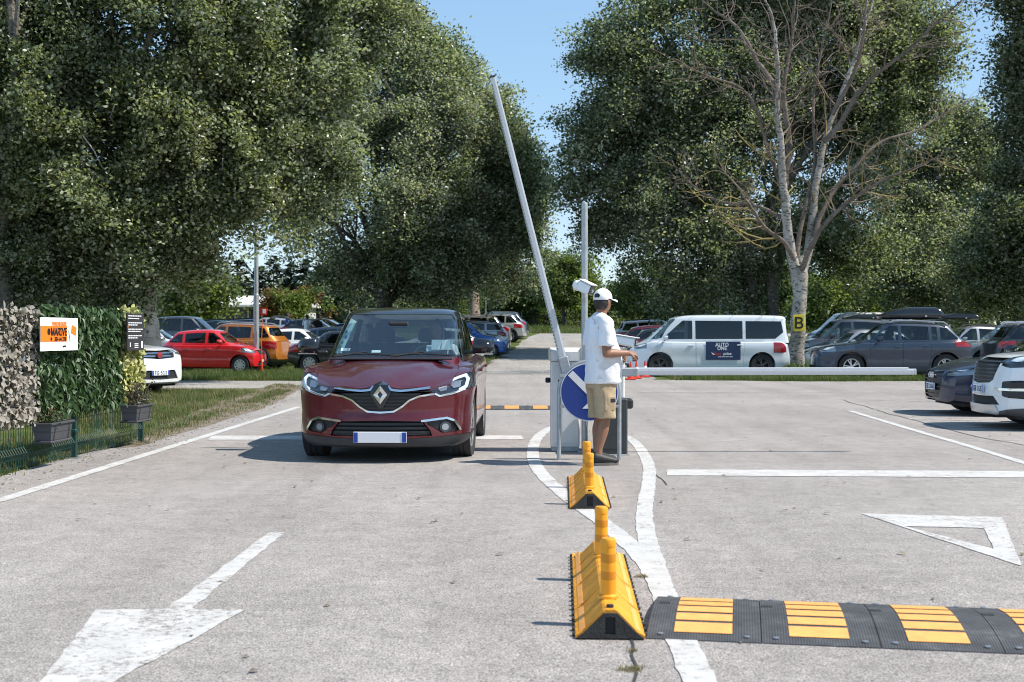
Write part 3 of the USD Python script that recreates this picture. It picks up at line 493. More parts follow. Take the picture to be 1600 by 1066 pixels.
# --- the bare tree
def bare_tree():
    d0 = 41.5; base = G(1247, 583); base = np.array([(1247 - 800) / FPX * d0, d0, float(H(d0))])
    t = thing('bare_tree', 'dead leafless poplar with a white trunk carrying the yellow letter plate', 'tree', base); r = np.random.default_rng(3)
    def pts(px, d=0.0):
        a = np.array(px, float); n = len(a); dd = d0 + d * np.linspace(0, 1, n); return np.array([P(x, y, k) for (x, y), k in zip(a, dd)]) - base
    def dense(p, n): 
        from scipy.interpolate import splprep, splev
        q, _ = splprep(p.T, s=0, k=min(3, len(p) - 1)); return np.array(splev(np.linspace(0, 1, n), q)).T
    tp = dense(pts([(1246, 600), (1246, 570), (1247, 520), (1249, 470), (1250, 430), (1247, 400)]), 14); tp[0, 2] = -0.1; tp[:, :2] += r.normal(0, 0.015, (14, 2))
    rr = np.interp(np.linspace(0, 1, 14), [0, 0.1, 0.7, 0.85, 1], [0.32, 0.25, 0.225, 0.255, 0.15]); obj('trunk', tube(tp, rr, 18), 'bark_white', t, smooth=50)
    tr = []
    limbs = [([(1245, 445), (1241, 412), (1232, 372), (1226, 310), (1221, 265), (1219, 225), (1212, 178), (1211, 117), (1207, 70), (1202, 28), (1184, -10), (1165, -60)], 0.22, -1.5), ([(1227, 290), (1231, 245), (1233, 225), (1226, 178), (1226, 117), (1235, 70), (1242, 0), (1247, -60)], 0.14, 0.8),
             ([(1250, 445), (1256, 412), (1263, 385), (1268, 328), (1277, 263), (1287, 220), (1301, 178), (1320, 127), (1338, 66), (1357, 9), (1366, -50)], 0.20, 1.2), ([(1287, 222), (1324, 174), (1367, 117), (1404, 89), (1451, 47), (1503, 0), (1530, -30)], 0.12, -1.0),
             ([(1250, 440), (1257, 408), (1270, 380), (1291, 347), (1329, 314), (1376, 286), (1427, 267), (1484, 234)], 0.12, -2.5), ([(1274, 372), (1282, 338), (1310, 291), (1348, 244), (1381, 216), (1423, 202), (1470, 176), (1526, 150)], 0.11, 1.5),
             ([(1228, 322), (1215, 275), (1202, 239), (1188, 188), (1160, 141), (1123, 127), (1076, 108), (1047, 94)], 0.10, -2.0), ([(1209, 130), (1202, 122), (1179, 89), (1146, 42), (1104, 14), (1080, -15)], 0.11, 1.5),
             ([(1246, 430), (1238, 398), (1222, 372), (1198, 356), (1179, 333), (1160, 305), (1141, 281), (1112, 268)], 0.11, -2.2), ([(1230, 345), (1210, 335), (1184, 324), (1141, 319), (1104, 305), (1066, 272), (1052, 249)], 0.075, 2.2),
             ([(1246, 402), (1250, 360), (1262, 300), (1272, 240), (1268, 170), (1276, 100), (1290, 40), (1296, -30)], 0.10, 2.0), ([(1300, 180), (1330, 130), (1352, 70), (1356, 20), (1385, -40)], 0.09, -0.6)]
    for px, r0, dep in limbs:
        p = dense(pts(px, dep), 5 * len(px)); p[1:] += np.cumsum(r.normal(0, 0.012, (len(p) - 1, 3)), 0); L = np.linalg.norm(np.diff(p, axis=0), axis=1).sum()
        rad = np.linspace(r0 * .84, 0.014, len(p)); obj('limb', tube(p, rad, 9), 'bark_dead' if r0 < 0.19 else 'bark_white', t, smooth=50)
        for k in range(int(L * 2.5) + 4):
            i = r.integers(int(len(p) * 0.25), len(p)); v = p[min(i + 1, len(p) - 1)] - p[i - 1]; v /= np.linalg.norm(v); s = r.normal(size=3); s -= v * s.dot(v) * 0.6; s /= np.linalg.norm(s)
            d = v * 0.55 + s * 0.8; d[2] += 0.1; l = r.uniform(0.6, 1.9) * (1 if i < len(p) * 0.8 else 0.7); q = curve(p[i], p[i] + d * l, -0.06 if r.random() < 0.4 else 0.05, 0.35, 6, int(r.integers(1e6)))
            tr.append((q, np.linspace(min(rad[i] * 0.45, 0.03), 0.007, 6)))
            for _ in range(r.integers(2, 6)):
                j = r.integers(1, 6); e = d / np.linalg.norm(d) * 0.5 + r.normal(0, 0.55, 3); tr.append((curve(q[j], q[j] + e * r.uniform(0.3, 0.9), 0.0, 0.4, 4, int(r.integers(1e6))), np.linspace(0.011, 0.005, 4)))
    tw = [tube(a, b, 4, cap=False) for a, b in tr]; yel = [m for m, (a, _) in zip(tw, tr) if a[0][2] < 7.5 and r.random() < 0.35]; ids = {id(m) for m in yel}
    obj('twigs', cat([m for m in tw if id(m) not in ids]), 'twig_brown', t, kind='stuff'); obj('lichen_twigs', cat(yel), 'lichen', t, kind='stuff')
bare_tree()
# --- trees and shrubs beyond the meadow and the far rows
def bush_lobes(px, py, d, w, h, seed, k=5):
    r = np.random.default_rng(seed); return [lb(px + r.uniform(-0.5, 0.5) * w, py + r.uniform(-0.45, 0.5) * h, d + r.uniform(-1, 1), w * r.uniform(0.3, 0.5), h * r.uniform(0.3, 0.5)) for _ in range(k)]
far = [(880, 440, 112, 42, 45, 'leaf_bright', 'bright green young tree behind the barrier box, beyond the meadow'), (945, 455, 114, 40, 38, 'leaf_far', 'mid green tree beyond the meadow, behind the lamp of the camera pole'), (835, 462, 116, 30, 32, 'leaf_far', 'low round tree beyond the meadow, seen just left of the raised arm'),
       (1010, 450, 112, 45, 40, 'leaf_far', 'shaded green tree beyond the row of parked hatchbacks'), (780, 470, 118, 30, 25, 'leaf_bright', 'small yellowish green tree beyond the dark estate cars'), (1080, 462, 110, 45, 32, 'leaf_bright', 'bright tree low behind the white van roof'),
       (1320, 450, 100, 60, 45, 'leaf_bright', 'bright green tree behind the far white van'), (1400, 462, 104, 50, 35, 'leaf_bright', 'bright green tree behind the big roof box'), (1560, 465, 106, 60, 36, 'leaf_far', 'green tree low behind the black car at far right'), (1290, 470, 98, 30, 28, 'leaf_bright', 'small bright tree just right of the lettered trunk'),
       (690, 470, 112, 50, 30, 'leaf_far', 'green tree low behind the maroon car roof'), (560, 465, 104, 45, 36, 'leaf_silver', 'pale silvery tree low behind the open tailgate'), (300, 450, 78, 34, 42, 'leaf_bright', 'fresh green tree right of the near pale trunk'), (270, 400, 88, 60, 60, 'leaf_far', 'green tree behind the near pale trunk'),
       (120, 430, 84, 90, 60, 'leaf_dark', 'dark tree above the green leaf screen'), (30, 420, 86, 80, 70, 'leaf_dark', 'dark tree above the grey brown leaf screen'), (1180, 455, 105, 60, 40, 'leaf_far', 'green tree seen between the two dark trunks'), (1640, 450, 100, 70, 45, 'leaf_dark', 'dark tree beyond the right edge cars')]
for i, (px, py, d, w, h, m, lab) in enumerate(far):
    x = (px - 800) / FPX * d; b = (x, d, float(H(d)))
    tree('far_tree', lab, b, P(px, py + h * 0.5, d), 0.16, bush_lobes(px, py - 4, d, w * 1.5, h * 1.45, 40 + i, 6) + [lb(px, py, d, w * 0.8, h * 0.8)], far_tw, [(m, 0.7), ('leaf_far', 0.3)], int(170 + w * h * 0.11), 50 + i, (0.65, 1.1), gap=0.42, fr=0.3, subs=3, barkm='bark_dark', group='trees beyond the parked cars')
shr = [(880, 498, 119, 60, 14, 'leaf_far'), (960, 498, 119, 60, 15, 'leaf_bright'), (820, 499, 120, 45, 12, 'leaf_bright'), (1060, 496, 118, 60, 18, 'leaf_far'), (760, 498, 120, 50, 14, 'leaf_far')]
for i, (px, py, d, w, h, m) in enumerate(shr):
    x = (px - 800) / FPX * d
    tree('shrub', ['dense shrub behind the far wire fence by the barrier', 'light green shrub behind the far wire fence by the camera pole', 'yellowish shrub left of the raised arm along the far fence', 'tall shrub behind the white roofed estate', 'shrub behind the dark estate cars, by the far fence'][i], (x, d, float(H(d))), (x, d, float(H(d)) + 0.3), 0.06, bush_lobes(px, py, d, w, h, 90 + i, 6), far_tw, [(m, 0.6), ('leaf_bright', 0.4)], 330, 95 + i, (0.5, 0.9), gap=0.3, subs=2, barkm='bark_dark', catg='shrub', spray=0.8, group='shrubs along the far fence')
tree('shrub', 'big orange and green shrub beside the tall left lamp post', (*G(445, 536)[:2], float(H(G(445, 536)[1]))), P(445, 495, 80), 0.08, bush_lobes(445, 482, 80, 62, 38, 7, 7), far_tw, [('leaf_rust', 0.45), ('leaf_bright', 0.55)], 620, 8, (0.35, 0.65), gap=0.36, subs=3, catg='shrub', spray=0.8)
tree('shrub', 'small rusty shrub behind the open tailgate', (*G(500, 535)[:2], float(H(G(500, 535)[1]))), P(500, 505, 81), 0.05, bush_lobes(500, 500, 81, 25, 22, 9, 4), far_tw, [('leaf_rust', 0.5), ('leaf_bright', 0.5)], 160, 10, (0.35, 0.6), gap=0.36, subs=2, catg='shrub', spray=0.8)
# conifers: tiers of drooping boughs
def conifer_mesh(h, w, seed):
    r = np.random.default_rng(seed); ms, tr = [], [tube([(0, 0, -0.1), (0, 0, h * 0.5), (0, 0, h)], [h * 0.018, h * 0.011, 0.02], 7)]
    for k in range(int(h * 20)):
        t = r.random() ** 1.3; z = h * (0.1 + 0.88 * t); L = w * (1 - t) ** 0.8 * r.uniform(0.55, 1.1) + 0.15; a = r.uniform(0, 6.28); d = np.array([math.cos(a), math.sin(a)])
        for j in range(7):
            f = r.uniform(0.25, 1); c = np.array([*(d * L * f), z + (0.12 * f - 0.28 * f * f) * L]); V = c + r.normal(0, 0.22, (3, 3)) * (1, 1, 0.5) + 0.0
            ms.append(V)
    V = np.vstack(ms); return cat(tr), trimesh.Trimesh(V, np.arange(len(V)).reshape(-1, 3), process=False)
for i, (px, top, d, w) in enumerate([(352, 432, 98, 2.2), (375, 405, 100, 2.6), (405, 415, 102, 2.4), (428, 400, 104, 2.8), (455, 408, 103, 2.6), (478, 404, 102, 2.6), (500, 412, 104, 2.6), (522, 425, 106, 2.4), (335, 420, 104, 2.4)]):
    x = (px - 800) / FPX * d; z = float(H(d)); t = thing('conifer', ['dark conifer at the left end of the row, above the white roof', 'tall conifer above the white roofed hall', 'conifer behind the tall lamp post', 'tallest conifer, just right of the lamp post', 'fourth conifer from the right end of the row', 'third conifer from the right end of the row', 'second conifer from the right end of the row', 'conifer at the right end of the row, beside the broad poplar', 'conifer behind the left end of the white roofed hall'][i], 'conifer', (x, d, z), group='row of dark conifers behind the far cars')
    a, b = conifer_mesh(CAM_H - (top - HOR) / FPX * d - z, w, 60 + i); obj('trunk', a, 'bark_dark', t); obj('crown', b, 'needle', t, kind='stuff')

r = np.random.default_rng(77); n = 3600; hx, hy = r.uniform(-75, 75, n), r.uniform(121, 131, n)
hh = 1.6 + 3.6 * meshkit.fbm(np.c_[hx * .11, hy * .02, np.zeros(n)], 4, 3); hzz = hh * r.random(n) ** .8
scatter(None, 'far_wood', [('leafy_twig', far_tw[0], 'leaf_far'), ('leafy_twig_b', far_tw[1], 'leaf_bright'), ('leafy_twig_c', far_tw[2], 'leaf_poplar')], np.c_[hx, hy, H(hy) + hzz], r.uniform(0, 6.28, n), r.uniform(.8, 1.5, n), r.choice(3, n, p=(.55, .15, .3)), label='belt of far green wood closing the view beyond the meadow', catg='wood')
# ================================================================ cars
def skin_lower(S, d):
    """The lower body as a closed mesh, every surface moved out by d: rings along the car, their ends drawn into the shape of the nose and the tail."""
    L, N = S['L'], 46
    top, low, wid = S['top_f'], S['low_f'], S['wid_f']
    sec = np.array([(0, 0), (.55, 0), (.84, 0.0), (.93, .05), (.975, .16), (.982, .30), (.978, .46), (.992, .62), (1.0, .74), (.995, .84), (.972, .93), (.93, .985), (.86, 1.0), (.70, 1.0), (.50, 1.0), (.25, 1.0), (0, 1.0)])
    fine = []                                                    # the half section, subdivided
    for a, b in zip(sec, sec[1:]): fine += [a, (a + b) / 2]
    sec = np.array(fine + [sec[-1]]); full = np.vstack([sec, sec[-2:0:-1] * (-1, 1)]); K = len(full)
    us = np.r_[np.linspace(0, .14, 9)[:-1], np.linspace(.14, .86, N - 16), np.linspace(.86, 1, 9)[1:]]
    crown = S.get('crown', 0.035)
    def ring(u):
        x = (u - .5) * L; w, z0, z1 = float(wid(x)), float(low(x)), float(top(x))
        y = full[:, 0] * w; fz = full[:, 1]; z = z0 + fz * (z1 - z0)
        ay = np.abs(full[:, 0])
        z = z - crown * ay ** 2.2 * np.clip((fz - .93) / .05, 0, 1)
        for xa in S['axles']:                                    # flared arches
            y = y * (1 + .016 * np.exp(-((x - xa) / .42) ** 2) * np.exp(-((z - .55) / .28) ** 2))
        if 'crease' in S: z = z + S['crease'](x, y) * np.clip((fz - .96) / .03, 0, 1)
        y = y + np.sign(y) * d * np.clip(ay * 1.4, 0, 1); z = z + d * np.where(fz > .9, 1, np.where(fz < .03, -1, 0))
        return np.c_[np.full(K, x), y, z]
    def ends(p):
        x, y, z = p.T; ay = np.abs(y) / (S['W'] / 2)
        gf = np.clip((x / L + .5 - .80) / .20, 0, 1) ** 1.6; gr = np.clip((.20 - (x / L + .5)) / .20, 0, 1) ** 1.6
        q = p.copy()
        q[:, 0] = x + gf * (S['nose_f'](z) - S['nose_y'] * np.clip(ay, 0, 1.1) ** 2.6 + d) - gr * (S['tail_f'](z) - S['tail_y'] * np.clip(ay, 0, 1.1) ** 3.2 + d)
        return q
    rings = [ring(u) for u in us]; M = len(rings); V = np.vstack(rings)
    i, j = np.meshgrid(np.arange(M - 1), np.arange(K), indexing='ij'); i, j = i.ravel(), j.ravel(); j2 = (j + 1) % K
    F = [np.c_[i * K + j, (i + 1) * K + j, (i + 1) * K + j2], np.c_[i * K + j, (i + 1) * K + j2, i * K + j2]]
    n = len(V); V = [V]
    for e, base in ((1, (M - 1) * K), (0, 0)):                   # the caps, as shrinking rings
        r0 = rings[-1 if e else 0]; zc = (r0[:, 2].min() + r0[:, 2].max()) / 2; prev = base
        for s in (.9, .78, .64, .5, .36, .22, .1):
            V.append(np.c_[r0[:, 0], r0[:, 1] * s, zc + (r0[:, 2] - zc) * s]); jj = np.arange(K); jn = (jj + 1) % K
            A, B = np.c_[prev + jj, n + jj, n + jn], np.c_[prev + jj, n + jn, prev + jn]
            F += [A, B] if e else [A[:, ::-1], B[:, ::-1]]; prev = n; n += K
        V.append(np.array([[r0[0, 0], 0, zc]])); A = np.c_[prev + jj, np.full(K, n), prev + jn]; F.append(A if e else A[:, ::-1]); n += 1
    V = ends(np.vstack(V)); F = np.vstack(F)
    m = trimesh.Trimesh(V, F, process=False)
    if m.volume < 0: m.invert()
    return man(m)
def skin_house(S, d, floor=None):
    """The greenhouse: horizontal rings from the belt line to the roof."""
    zb, zr = S['zb'] - .06, S['zr']; n = 84; a = np.arange(n) * 2 * np.pi / n; e = 2 / S.get('round', 6.0)
    cx, cy = np.sign(np.cos(a)) * np.abs(np.cos(a)) ** e, np.sign(np.sin(a)) * np.abs(np.sin(a)) ** e
    roof = S['roof_f']; V = []
    def ring(t, z, inset, w_extra=0.0):
        f, r = S['ws_f'](t) + d, S['rw_f'](t) - d; w = S['hw_f'](t) + d
        xc, hl = (f + r) / 2, (f - r) / 2 - inset
        x = xc + cx * hl; y = cy * (w - inset * .9)
        y = y * (1 - S.get('taper', .06) * np.clip((x - .35) / 1.1, 0, 1) ** 2 - S.get('taper_r', .08) * np.clip((-x - .6) / 1.2, 0, 1) ** 2)
        return np.c_[x, y, z + t * roof(x)]
    for t in (0, .1, .2, .32, .44, .56, .68, .78, .86):
        V.append(ring(t, zb + t * (zr - .075 - zb) / .92, 0.0))
    for t, dz, ins in ((.92, -.062, .012), (.96, -.04, .035), (.985, -.022, .075), (1, -.010, .14), (1, -.004, .24), (1, 0, .36), (1, .002, .48)):
        V.append(ring(t, zr + dz + d * min(1, ins * 8), min(ins, (S['hw_f'](1) - .08))))
    if floor is not None:
        b = V[0].copy(); b[:, 2] = floor; V.insert(0, b)
    M = len(V); V = np.vstack(V); i, j = np.meshgrid(np.arange(M - 1), np.arange(n), indexing='ij'); i, j = i.ravel(), j.ravel(); j2 = (j + 1) % n
    F = np.vstack([np.c_[i * n + j, i * n + j2, (i + 1) * n + j2], np.c_[i * n + j, (i + 1) * n + j2, (i + 1) * n + j]])
    jj = np.arange(n); jn = (jj + 1) % n; c0, c1 = V[:n].mean(0), V[-n:].mean(0); k = len(V); V = np.vstack([V, c0, c1])
    F = np.vstack([F, np.c_[np.full(n, k), jn, jj], np.c_[np.full(n, k + 1), (M - 1) * n + jj, (M - 1) * n + jn]])
    m = trimesh.Trimesh(V, F, process=False)
    if m.volume < 0: m.invert()
    return man(m)
def lin(t0, t1, bow=0.0): return lambda t: t0 + (t1 - t0) * t + bow * math.sin(math.pi * min(t, 1))
def setup(S):
    S = dict(S)
    S['top_f'], S['low_f'], S['wid_f'] = pch(S['top']), pch(S['low']), pch(S['wid'])
    S['nose_f'], S['tail_f'], S['roof_f'] = pch(S['nose']), pch(S['tail']), pch(S['roof'])
    S['ws_f'], S['rw_f'] = lin(*S['ws']), lin(*S['rw']); hw = S['hw']
    S['hw_f'] = lambda t: hw[0] + (hw[1] - hw[0]) * t + .012 * math.sin(math.pi * min(t, 1))
    S['_sk'] = {}
    return S
def skin(S, d):
    if d not in S['_sk']: S['_sk'][d] = skin_lower(S, d) + skin_house(S, d)
    return S['_sk'][d]
def layer(S, d_out, d_in): return skin(S, d_out) - skin(S, d_in)
def sym(poly): return unary_union([poly, shapely.affinity.scale(poly, -1, 1, origin=(0, 0))])
import shapely.affinity
def wheel_at(t, x, y, side, r, w, rim_r, spokes, rim_mat='alloy', steer=0.0, style='twin'):
    """A wheel as a part of t: hub drum, with tyre and rim as its sub-parts. side +1: left."""
    s = side; c = np.array([x, y, r])
    pl = lambda m: move(rot(m, [0, 0, 1], steer), c)
    hub = lathe([(0, -w * .30), (rim_r * .97, -w * .30), (rim_r * .97, w * .12), (0, w * .12)], 20, 'y') if s > 0 else lathe([(0, -w * .12), (rim_r * .97, -w * .12), (rim_r * .97, w * .30), (0, w * .30)], 20, 'y')
    h = obj('wheel', pl(hub), 'matt_black', t)
    hw = w / 2; prof = [(rim_r * .98, -hw * .72), (rim_r * 1.04, -hw * .92), (r * .90, -hw), (r * .965, -hw * .93), (r * .995, -hw * .74)]
    for g in (-.5, -.17, .17, .5):
        prof += [(r, (g - .12) * w * .8), (r, (g - .04) * w * .8), (r - .010, (g - .035) * w * .8), (r - .010, (g + .035) * w * .8), (r, (g + .04) * w * .8)] if False else [(r, (g - .13) * w * .8), (r, (g - .03) * w * .8), (r - .009, (g - .025) * w * .8), (r - .009, (g + .025) * w * .8), (r, (g + .03) * w * .8), (r, (g + .13) * w * .8)]
    prof += [(r * .995, hw * .74), (r * .965, hw * .93), (r * .90, hw), (rim_r * 1.04, hw * .92), (rim_r * .98, hw * .72)]
    obj('tyre', pl(lathe(prof, 44, 'y')), 'rubber', h, smooth=35)
    ring = Point(0, 0).buffer(rim_r * 1.02, 20) - Point(0, 0).buffer(rim_r * .88, 20); sp = [ring, Point(0, 0).buffer(rim_r * .22, 12)]
    for k in range(spokes):
        a = 2 * math.pi * k / spokes
        for o in ((-.11, .11) if style == 'twin' else (0,)):
            p0 = np.array([math.cos(a + o * .3), math.sin(a + o * .3)]) * rim_r * .12; p1 = np.array([math.cos(a + o * 1.6), math.sin(a + o * 1.6)]) * rim_r * .95
            sp.append(LineString([p0, p1]).buffer(rim_r * (.065 if style == 'twin' else .15), cap_style='flat'))
    rm = extr(unary_union(sp), .022)                          # drawn in x, y; turned to face along y
    rm = rot(rm, [1, 0, 0], math.pi / 2 if s < 0 else -math.pi / 2); rm = move(rm, (0, s * w * .30, 0))
    capm = lathe([(0, 0), (rim_r * .14, 0), (rim_r * .14, .012), (0, .016)], 14, 'y'); capm = move(capm if s < 0 else capm, (0, s * (w * .30 + .018), 0))
    barrel = lathe([(rim_r * .99, -w * .42), (rim_r * .93, -w * .42), (rim_r * .90, w * .42), (rim_r * 1.0, w * .45)], 28, 'y')
    obj('rim', pl(cat(rm, capm, barrel)), rim_mat, h, smooth=30)
def mirror_part(t, x, y, z, side, m1, m2, sc=1.0):
    s = side; pts = np.array([[.07, 0.02, -.07], [.08, .15, -.06], [.05, .21, -.04], [.06, 0.03, .07], [.07, .16, .06], [.04, .21, .03], [-.05, .01, -.08], [-.05, .20, -.06], [-.05, .22, .02], [-.05, .02, .08], [-.05, .20, .06], [.10, .08, 0]]) * sc * (1, s, 1)
    o = obj('wing_mirror', move(trimesh.convex.convex_hull(pts).subdivide().subdivide() if False else trimesh.convex.convex_hull(pts), (x, y + s * .05, z)), m1, t, smooth=55)
    obj('mirror_foot', box(.07, .12, .035, (x + .02, y + s * .03, z - .07), .012), m2, o)
    obj('mirror_glass', box(.004, .15 * sc, .10 * sc, (x - .052 * sc - .002, y + s * (.05 + .11 * sc), z)), 'chrome', o)
def seats(t, xs, zf, w, heads=True):
    for x, rear in xs:
        ys = (0,) if rear else (w * .46, -w * .46)
        for y in ys:
            ww = w * 1.75 if rear else w * .72
            ms = [box(.5, ww, .16, (x + .18, y, zf + .08), .05), rot(box(.14, ww * .94, .62, (x - .1, y, zf + .42), .05), [0, 1, 0], -.22, (x - .1, y, zf + .12))]
            for yy in ((y - w * .5, y + w * .5) if rear else (y,)):
                if heads: ms.append(box(.09, .25, .17, (x - .24, yy, zf + .82), .035))
            obj('rear_seat' if rear else 'seat', cat(ms), 'seat_cloth', t)
def plate(t, x, y, z, facing, yaw=0.0, label=None, text=None, w=.52, bands=2, tilt=0.0):
    """A number plate at the nose (facing +1) or tail (-1)."""
    f = facing; pm = lambda m: move(rot(rot(m, [0, 1, 0], tilt), [0, 0, 1], yaw), (x, y, z))
    p = obj('number_plate', pm(box(.012, w, .112, (0, 0, 0), .003)), 'plate_white', t, label=label)
    for s in ((1, -1) if bands == 2 else (1,)):
        obj('blue_band', pm(box(.004, .042, .106, (f * .0075, s * (w / 2 - .024), 0))), 'plate_blue', p)
    if text:
        m = meshkit.text_mesh(text, .075, .003, True); m.apply_translation((-m.bounds[:, 0].mean(), -m.bounds[:, 1].mean(), 0)); m.apply_scale((min(1, .40 / np.ptp(m.bounds[:, 0])), 1, 1))
        m.apply_transform(np.array([[0, 0, f, 0], [f, 0, 0, 0], [0, 1, 0, 0], [0, 0, 0, 1.0]]) if f > 0 else np.array([[0, 0, -1, 0], [-1, 0, 0, 0], [0, 1, 0, 0], [0, 0, 0, 1.0]]))
        obj('plate_lettering', pm(move(m, (f * .0065, 0, 0))), 'ink', p)
def car(name, label, S, loc, yaw, body='paint', roof=None, cat_='car', group=None, interior=True, doors=True, fine=True):
    """A car from its measurements: skins, then windows, doors, lamps and grille taken out of the skins and fitted as parts of their own."""
    S = setup(S); L, W = S['L'], S['W']; t = thing(name, label, cat_, loc, yaw, group)
    B = skin(S, 0.0)
    for xa in S['axles']:
        r = S['wr'] + .055
        for s in (1, -1):
            c = trimesh.creation.cylinder(r, .46, sections=40); c = move(rot(c, [1, 0, 0], math.pi / 2), (xa, s * (W / 2 - .12), S['wr'] + .01)); B = B - man(c)
    xf, xr = S['ws'][0], S['rw'][0]; xm = .5 * (S['ws'][1] + S['rw'][1])
    win = []                                                      # (name, cutter, glass)
    for nm, pts, rr, gl in S['side_win']: win.append((nm, mex(rpoly(pts, rr), -W, W, 'y'), gl))
    for nm, pts, rr, gl, end in S['end_win']: win.append((nm, mex(rpoly(pts, rr), *((xm, L) if end > 0 else (-L, xm)), 'x'), gl))
    if interior:
        cav = skin_house(S, -.045, S.get('floor', .42)); cav = cav ^ mex(sbox(-L, -W, L, W), S.get('floor', .42), 3, 'z')
        B = B - (cav ^ skin(S, -.05))
    cut = []                                                      # patches taken out of the skin before it is drawn
    parts = []
    for nm, pts, ax, lo, hi, dout, din, m, smooth, rr, kw in S.get('patch', ()):
        poly = pts if hasattr(pts, 'area') else rpoly(pts, rr)
        for sgn in ((1, -1) if kw.get('sym') else (0,)):
            pp = poly if sgn >= 0 else shapely.affinity.scale(poly, -1, 1, origin=(0, 0)) if ax == 'x' else (shapely.affinity.scale(poly, 1, -1, origin=(0, 0)) if ax == 'z' else poly)
            l2, h2 = (lo, hi) if not (ax == 'y' and sgn < 0) else (-hi, -lo)
            gap = kw.get('gap', .004); hole = mex(pp.buffer(gap), l2, h2, ax); depth = kw.get('depth', din)
            if not kw.get('overlay'): B = B - (layer(S, .02, depth) ^ hole)
            parts.append((nm, layer(S, dout, din) ^ mex(pp, l2, h2, ax), m, smooth, kw))
    for nm, cutter, gl in win: B = B - (cutter ^ skin(S, .05))
    if doors:
        for nm, pts, rr in S['doors']:
            poly = rpoly(pts, rr)
            for xa in S['axles']: poly = poly - Point(xa, S['wr'] + .01).buffer(S['wr'] + .075)
            poly = max(getattr(poly, 'geoms', [poly]), key=lambda g: g.area)
            lay = layer(S, .02, -.03)
            for s in (1, -1):
                lo, hi = (.2, W) if s > 0 else (-W, -.2)
                B = B - (lay ^ mex(poly, lo, hi, 'y'))
                if nm: parts.append((nm, layer(S, 0, -.03) ^ mex(poly.buffer(-.005), lo, hi, 'y'), body, 28, {'door': (s, pts)}))
    if roof:                                                     # a second colour above the belt line
        zc = S['zb'] - S.get('roof_cut', 0.0); up = mex(sbox(-L, -W, L, W), zc, 4, 'z')
        upper = B ^ (skin_house(S, .004) ^ up); B = B - (skin_house(S, .006) ^ up)
        obj('body', B, body, t, smooth=28); obj('roof', upper, roof, t, smooth=28)
    else: obj('body', B, body, t, smooth=28)
    glass = skin_house(S, -.008) - skin_house(S, -.013)
    for nm, cutter, gl in win:
        g = glass ^ cutter
        for i, piece in enumerate(g.decompose()):
            if piece.volume() > 1e-6: obj(nm, piece, gl, t, smooth=30)
    lo = skin(S, 0.0)
    hm = lo.to_mesh().vert_properties
    def side_y(x, z):
        k = np.argmin((hm[:, 0] - x) ** 2 + (hm[:, 2] - z) ** 2 + np.where(hm[:, 1] > 0, 0, 9)); return hm[k, 1]
    for nm, m, mt, smooth, kw in parts:
        if m.num_tri() == 0: continue
        o = obj(nm, m, mt, t, smooth=smooth, label=kw.get('label'))
        if 'door' in kw and fine:
            s, pts = kw['door']; a = np.array(pts); hx, hz = a[:, 0].min() + .16, a[:, 1].max() - .14
            y = side_y(hx, hz); obj('handle', box(.17, .035, .032, (hx, s * (y + .008), hz), .01), S.get('handle', body), o)
        for nm2, p2, m2, dout, din in kw.get('sub', ()):
            for g in p2 if isinstance(p2, list) else [p2]:
                for sg in ((1, -1) if kw.get('sym') else (1,)):
                    pp = g if sg > 0 else shapely.affinity.scale(g, -1, 1, origin=(0, 0))
                    if sg > 0 and m.bounding_box()[4] < 0.02 and kw.get('sym'): continue
                    if sg < 0 and m.bounding_box()[1] > -0.02 and kw.get('sym'): continue
                    c = layer(S, dout, din) ^ mex(pp, *( (S.get('sub_x', 1.2), L) if kw.get('end', 1) > 0 else (-L, -1.0)), 'x')
                    if c.num_tri(): obj(nm2, c, m2, o, smooth=28)
    for xa in S['axles']:
        for s in (1, -1):
            wheel_at(t, xa, s * (W / 2 - S['ww'] / 2 - .035), s, S['wr'], S['ww'], S['rim'], S.get('spokes', 5), S.get('rim_mat', 'alloy'), S.get('steer', 0) if xa > 0 else 0, S.get('style', 'twin'))
    obj('underbody', box(L * .86, W * .8, .10, (0, 0, float(S['low_f'](0)) + .02)), 'matt_black', t)
    for s in (1, -1):
        x, z = S['mirror'][:2]; mirror_part(t, x, s * (side_y(x, S['zb'] - .10) - .03 - S.get('mir_in', 0)), z, s, S['mirror'][2], 'black_plastic', S.get('mir_sc', 1.0))
    if interior:
        seats(t, S['seats'], S.get('floor', .42) + .08, S['hw'][1])
        obj('dashboard', box(.42, S['hw'][0] * 1.72, .22, (xf - .42, 0, S['zb'] - .10), .06), 'interior', t)
        sw = rot(trimesh.creation.torus(.18, .016, major_sections=24, minor_sections=8), [0, 1, 0], 1.15); obj('steering_wheel', move(sw, (xf - .74, S['hw'][1] * .5, S['zb'] - .02)), 'interior', t)
    if 'rails' in S:
        x0, x1, y, m = S['rails']
        for s in (1, -1):
            q = [(x0, s * y, S['zr'] + float(S['roof_f'](x0)) - .02)] + [(x, s * y, S['zr'] + float(S['roof_f'](x)) + .045) for x in np.linspace(x0 - .1 if x0 > x1 else x0 + .1, x1 + .1 if x0 > x1 else x1 - .1, 6)] + [(x1, s * y, S['zr'] + float(S['roof_f'](x1)) - .02)]
            obj('roof_rail', tube(q, .02, 8), m, t, smooth=40)
    return t, S, side_y
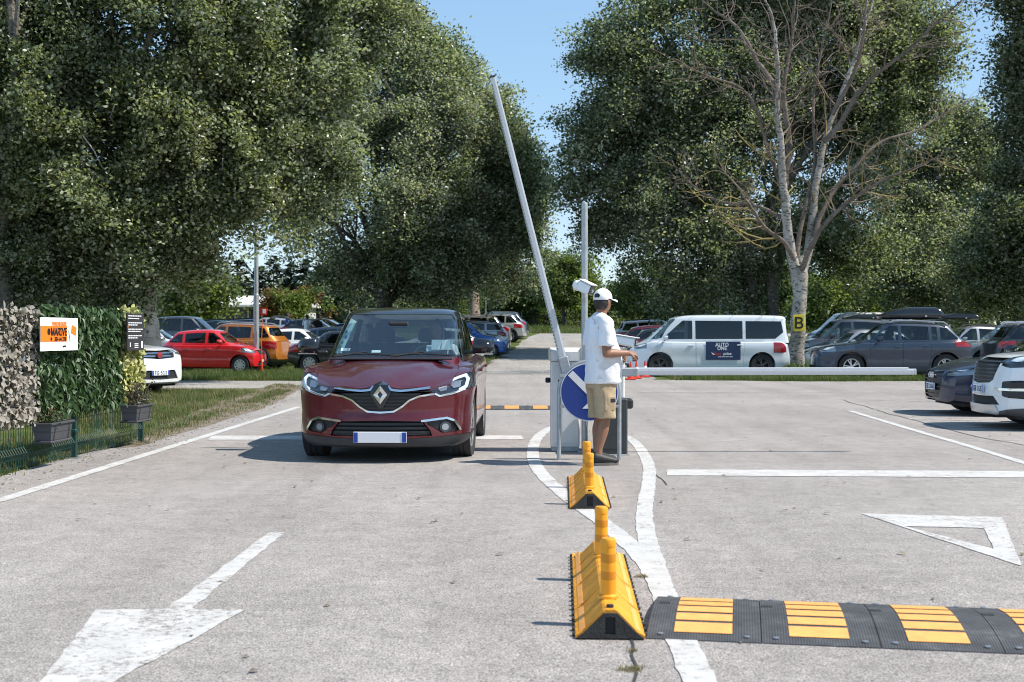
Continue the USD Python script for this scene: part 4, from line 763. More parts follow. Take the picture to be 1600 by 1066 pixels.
# --- the kinds of car
def kind(L, W, Ht, wb, wr, hood_z, nose_z, zb, ws, rw, hw, rear_z=None, fo=None, **k):
    fa = L / 2 - (fo or (L - wb) * .53); ra = fa - wb; rear_z = rear_z or zb + .02; w = W / 2
    S = dict(L=L, W=W, axles=(fa, ra), wr=wr, ww=.2, rim=wr * .64, zb=zb, zr=Ht, ws=ws, rw=rw, hw=hw,
             top=[(-L / 2, rear_z - .10), (-L / 2 + .25, rear_z), (0, zb), (ws[0] - .1, zb + .005), (ws[0] + .1, hood_z), (.5 * (ws[0] + L / 2), hood_z - .045), (L / 2 - .2, nose_z + .02), (L / 2, nose_z - .06)],
             low=[(-L / 2, .36), (-L / 2 + .5, .22), (0, .19), (L / 2 - .6, .18), (L / 2, .24)], wid=[(-L / 2, w * .86), (-L / 2 + .35, w * .96), (-L / 2 + .9, w), (L / 2 - 1.0, w), (L / 2 - .4, w * .96), (L / 2, w * .85)],
             nose=[(.1, -.10), (.25, -.01), (.45, 0), (.62, -.01), (nose_z - .05, -.08), (nose_z + .1, -.2)], nose_y=.26, tail=[(.2, -.1), (.36, -.01), (.55, 0), (.75, -.03), (rear_z, -.10), (rear_z + .2, -.2)], tail_y=.2,
             roof=[(-L / 2, -.12), (-.9, -.04), (-.1, 0), (.6, -.03), (1.2, -.08)], mirror=(ws[0] - .62, zb + .08, 'black_plastic'), seats=[(.25, False), (-.6, True)])
    S.update(k); return S
def letters(txt, h, c, m, par, axis, bold=True, wmax=None, name='lettering', tilt=0.0):
    """Flat lettering centred at c; axis: 'y+' reads to a viewer looking along -y (a face towards +y), 'y-' to one looking along +y, or an x direction vector."""
    me = meshkit.text_mesh(txt, h, .003, bold); me.apply_translation((-me.bounds[:, 0].mean(), -me.bounds[:, 1].mean(), 0))
    if wmax and np.ptp(me.bounds[:, 0]) > wmax: me.apply_scale((wmax / np.ptp(me.bounds[:, 0]), 1, 1))
    if tilt: me = rot(me, [0, 0, 1], tilt)
    ux = {'y+': (-1, 0, 0), 'y-': (1, 0, 0)}[axis] if isinstance(axis, str) else axis; ux = np.array(ux, float); uz = np.array([0, 0, 1.0]); un = np.cross(ux, uz)
    T = np.eye(4); T[:3, 0], T[:3, 1], T[:3, 2], T[:3, 3] = ux, uz, un, c; me.apply_transform(T); return obj(name, me, m, par)
# ---------------------------------------------------------------- the maroon car at the barrier
paint('maroon_paint', (0.115, 0.006, 0.013), 0.6, 0.36)
plain('trim_grey', (0.10, 0.10, 0.105), 0.35, 0.6)
plain('grille_black', (0.012, 0.012, 0.014), 0.35)
plain('pale_paper', (0.62, 0.70, 0.64), 0.7); plain('sticker_blue', (0.02, 0.10, 0.22), 0.5); plain('sticker_green', (0.05, 0.25, 0.12), 0.5)
def hero():
    hd = [(0.500, .775), (.594, .826), (.742, .880), (.835, .918), (.99, .93), (.99, .79), (.83, .752), (.716, .703), (.594, .680), (.525, .722)]
    gr = [(0, .838), (.05, .828), (.096, .785), (.206, .772), (.505, .800), (.522, .735), (.387, .705), (.288, .664), (.206, .592), (.133, .548), (0, .536)]
    gr = Polygon(gr + [(-y, z) for y, z in gr[::-1]]).buffer(0)
    lowg = [(0, .445), (.432, .434), (.505, .340), (.52, .292), (0, .285)]; lowg = Polygon(lowg + [(-y, z) for y, z in lowg[::-1]]).buffer(0)
    lip = [(0, .250), (.30, .262), (.531, .272), (.99, .30), (.99, .10), (0, .10)]; lip = Polygon(lip + [(-y, z) for y, z in lip[::-1]]).buffer(0)
    fog = rpoly([(.445, .428), (.672, .452), (.742, .424), (.800, .345), (.742, .322), (.62, .318), (.545, .372)], .015)
    chc = LineString([(.425, .442), (.56, .456), (.672, .468), (.752, .436), (.806, .345)]).buffer(.011)
    slats = [sbox(-.6, z - .009, .6, z + .009).intersection(gr.buffer(-.012)) for z in (.575, .610, .645, .680, .715, .750)]
    upper = LineString([(.075, .800), (.11, .764), (.206, .752), (.50, .783)]).buffer(.011, cap_style='flat')
    lower = LineString([(0, .530), (.135, .540), (.215, .586), (.297, .655), (.395, .695), (.535, .715)]).buffer(.009)
    drl = LineString([(.60, .815), (.742, .868), (.842, .900), (.872, .86), (.855, .785), (.80, .758)]).buffer(.016)
    drl2 = LineString([(.842, .756), (.716, .716), (.60, .692), (.555, .715)]).buffer(.009)
    box1, box2 = rpoly([(.575, .768), (.60, .800), (.665, .800), (.662, .752), (.60, .742)], .01), rpoly([(.70, .800), (.715, .838), (.80, .848), (.80, .785), (.73, .772)], .01)
    S = kind(4.406, 1.866, 1.655, 2.734, .358, 1.045, .86, 1.055, (1.24, .28, .03), (-2.06, -1.72, .03), (.815, .655), fo=.93, rim=.25, ww=.2, steer=-.05, crown=.05, taper=.08,
             top=[(-2.2, 1.0), (-1.95, 1.10), (-1, 1.10), (0, 1.075), (1.1, 1.055), (1.3, 1.045), (1.7, .985), (2.0, .90), (2.2, .80)],
             low=[(-2.2, .36), (-1.8, .22), (0, .19), (1.5, .17), (2.2, .18)], wid=[(-2.2, .80), (-1.9, .89), (-1.3, .93), (0, .928), (1.3, .933), (1.8, .925), (2.05, .89), (2.2, .82)],
             nose=[(.15, -.03), (.25, 0), (.45, -.012), (.55, -.03), (.72, -.03), (.82, -.07), (.95, -.2)], nose_y=.42, roof=[(-2.1, -.12), (-1.2, -.05), (-.3, 0), (.4, -.03), (1.2, -.08)],
             crease=lambda x, y: np.where(x > 1.0, -.034 * np.clip((np.abs(y) - (.13 + .42 * np.clip((2.1 - x) / .95, 0, 1.2))) / .07, 0, 1) + .016 * np.clip((np.abs(y) - (.60 + .16 * np.clip((2.1 - x) / .95, 0, 1))) / .10, 0, 1), 0.0),
             mirror=(.80, 1.20, 'gloss_black'), mir_sc=1.2, mir_in=.085, roof_cut=-.02,
             side_win=[('side_window', [(.92, 1.10), (.30, 1.50), (-.02, 1.53), (-.06, 1.10)], .03, 'mid_glass'), ('side_window', [(-.14, 1.11), (-.10, 1.535), (-1.02, 1.51), (-1.12, 1.13)], .03, 'tint_glass'), ('quarter_window', [(-1.2, 1.15), (-1.10, 1.50), (-1.5, 1.46), (-1.80, 1.22)], .03, 'tint_glass'), ('quarter_window', [(1.06, 1.09), (.98, 1.09), (.42, 1.46), (.46, 1.47)], .01, 'mid_glass')],
             end_win=[('windshield', [(-.722, 1.095), (-.64, 1.50), (-.60, 1.565), (.60, 1.565), (.64, 1.50), (.722, 1.095)], .035, 'windscreen', 1), ('rear_window', [(-.62, 1.15), (-.55, 1.5), (.55, 1.5), (.62, 1.15)], .05, 'tint_glass', -1)],
             doors=[('front_door', [(.86, .30), (.92, 1.03), (-.10, 1.05), (-.12, .30)], .05), ('rear_door', [(-.135, .30), (-.115, 1.05), (-1.15, 1.07), (-1.3, .70), (-1.1, .30)], .05)],
             patch=[('bonnet', [(1.20, -.74), (1.6, -.755), (1.86, -.70), (2.02, -.50), (2.11, -.10), (2.11, .10), (2.02, .50), (1.86, .70), (1.6, .755), (1.20, .74)], 'z', .72, 1.2, 0, -.03, 'maroon_paint', 28, .03, {}),
                    ('headlight', hd, 'x', 1.35, 3, -.028, -.05, 'gloss_black', 28, .012, dict(sym=1, depth=-.05, sub=[('lens', rpoly(hd, .012).buffer(-.001), 'lens', .002, -.004), ('running_light', drl, 'lamp_white', -.008, -.03), ('running_light', drl2, 'lamp_white', -.010, -.03), ('projector', box1, 'lamp_inner', -.016, -.03), ('projector', box2, 'lamp_inner', -.016, -.03)])),
                    ('upper_grille', gr, 'x', 1.5, 3, -.035, -.06, 'grille_black', 28, 0, dict(depth=-.06, sub=[('grille_slat', slats, 'grille_black', -.012, -.04)])),
                    ('grille_strip', unary_union([upper, shapely.affinity.scale(upper, -1, 1, origin=(0, 0))]), 'x', 1.5, 3, .006, -.02, 'chrome', 28, 0, dict(overlay=1)), ('grille_strip', unary_union([lower, shapely.affinity.scale(lower, -1, 1, origin=(0, 0))]), 'x', 1.5, 3, .009, -.02, 'chrome', 28, 0, dict(overlay=1)),
                    ('badge_surround', rpoly([(0, .850), (.06, .825), (.105, .745), (.088, .69), (.03, .585), (0, .565), (-.03, .585), (-.088, .69), (-.105, .745), (-.06, .825)], .01), 'x', 1.5, 3, .012, -.02, 'gloss_black', 28, 0, dict(overlay=1)),
                    ('lower_grille', lowg, 'x', 1.5, 3, -.05, -.07, 'matt_black', 28, 0, dict(depth=-.07, sub=[('grille_slat', [sbox(-.6, z - .012, .6, z + .012).intersection(lowg.buffer(-.01)) for z in (.41, .368, .326, .30)], 'grille_black', -.02, -.055)])),
                    ('fog_light_surround', fog, 'x', 1.2, 3, -.03, -.05, 'grille_black', 28, 0, dict(sym=1, depth=-.05)), ('chrome_blade', chc, 'x', 1.2, 3, .010, -.02, 'chrome', 28, 0, dict(sym=1, overlay=1)),
                    ('fog_light', Point(.655, .374).buffer(.055), 'x', 1.2, 3, -.012, -.045, 'alloy_dark', 28, 0, dict(sym=1, overlay=1, sub=[('lamp_glass', Point(.655, .374).buffer(.034), 'lamp_inner', -.004, -.03)])),
                    ('bumper_lip', lip, 'x', 1.0, 3, .006, -.03, 'black_plastic', 28, 0, dict())])
    pane('windscreen', (0.80, 0.87, 0.87), 1.0, 2.0)
    t, S, sy = car('maroon_car', 'glossy maroon people carrier with a black roof driving up past the raised barrier', S, (-1.295, 15.30, 0), -math.pi / 2 - .025, 'maroon_paint', 'gloss_black')
    nx = 2.203
    # badge: the open diamond standing proud of the grille
    dia = Polygon([(0, .808), (.072, .714), (0, .617), (-.072, .714)]) - Polygon([(0, .752), (.027, .714), (0, .672), (-.027, .714)])
    b = cat(extr(dia, .022)); b = b.copy(); b.apply_transform(np.array([[0, 0, 1, nx - .03], [1, 0, 0, 0], [0, 1, 0, 0], [0, 0, 0, 1.0]]))
    v = b.vertices; b.vertices = np.c_[v[:, 0] + .012 * (v[:, 0] > nx - .02) * (1 - np.clip(np.abs(v[:, 1]) / .05, 0, 1)), v[:, 1:]]
    obj('diamond_badge', b, 'chrome', t)
    plate(t, nx + .012, 0, .279, 1, w=.545, label='number plate with its number blanked out between two blue bands')
    # on and behind the windscreen
    for s, y0, y1 in ((1, .66, .02), (-1, .02, -.60)):
        a = np.array([[1.16, y0, 1.10], [1.12, (y0 + y1) / 2, 1.118], [1.17, y1, 1.106]]); obj('wiper', cat(tube(a + (.03, 0, .0), .011, 6), tube([a[1] + (.02, 0, .02), a[2] + (.05, -.03, -.02)], .012, 6)), 'matt_black', t)
    obj('cowl_panel', box(.16, 1.36, .02, (1.20, 0, 1.062), .008), 'black_plastic', t)
    obj('inner_mirror', box(.05, .24, .075, (.52, 0, 1.44), .02), 'matt_black', t)
    def onglass(y, z, sy_, sz, m, nm):
        tt = (z - (S['zb'] - .06)) / (S['zr'] - .075 - S['zb'] + .06) * .92; x = S['ws_f'](tt) - .05 - .10 * (abs(y) / .7) ** 3
        o = box(.004, sy_, sz, (0, 0, 0)); o = rot(o, [0, 1, 0], -1.02); obj(nm, move(o, (x, y, z)), m, t)
    onglass(-.20, 1.14, .10, .05, 'plate_white', 'parking_disc'); onglass(-.555, 1.16, .10, .06, 'plate_white', 'windscreen_sticker')
    sh = Polygon([(-.695, 1.12), (-.59, 1.12), (-.50, 1.48), (-.585, 1.52)]); ws = skin_house(S, -.020) - skin_house(S, -.023)
    obj('pale_strip', ws ^ mex(sh, .2, 3, 'x'), 'pale_paper', t)
    for (y, z, m) in ((-.60, 1.36, 'sticker_blue'), (-.585, 1.30, 'sticker_blue'), (-.62, 1.24, 'sticker_green'), (-.635, 1.19, 'sticker_green')):
        obj('windscreen_sticker', (skin_house(S, -.016) - skin_house(S, -.0185)) ^ mex(Point(y, z).buffer(.02), .2, 3, 'x'), m, t)
    for s in (1, -1): obj('mirror_strip', box(.10, .20, .016, (.82, s * 1.00, 1.112), .006), 'chrome', t)
    obj('roof_fin', trimesh.convex.convex_hull(np.array([[-1.5, .02, 1.60], [-1.5, -.02, 1.60], [-1.32, 0, 1.61], [-1.52, .008, 1.70], [-1.52, -.008, 1.70], [-1.56, 0, 1.69]])), 'gloss_black', t)
    return t, S
hero_car, hero_S = hero()
# ---------------------------------------------------------------- the parked cars
for n, c, me in [('white_paint', (0.64, 0.64, 0.63), 0.0), ('pearl_paint', (0.58, 0.62, 0.64), 0.1), ('red_paint', (0.55, 0.008, 0.012), 0.1), ('orange_paint', (0.46, 0.145, 0.012), 0.45), ('grey_paint', (0.055, 0.062, 0.075), 0.4), ('silver_paint', (0.42, 0.43, 0.44), 0.6), ('slate_paint', (0.012, 0.024, 0.045), 0.25),
                 ('navy_paint', (0.008, 0.013, 0.035), 0.4), ('blue_paint', (0.015, 0.10, 0.34), 0.35), ('black_paint', (0.008, 0.008, 0.010), 0.2), ('bronze_grey_paint', (0.20, 0.19, 0.18), 0.5), ('sage_paint', (0.24, 0.26, 0.25), 0.45), ('wine_paint', (0.10, 0.008, 0.015), 0.3), ('dark_teal_paint', (0.02, 0.04, 0.055), 0.4)]:
    paint(n, c, me)
def std(L, W, Ht, wb, zb, ws, rw, hw, wr=.32, hood=None, nose=None, body='white_paint', clad=False, pill=(-.05,), rear_glass='tint_glass', lamp=None, tail=None, grille=None, low=None, slats=3, dlo=None, kick=.06, tri=False, **k):
    """A car of ordinary make from a few measurements: the windows, doors, lamps and grille follow from them."""
    hood = hood or zb - .03; nose = nose or hood - .16; w = W / 2
    S = kind(L, W, Ht, wb, wr, hood, nose, zb, ws, rw, hw, **{a: b for a, b in k.items()})
    fa, ra = S['axles']; zt = Ht - .125
    rf = pch(S['roof']); xs = np.linspace(ws[1] - .08, rw[1] + .14, 6)
    d = dlo or [(ws[0] - .34, zb + .035), *[(x, zt + float(rf(x)) + .012) for x in xs], (rw[0] + .30, zb + kick)]
    D = rpoly(d, .035); cuts = [sbox(x - .045, 0, x + .045, 3) for x in pill]
    pcs = D.difference(unary_union(cuts)); pcs = sorted(getattr(pcs, 'geoms', [pcs]), key=lambda g: -g.centroid.x)
    S['side_win'] = [('side_window', np.array(g.buffer(-.02).buffer(.02).exterior.coords)[:-1], 0, 'mid_glass' if i == 0 else rear_glass) for i, g in enumerate(pcs)]
    a, b = hw[0] * .90, hw[1] * .88
    S['end_win'] = [('windshield', [(-a, zb + .05), (-b, Ht - .13), (b, Ht - .13), (a, zb + .05)], .05, 'clear_glass', 1), ('rear_window', [(-a * .86, zb + .12), (-b * .92, Ht - .16), (b * .92, Ht - .16), (a * .86, zb + .12)], .06, rear_glass, -1)]
    xb = pill[0]; xf = ws[0] - .26; xd = pill[1] if len(pill) > 1 else max(ra - .02, rw[0] + .55)
    S['doors'] = [('front_door', [(xf - .02, .30), (xf, zb - .02), (xb - .04, zb), (xb - .06, .30)], .05)]
    if len(pill) > 1 or tri is False: S['doors'].append(('rear_door', [(xb - .075, .30), (xb - .055, zb), (min(xd, xb - .8), zb + .01), (min(xd, xb - .8) + .04, .30)], .05))
    zh = nose; G_ = lambda pts: Polygon(pts + [(-y, z) for y, z in pts[::-1]]).buffer(0)
    gr = G_(grille or [(0, zh - .04), (w * .52, zh - .03), (w * .46, zh - .16), (0, zh - .19)]); lg = G_(low or [(0, .40), (w * .50, .40), (w * .62, .27), (0, .25)])
    hl = lamp or [(w * .56, zh - .02), (w * .80, zh + .05), (w * 1.1, zh + .08), (w * 1.1, zh - .09), (w * .80, zh - .13), (w * .58, zh - .10)]
    tl = tail or [(w * .66, zb - .02), (w * 1.1, zb - .0), (w * 1.1, zb - .26), (w * .74, zb - .24)]
    mid = rpoly([(w * .68, zh - .005), (w * .84, zh + .03), (w * .84, zh - .07), (w * .70, zh - .065)], .015)
    cl = 'grey_cladding'
    S['patch'] = [('headlight', hl, 'x', L / 2 - .56, 4, -.02, -.04, 'lamp_inner', 28, .012, dict(sym=1, depth=-.04, sub=[('lens', rpoly(hl, .012).buffer(-.001), 'lens', .002, -.004), ('projector', mid, 'lamp_white', -.008, -.025)])),
                  ('grille', gr, 'x', L / 2 - .6, 4, -.03, -.05, 'grille_black', 28, 0, dict(depth=-.05, sub=[('grille_slat', [sbox(-w, z - .010, w, z + .010).intersection(gr.buffer(-.008)) for z in np.linspace(gr.bounds[1], gr.bounds[3], slats + 2)[1:-1]], S.get('slat_mat', 'trim_grey'), -.006, -.034)])),
                  ('lower_grille', lg, 'x', L / 2 - .6, 4, -.03, -.05, 'matt_black', 28, 0, dict(depth=-.05)),
                  ('tail_light', tl, 'x', -4, -L / 2 + .62, .004, -.03, 'tail_red', 28, .02, dict(sym=1))]
    if clad:
        ring = [Point(x, wr + .01).buffer(wr + .115) for x in (fa, ra)]; sill = sbox(ra, .10, fa, .36); sh = unary_union(ring + [sill]) - unary_union([Point(x, wr + .01).buffer(wr + .05) for x in (fa, ra)]) - sbox(-9, 0, 9, .16)
        S['patch'] += [('cladding', sh, 'y', W * .28, W, .010, -.02, cl, 28, 0, dict(overlay=1)), ('cladding', sh, 'y', -W, -W * .28, .010, -.02, cl, 28, 0, dict(overlay=1)), ('bumper_guard', [(-w * 1.1, .12), (-w * 1.1, .40), (-w * .6, .34), (w * .6, .34), (w * 1.1, .40), (w * 1.1, .12)], 'x', -4, -L / 2 + .5, .010, -.02, cl, 28, 0, dict(overlay=1)), ('bumper_guard', [(-w * 1.1, .12), (-w * 1.1, .36), (-w * .62, .26), (w * .62, .26), (w * 1.1, .36), (w * 1.1, .12)], 'x', L / 2 - .5, 4, .010, -.02, cl, 28, 0, dict(overlay=1))]
    S['mirror'] = (ws[0] - .52, zb + .09, k.get('mir', body)); S['body'] = body
    return S
def hatch(body, **k): return std(**{**dict(L=4.05, W=1.75, Ht=1.46, wb=2.54, zb=.96, ws=(1.02, .22, .03), rw=(-1.94, -1.34, .04), hw=(.79, .56), wr=.31, body=body, pill=(-.10, -.94), roof=[(-2.0, -.20), (-1.3, -.085), (-.5, -.012), (0, 0), (.5, -.03), (1.1, -.12)]), **k})
def suv(body, **k): return std(**{**dict(L=4.5, W=1.85, Ht=1.68, wb=2.66, zb=1.08, ws=(1.02, .24, .03), rw=(-2.14, -1.58, .03), hw=(.83, .62), wr=.36, roof=[(-2.2, -.15), (-1.5, -.06), (-.5, -.008), (0, 0), (.5, -.03), (1.2, -.10)], body=body, clad=True, pill=(-.12, -1.10), hood=1.06, nose=.92, rails=(.15, -1.5, .60, 'alloy')), **k})
def estate(body, **k): return std(**{**dict(L=4.6, W=1.80, Ht=1.48, wb=2.68, zb=.97, ws=(.98, .18, .03), rw=(-2.20, -1.86, .02), hw=(.80, .60), wr=.32, body=body, pill=(-.15, -1.12), rails=(.1, -1.7, .56, 'black_plastic')), **k})
def sedan(body, **k): return std(**{**dict(L=4.6, W=1.80, Ht=1.43, wb=2.70, zb=.95, ws=(.98, .16, .03), rw=(-1.72, -.96, .02), hw=(.80, .56), wr=.32, body=body, pill=(-.15, -.92), rear_z=1.0, roof=[(-2.3, -.2), (-1.1, -.06), (-.2, 0), (.4, -.02), (1.0, -.06)]), **k})
def mpv(body, **k): return std(**{**dict(L=4.4, W=1.85, Ht=1.83, wb=2.76, zb=1.12, ws=(1.34, .52, .03), rw=(-2.12, -1.98, .01), hw=(.86, .72), wr=.32, body=body, pill=(.05, -1.02), hood=1.08, nose=.92, fo=.90), **k})
def place(name, label, S, px, d, yaw, front=None, rear=None, z=None, **k):
    """Puts a car at distance d with its middle, its nose or its tail at column px of the photograph."""
    x = (px - 800) / FPX * d; c, s = math.cos(yaw), math.sin(yaw)
    if front: x -= c * S['L'] / 2
    if rear: x += c * S['L'] / 2
    b = S['body']; return car(name, label, S, (x, d, float(H(d)) if z is None else z), yaw, b, **k)
LOT = 'cars parked in the grass rows'
pi = math.pi
# left side
t, S, sy = place('white_off_roader', 'white off-roader with a dark split grille, its nose showing right of the cream leaf screen', suv('white_paint', L=4.85, Ht=1.72, nose=.98, hood=1.09, zb=1.10, wr=.35, slats=2, slat_mat='chrome', grille=[(0, .95), (.50, .97), (.47, .80), (0, .77)], low=[(0, .52), (.45, .52), (.58, .34), (0, .32)]), 275, 29.4, -.56, front=True, group=LOT)
plate(t, 2.43, 0, .47, 1, text='FG 512', w=.5)
obj('grille_badge', move(lathe([(0, 0), (.07, 0), (.065, .012), (0, .016)], 20, 'x'), (2.40, 0, .86)), 'tail_red', t)
t, S, sy = place('red_hatchback', 'small bright red five door hatchback facing right behind the grass strip', std(3.47, 1.62, 1.46, 2.34, .96, (1.02, .28, .04), (-1.68, -1.16, .04), (.74, .54), .285, body='red_paint', pill=(-.02, -.80), roof=[(-1.7, -.17), (-1.1, -.07), (-.4, -.008), (0, 0), (.4, -.03), (1.1, -.12)], spokes=9, style='one', hood=.95, nose=.80), 334, 43, -.10, group=LOT)
obj('side_lamp', box(.07, .012, .035, (1.12, sy(1.12, .72) * -1 - .002, .74), .004), 'amber', t)
t, S, sy = place('orange_off_roader', 'metallic orange off-roader with roof rails, its tail towards the maroon car', suv('orange_paint', L=4.32, Ht=1.66, wb=2.67, wr=.36, spokes=5, tail=[(.68, 1.00), (1.1, 1.02), (1.1, .76), (.72, .74)], rw=(-2.06, -1.66, .02), rails=(.3, -1.5, .60, 'silver_paint')), 452, 47, pi - .20, rear=True, group=LOT)
t, S, sy = place('grey_people_carrier', 'tall blue grey people carrier behind the red hatchback', mpv('grey_paint', rear_glass='tint_glass'), 368, 57, -.05, front=True, group=LOT)
place('silver_hatchback', 'silver hatchback roof showing between the pale trunk and the grey people carrier', hatch('silver_paint'), 240, 50, 0.05, group=LOT, fine=False)
place('dark_estate', 'dark estate with a pale roof edge, just right of the grey people carrier', estate('dark_teal_paint'), 352, 66, 0.02, group=LOT, fine=False)
place('dark_estate', 'black estate behind the tall lamp post, over the orange roof', estate('black_paint'), 398, 69, 0.03, group=LOT, fine=False)
t, S, sy = place('white_saloon', 'white saloon between the orange off-roader and the black car', sedan('white_paint', Ht=1.44), 470, 50, -.06, group=LOT, fine=False)
t, S, sy = place('black_saloon', 'black car with a bright many spoked wheel beside the mirror of the maroon car', sedan('black_paint', spokes=10, style='one', L=4.5), 452, 43.5, -.06, rear=True, group=LOT)
place('blue_grey_hatchback', 'blue grey car with a raked windscreen behind the black one', hatch('slate_paint'), 536, 53, -.05, group=LOT, fine=False)
def open_tail(t, S, m='black_paint'):
    """A tailgate standing open above the tail."""
    x0, z0 = S['rw'][1] + .06, S['zr'] - .10; hwid = S['hw'][1] * .95
    prof = [(x0, z0), (x0 - .35, z0 + .18), (x0 - .75, z0 + .27), (x0 - 1.05, z0 + .20), (x0 - 1.2, z0 + .03)]
    p = LineString(prof).buffer(.035); mm = extr(p, hwid * 2); mm = rot(mm, [1, 0, 0], pi / 2); obj('open_tailgate', move(mm, (0, hwid, 0)), m, t, smooth=30)
    for s in (1, -1): obj('gas_strut', tube([(x0 - .12, s * hwid * .95, z0 - .25), (x0 - .5, s * hwid * .95, z0 + .2)], .012, 6), 'steel', t)
t, S, sy = place('dark_hatchback', 'dark hatchback with its tailgate standing open beside the maroon car roof', hatch('navy_paint'), 503, 62, -.04, rear=True, group=LOT, fine=False); open_tail(t, S)
t, S, sy = place('black_hatchback', 'black hatchback with its tailgate up, behind the left lamp post', hatch('black_paint'), 436, 72, -.04, rear=True, group=LOT, fine=False); open_tail(t, S)
place('pale_hatchback', 'pale silver hatchback in front of the orange and green shrub', hatch('silver_paint'), 470, 76, pi, rear=True, group=LOT, fine=False)
# between the maroon car and the track
place('white_hatchback', 'white hatchback whose tail shows behind the maroon car mirror', hatch('white_paint'), 757, 51, pi, rear=True, group=LOT, fine=False)
place('blue_hatchback', 'bright blue hatchback nosing out towards the gravel track', hatch('blue_paint', L=3.9, Ht=1.55, zb=1.0), 795, 57, -.10, front=True, group=LOT)
place('navy_hatchback', 'navy hatchback just behind the bright blue one', hatch('navy_paint'), 798, 60.5, -.06, front=True, group=LOT, fine=False)
place('silver_estate', 'silver estate with its tail lights towards the track, third from the barrier', estate('silver_paint', Ht=1.50), 796, 64, pi, rear=True, group=LOT, fine=False)
place('bronze_estate', 'tall grey brown estate with roof rails behind the silver estate', suv('bronze_grey_paint', clad=False, L=4.8), 800, 69, pi, rear=True, group=LOT, fine=False)
place('silver_off_roader', 'grey off-roader with red tail lights, last but one along the track', suv('silver_paint'), 822, 76, pi - .12, rear=True, group=LOT, fine=False)
place('blue_grey_off_roader', 'blue grey off-roader at the far end of the row by the meadow', suv('slate_paint'), 826, 83, pi - .10, rear=True, group=LOT, fine=False)
# right side
t, S, sy = place('white_van', 'long white passenger van with dark windows and a blue side sign', std(5.05, 1.95, 1.90, 3.12, 1.10, (1.92, 1.02, .04), (-2.46, -2.36, .01), (.90, .78), .35, body='pearl_paint', pill=(.52, -1.02), hood=1.10, nose=.98, fo=.96, spokes=5, kick=.10, tail=[(.90, 1.34), (1.1, 1.34), (1.1, .74), (.92, .74)], rear_glass='privacy_glass', rim_mat='alloy_dark',
    dlo=[(1.50, 1.15), (.86, 1.72), (-2.18, 1.70), (-2.24, 1.36), (-1.98, 1.16)], roof=[(-2.5, -.03), (-1, 0), (.2, 0), (1.2, -.05), (2, -.12)], top=[(-2.52, 1.0), (-2.3, 1.10), (0, 1.10), (1.8, 1.12), (2.0, 1.08), (2.35, .98), (2.52, .88)], handle='pearl_paint', round=9.0, wid=[(-2.52, .90), (-2.3, .965), (1.6, .97), (2.1, .93), (2.52, .80)]), 1104, 40, pi, group=LOT)
# the sign on the van: lettering on a dark blue sheet
ysd = 1.02      # the van's left flank faces the viewer
bx = -.33; flank = sy(bx, .72)
sg = obj('side_sign', box(1.06, .008, .56, (bx - .03, flank + .012, .80), .002), 'plate_blue' if False else 'sign_navy', t) if plain('sign_navy', (0.006, 0.022, 0.075), 0.4) else None
fy = flank + .0165
letters('AUTO', .105, (bx + .01, fy, .985), 'white_ink', sg, 'y+'); letters('ONE', .105, (bx + .00, fy, .875), 'white_ink', sg, 'y+')
letters('Euro', .075, (bx - .06 + .19, fy, .70), 'red_ink', sg, 'y+', wmax=.20); letters('price', .075, (bx - .16, fy, .70), 'white_ink', sg, 'y+', wmax=.24); [obj('text_line', box(.10, .003, .018, (bx + .08 - k * .115, fy + .001, .615)), 'white_ink', sg) for k in range(4)]
obj('red_mark', move(rot(extr(Polygon([(0, 0), (.10, .03), (.14, .10), (.06, .05)]), .003), [1, 0, 0], pi / 2), (bx + .20, fy + .003, .66)), 'white_ink', sg)
letters('B', .02, (0, 0, -5), 'ink', sg, 'y+') if False else None
place('white_far_van', 'white delivery van far behind, just right of the lettered trunk', std(5.0, 1.95, 1.92, 3.1, 1.10, (1.92, 1.02, .04), (-2.42, -2.34, .01), (.90, .80), .34, body='white_paint', pill=(.5, -1.0), fo=.95, roof=[(-2.5, -.02), (0, 0), (1.2, -.04), (2, -.1)], dlo=[(1.5, 1.15), (.86, 1.70), (-.9, 1.70), (-.9, 1.16)], hood=1.08, nose=.95, round=9.0), 1262, 63, pi, front=True, group=LOT, fine=False)
place('grey_small_van', 'dark grey family van with big side windows behind the lettered trunk', mpv('grey_paint'), 1325, 47, pi, group=LOT, fine=False)
place('silver_hatchback', 'silver hatchback with a sunlit windscreen between the grey family van and the slate off-roader', hatch('silver_paint', rear_glass='mid_glass'), 1250, 43, pi, front=True, group=LOT, fine=False)
rav, ravS, rsy = place('slate_off_roader', 'slate blue off-roader with red tail light carrying the big black roof box', suv('slate_paint', L=4.57, Ht=1.66, wr=.37, spokes=5, tail=[(.55, 1.10), (1.1, 1.16), (1.1, .92), (.62, .96)], rw=(-2.14, -1.62, .02), zb=1.09, pill=(-.12, -.98, -1.22)), 1390, 37.6, pi - .06, group=LOT)
place('silver_estate', 'silver estate under the low black roof box, behind the slate off-roader', estate('silver_paint', Ht=1.56), 1512, 49, pi, group=LOT, fine=False)
place('sage_off_roader', 'grey green off-roader facing left between the slate off-roader and the black one', suv('sage_paint', clad=False), 1580, 44.5, pi, group=LOT, fine=False)
place('black_off_roader', 'black off-roader with a slanting rear window near the right edge', suv('black_paint', L=4.6), 1538, 42.5, 0.06, rear=True, group=LOT, fine=False)
place('black_hatchback', 'black car right behind the white off-roader bonnet, cut by the right edge', hatch('black_paint'), 1580, 37.5, 0.05, rear=True, group=LOT, fine=False)
place('white_estate', 'white estate roof showing behind the attendant, left of the white van', estate('white_paint', Ht=1.56), 957, 63, 0.0, rear=True, group=LOT, fine=False)
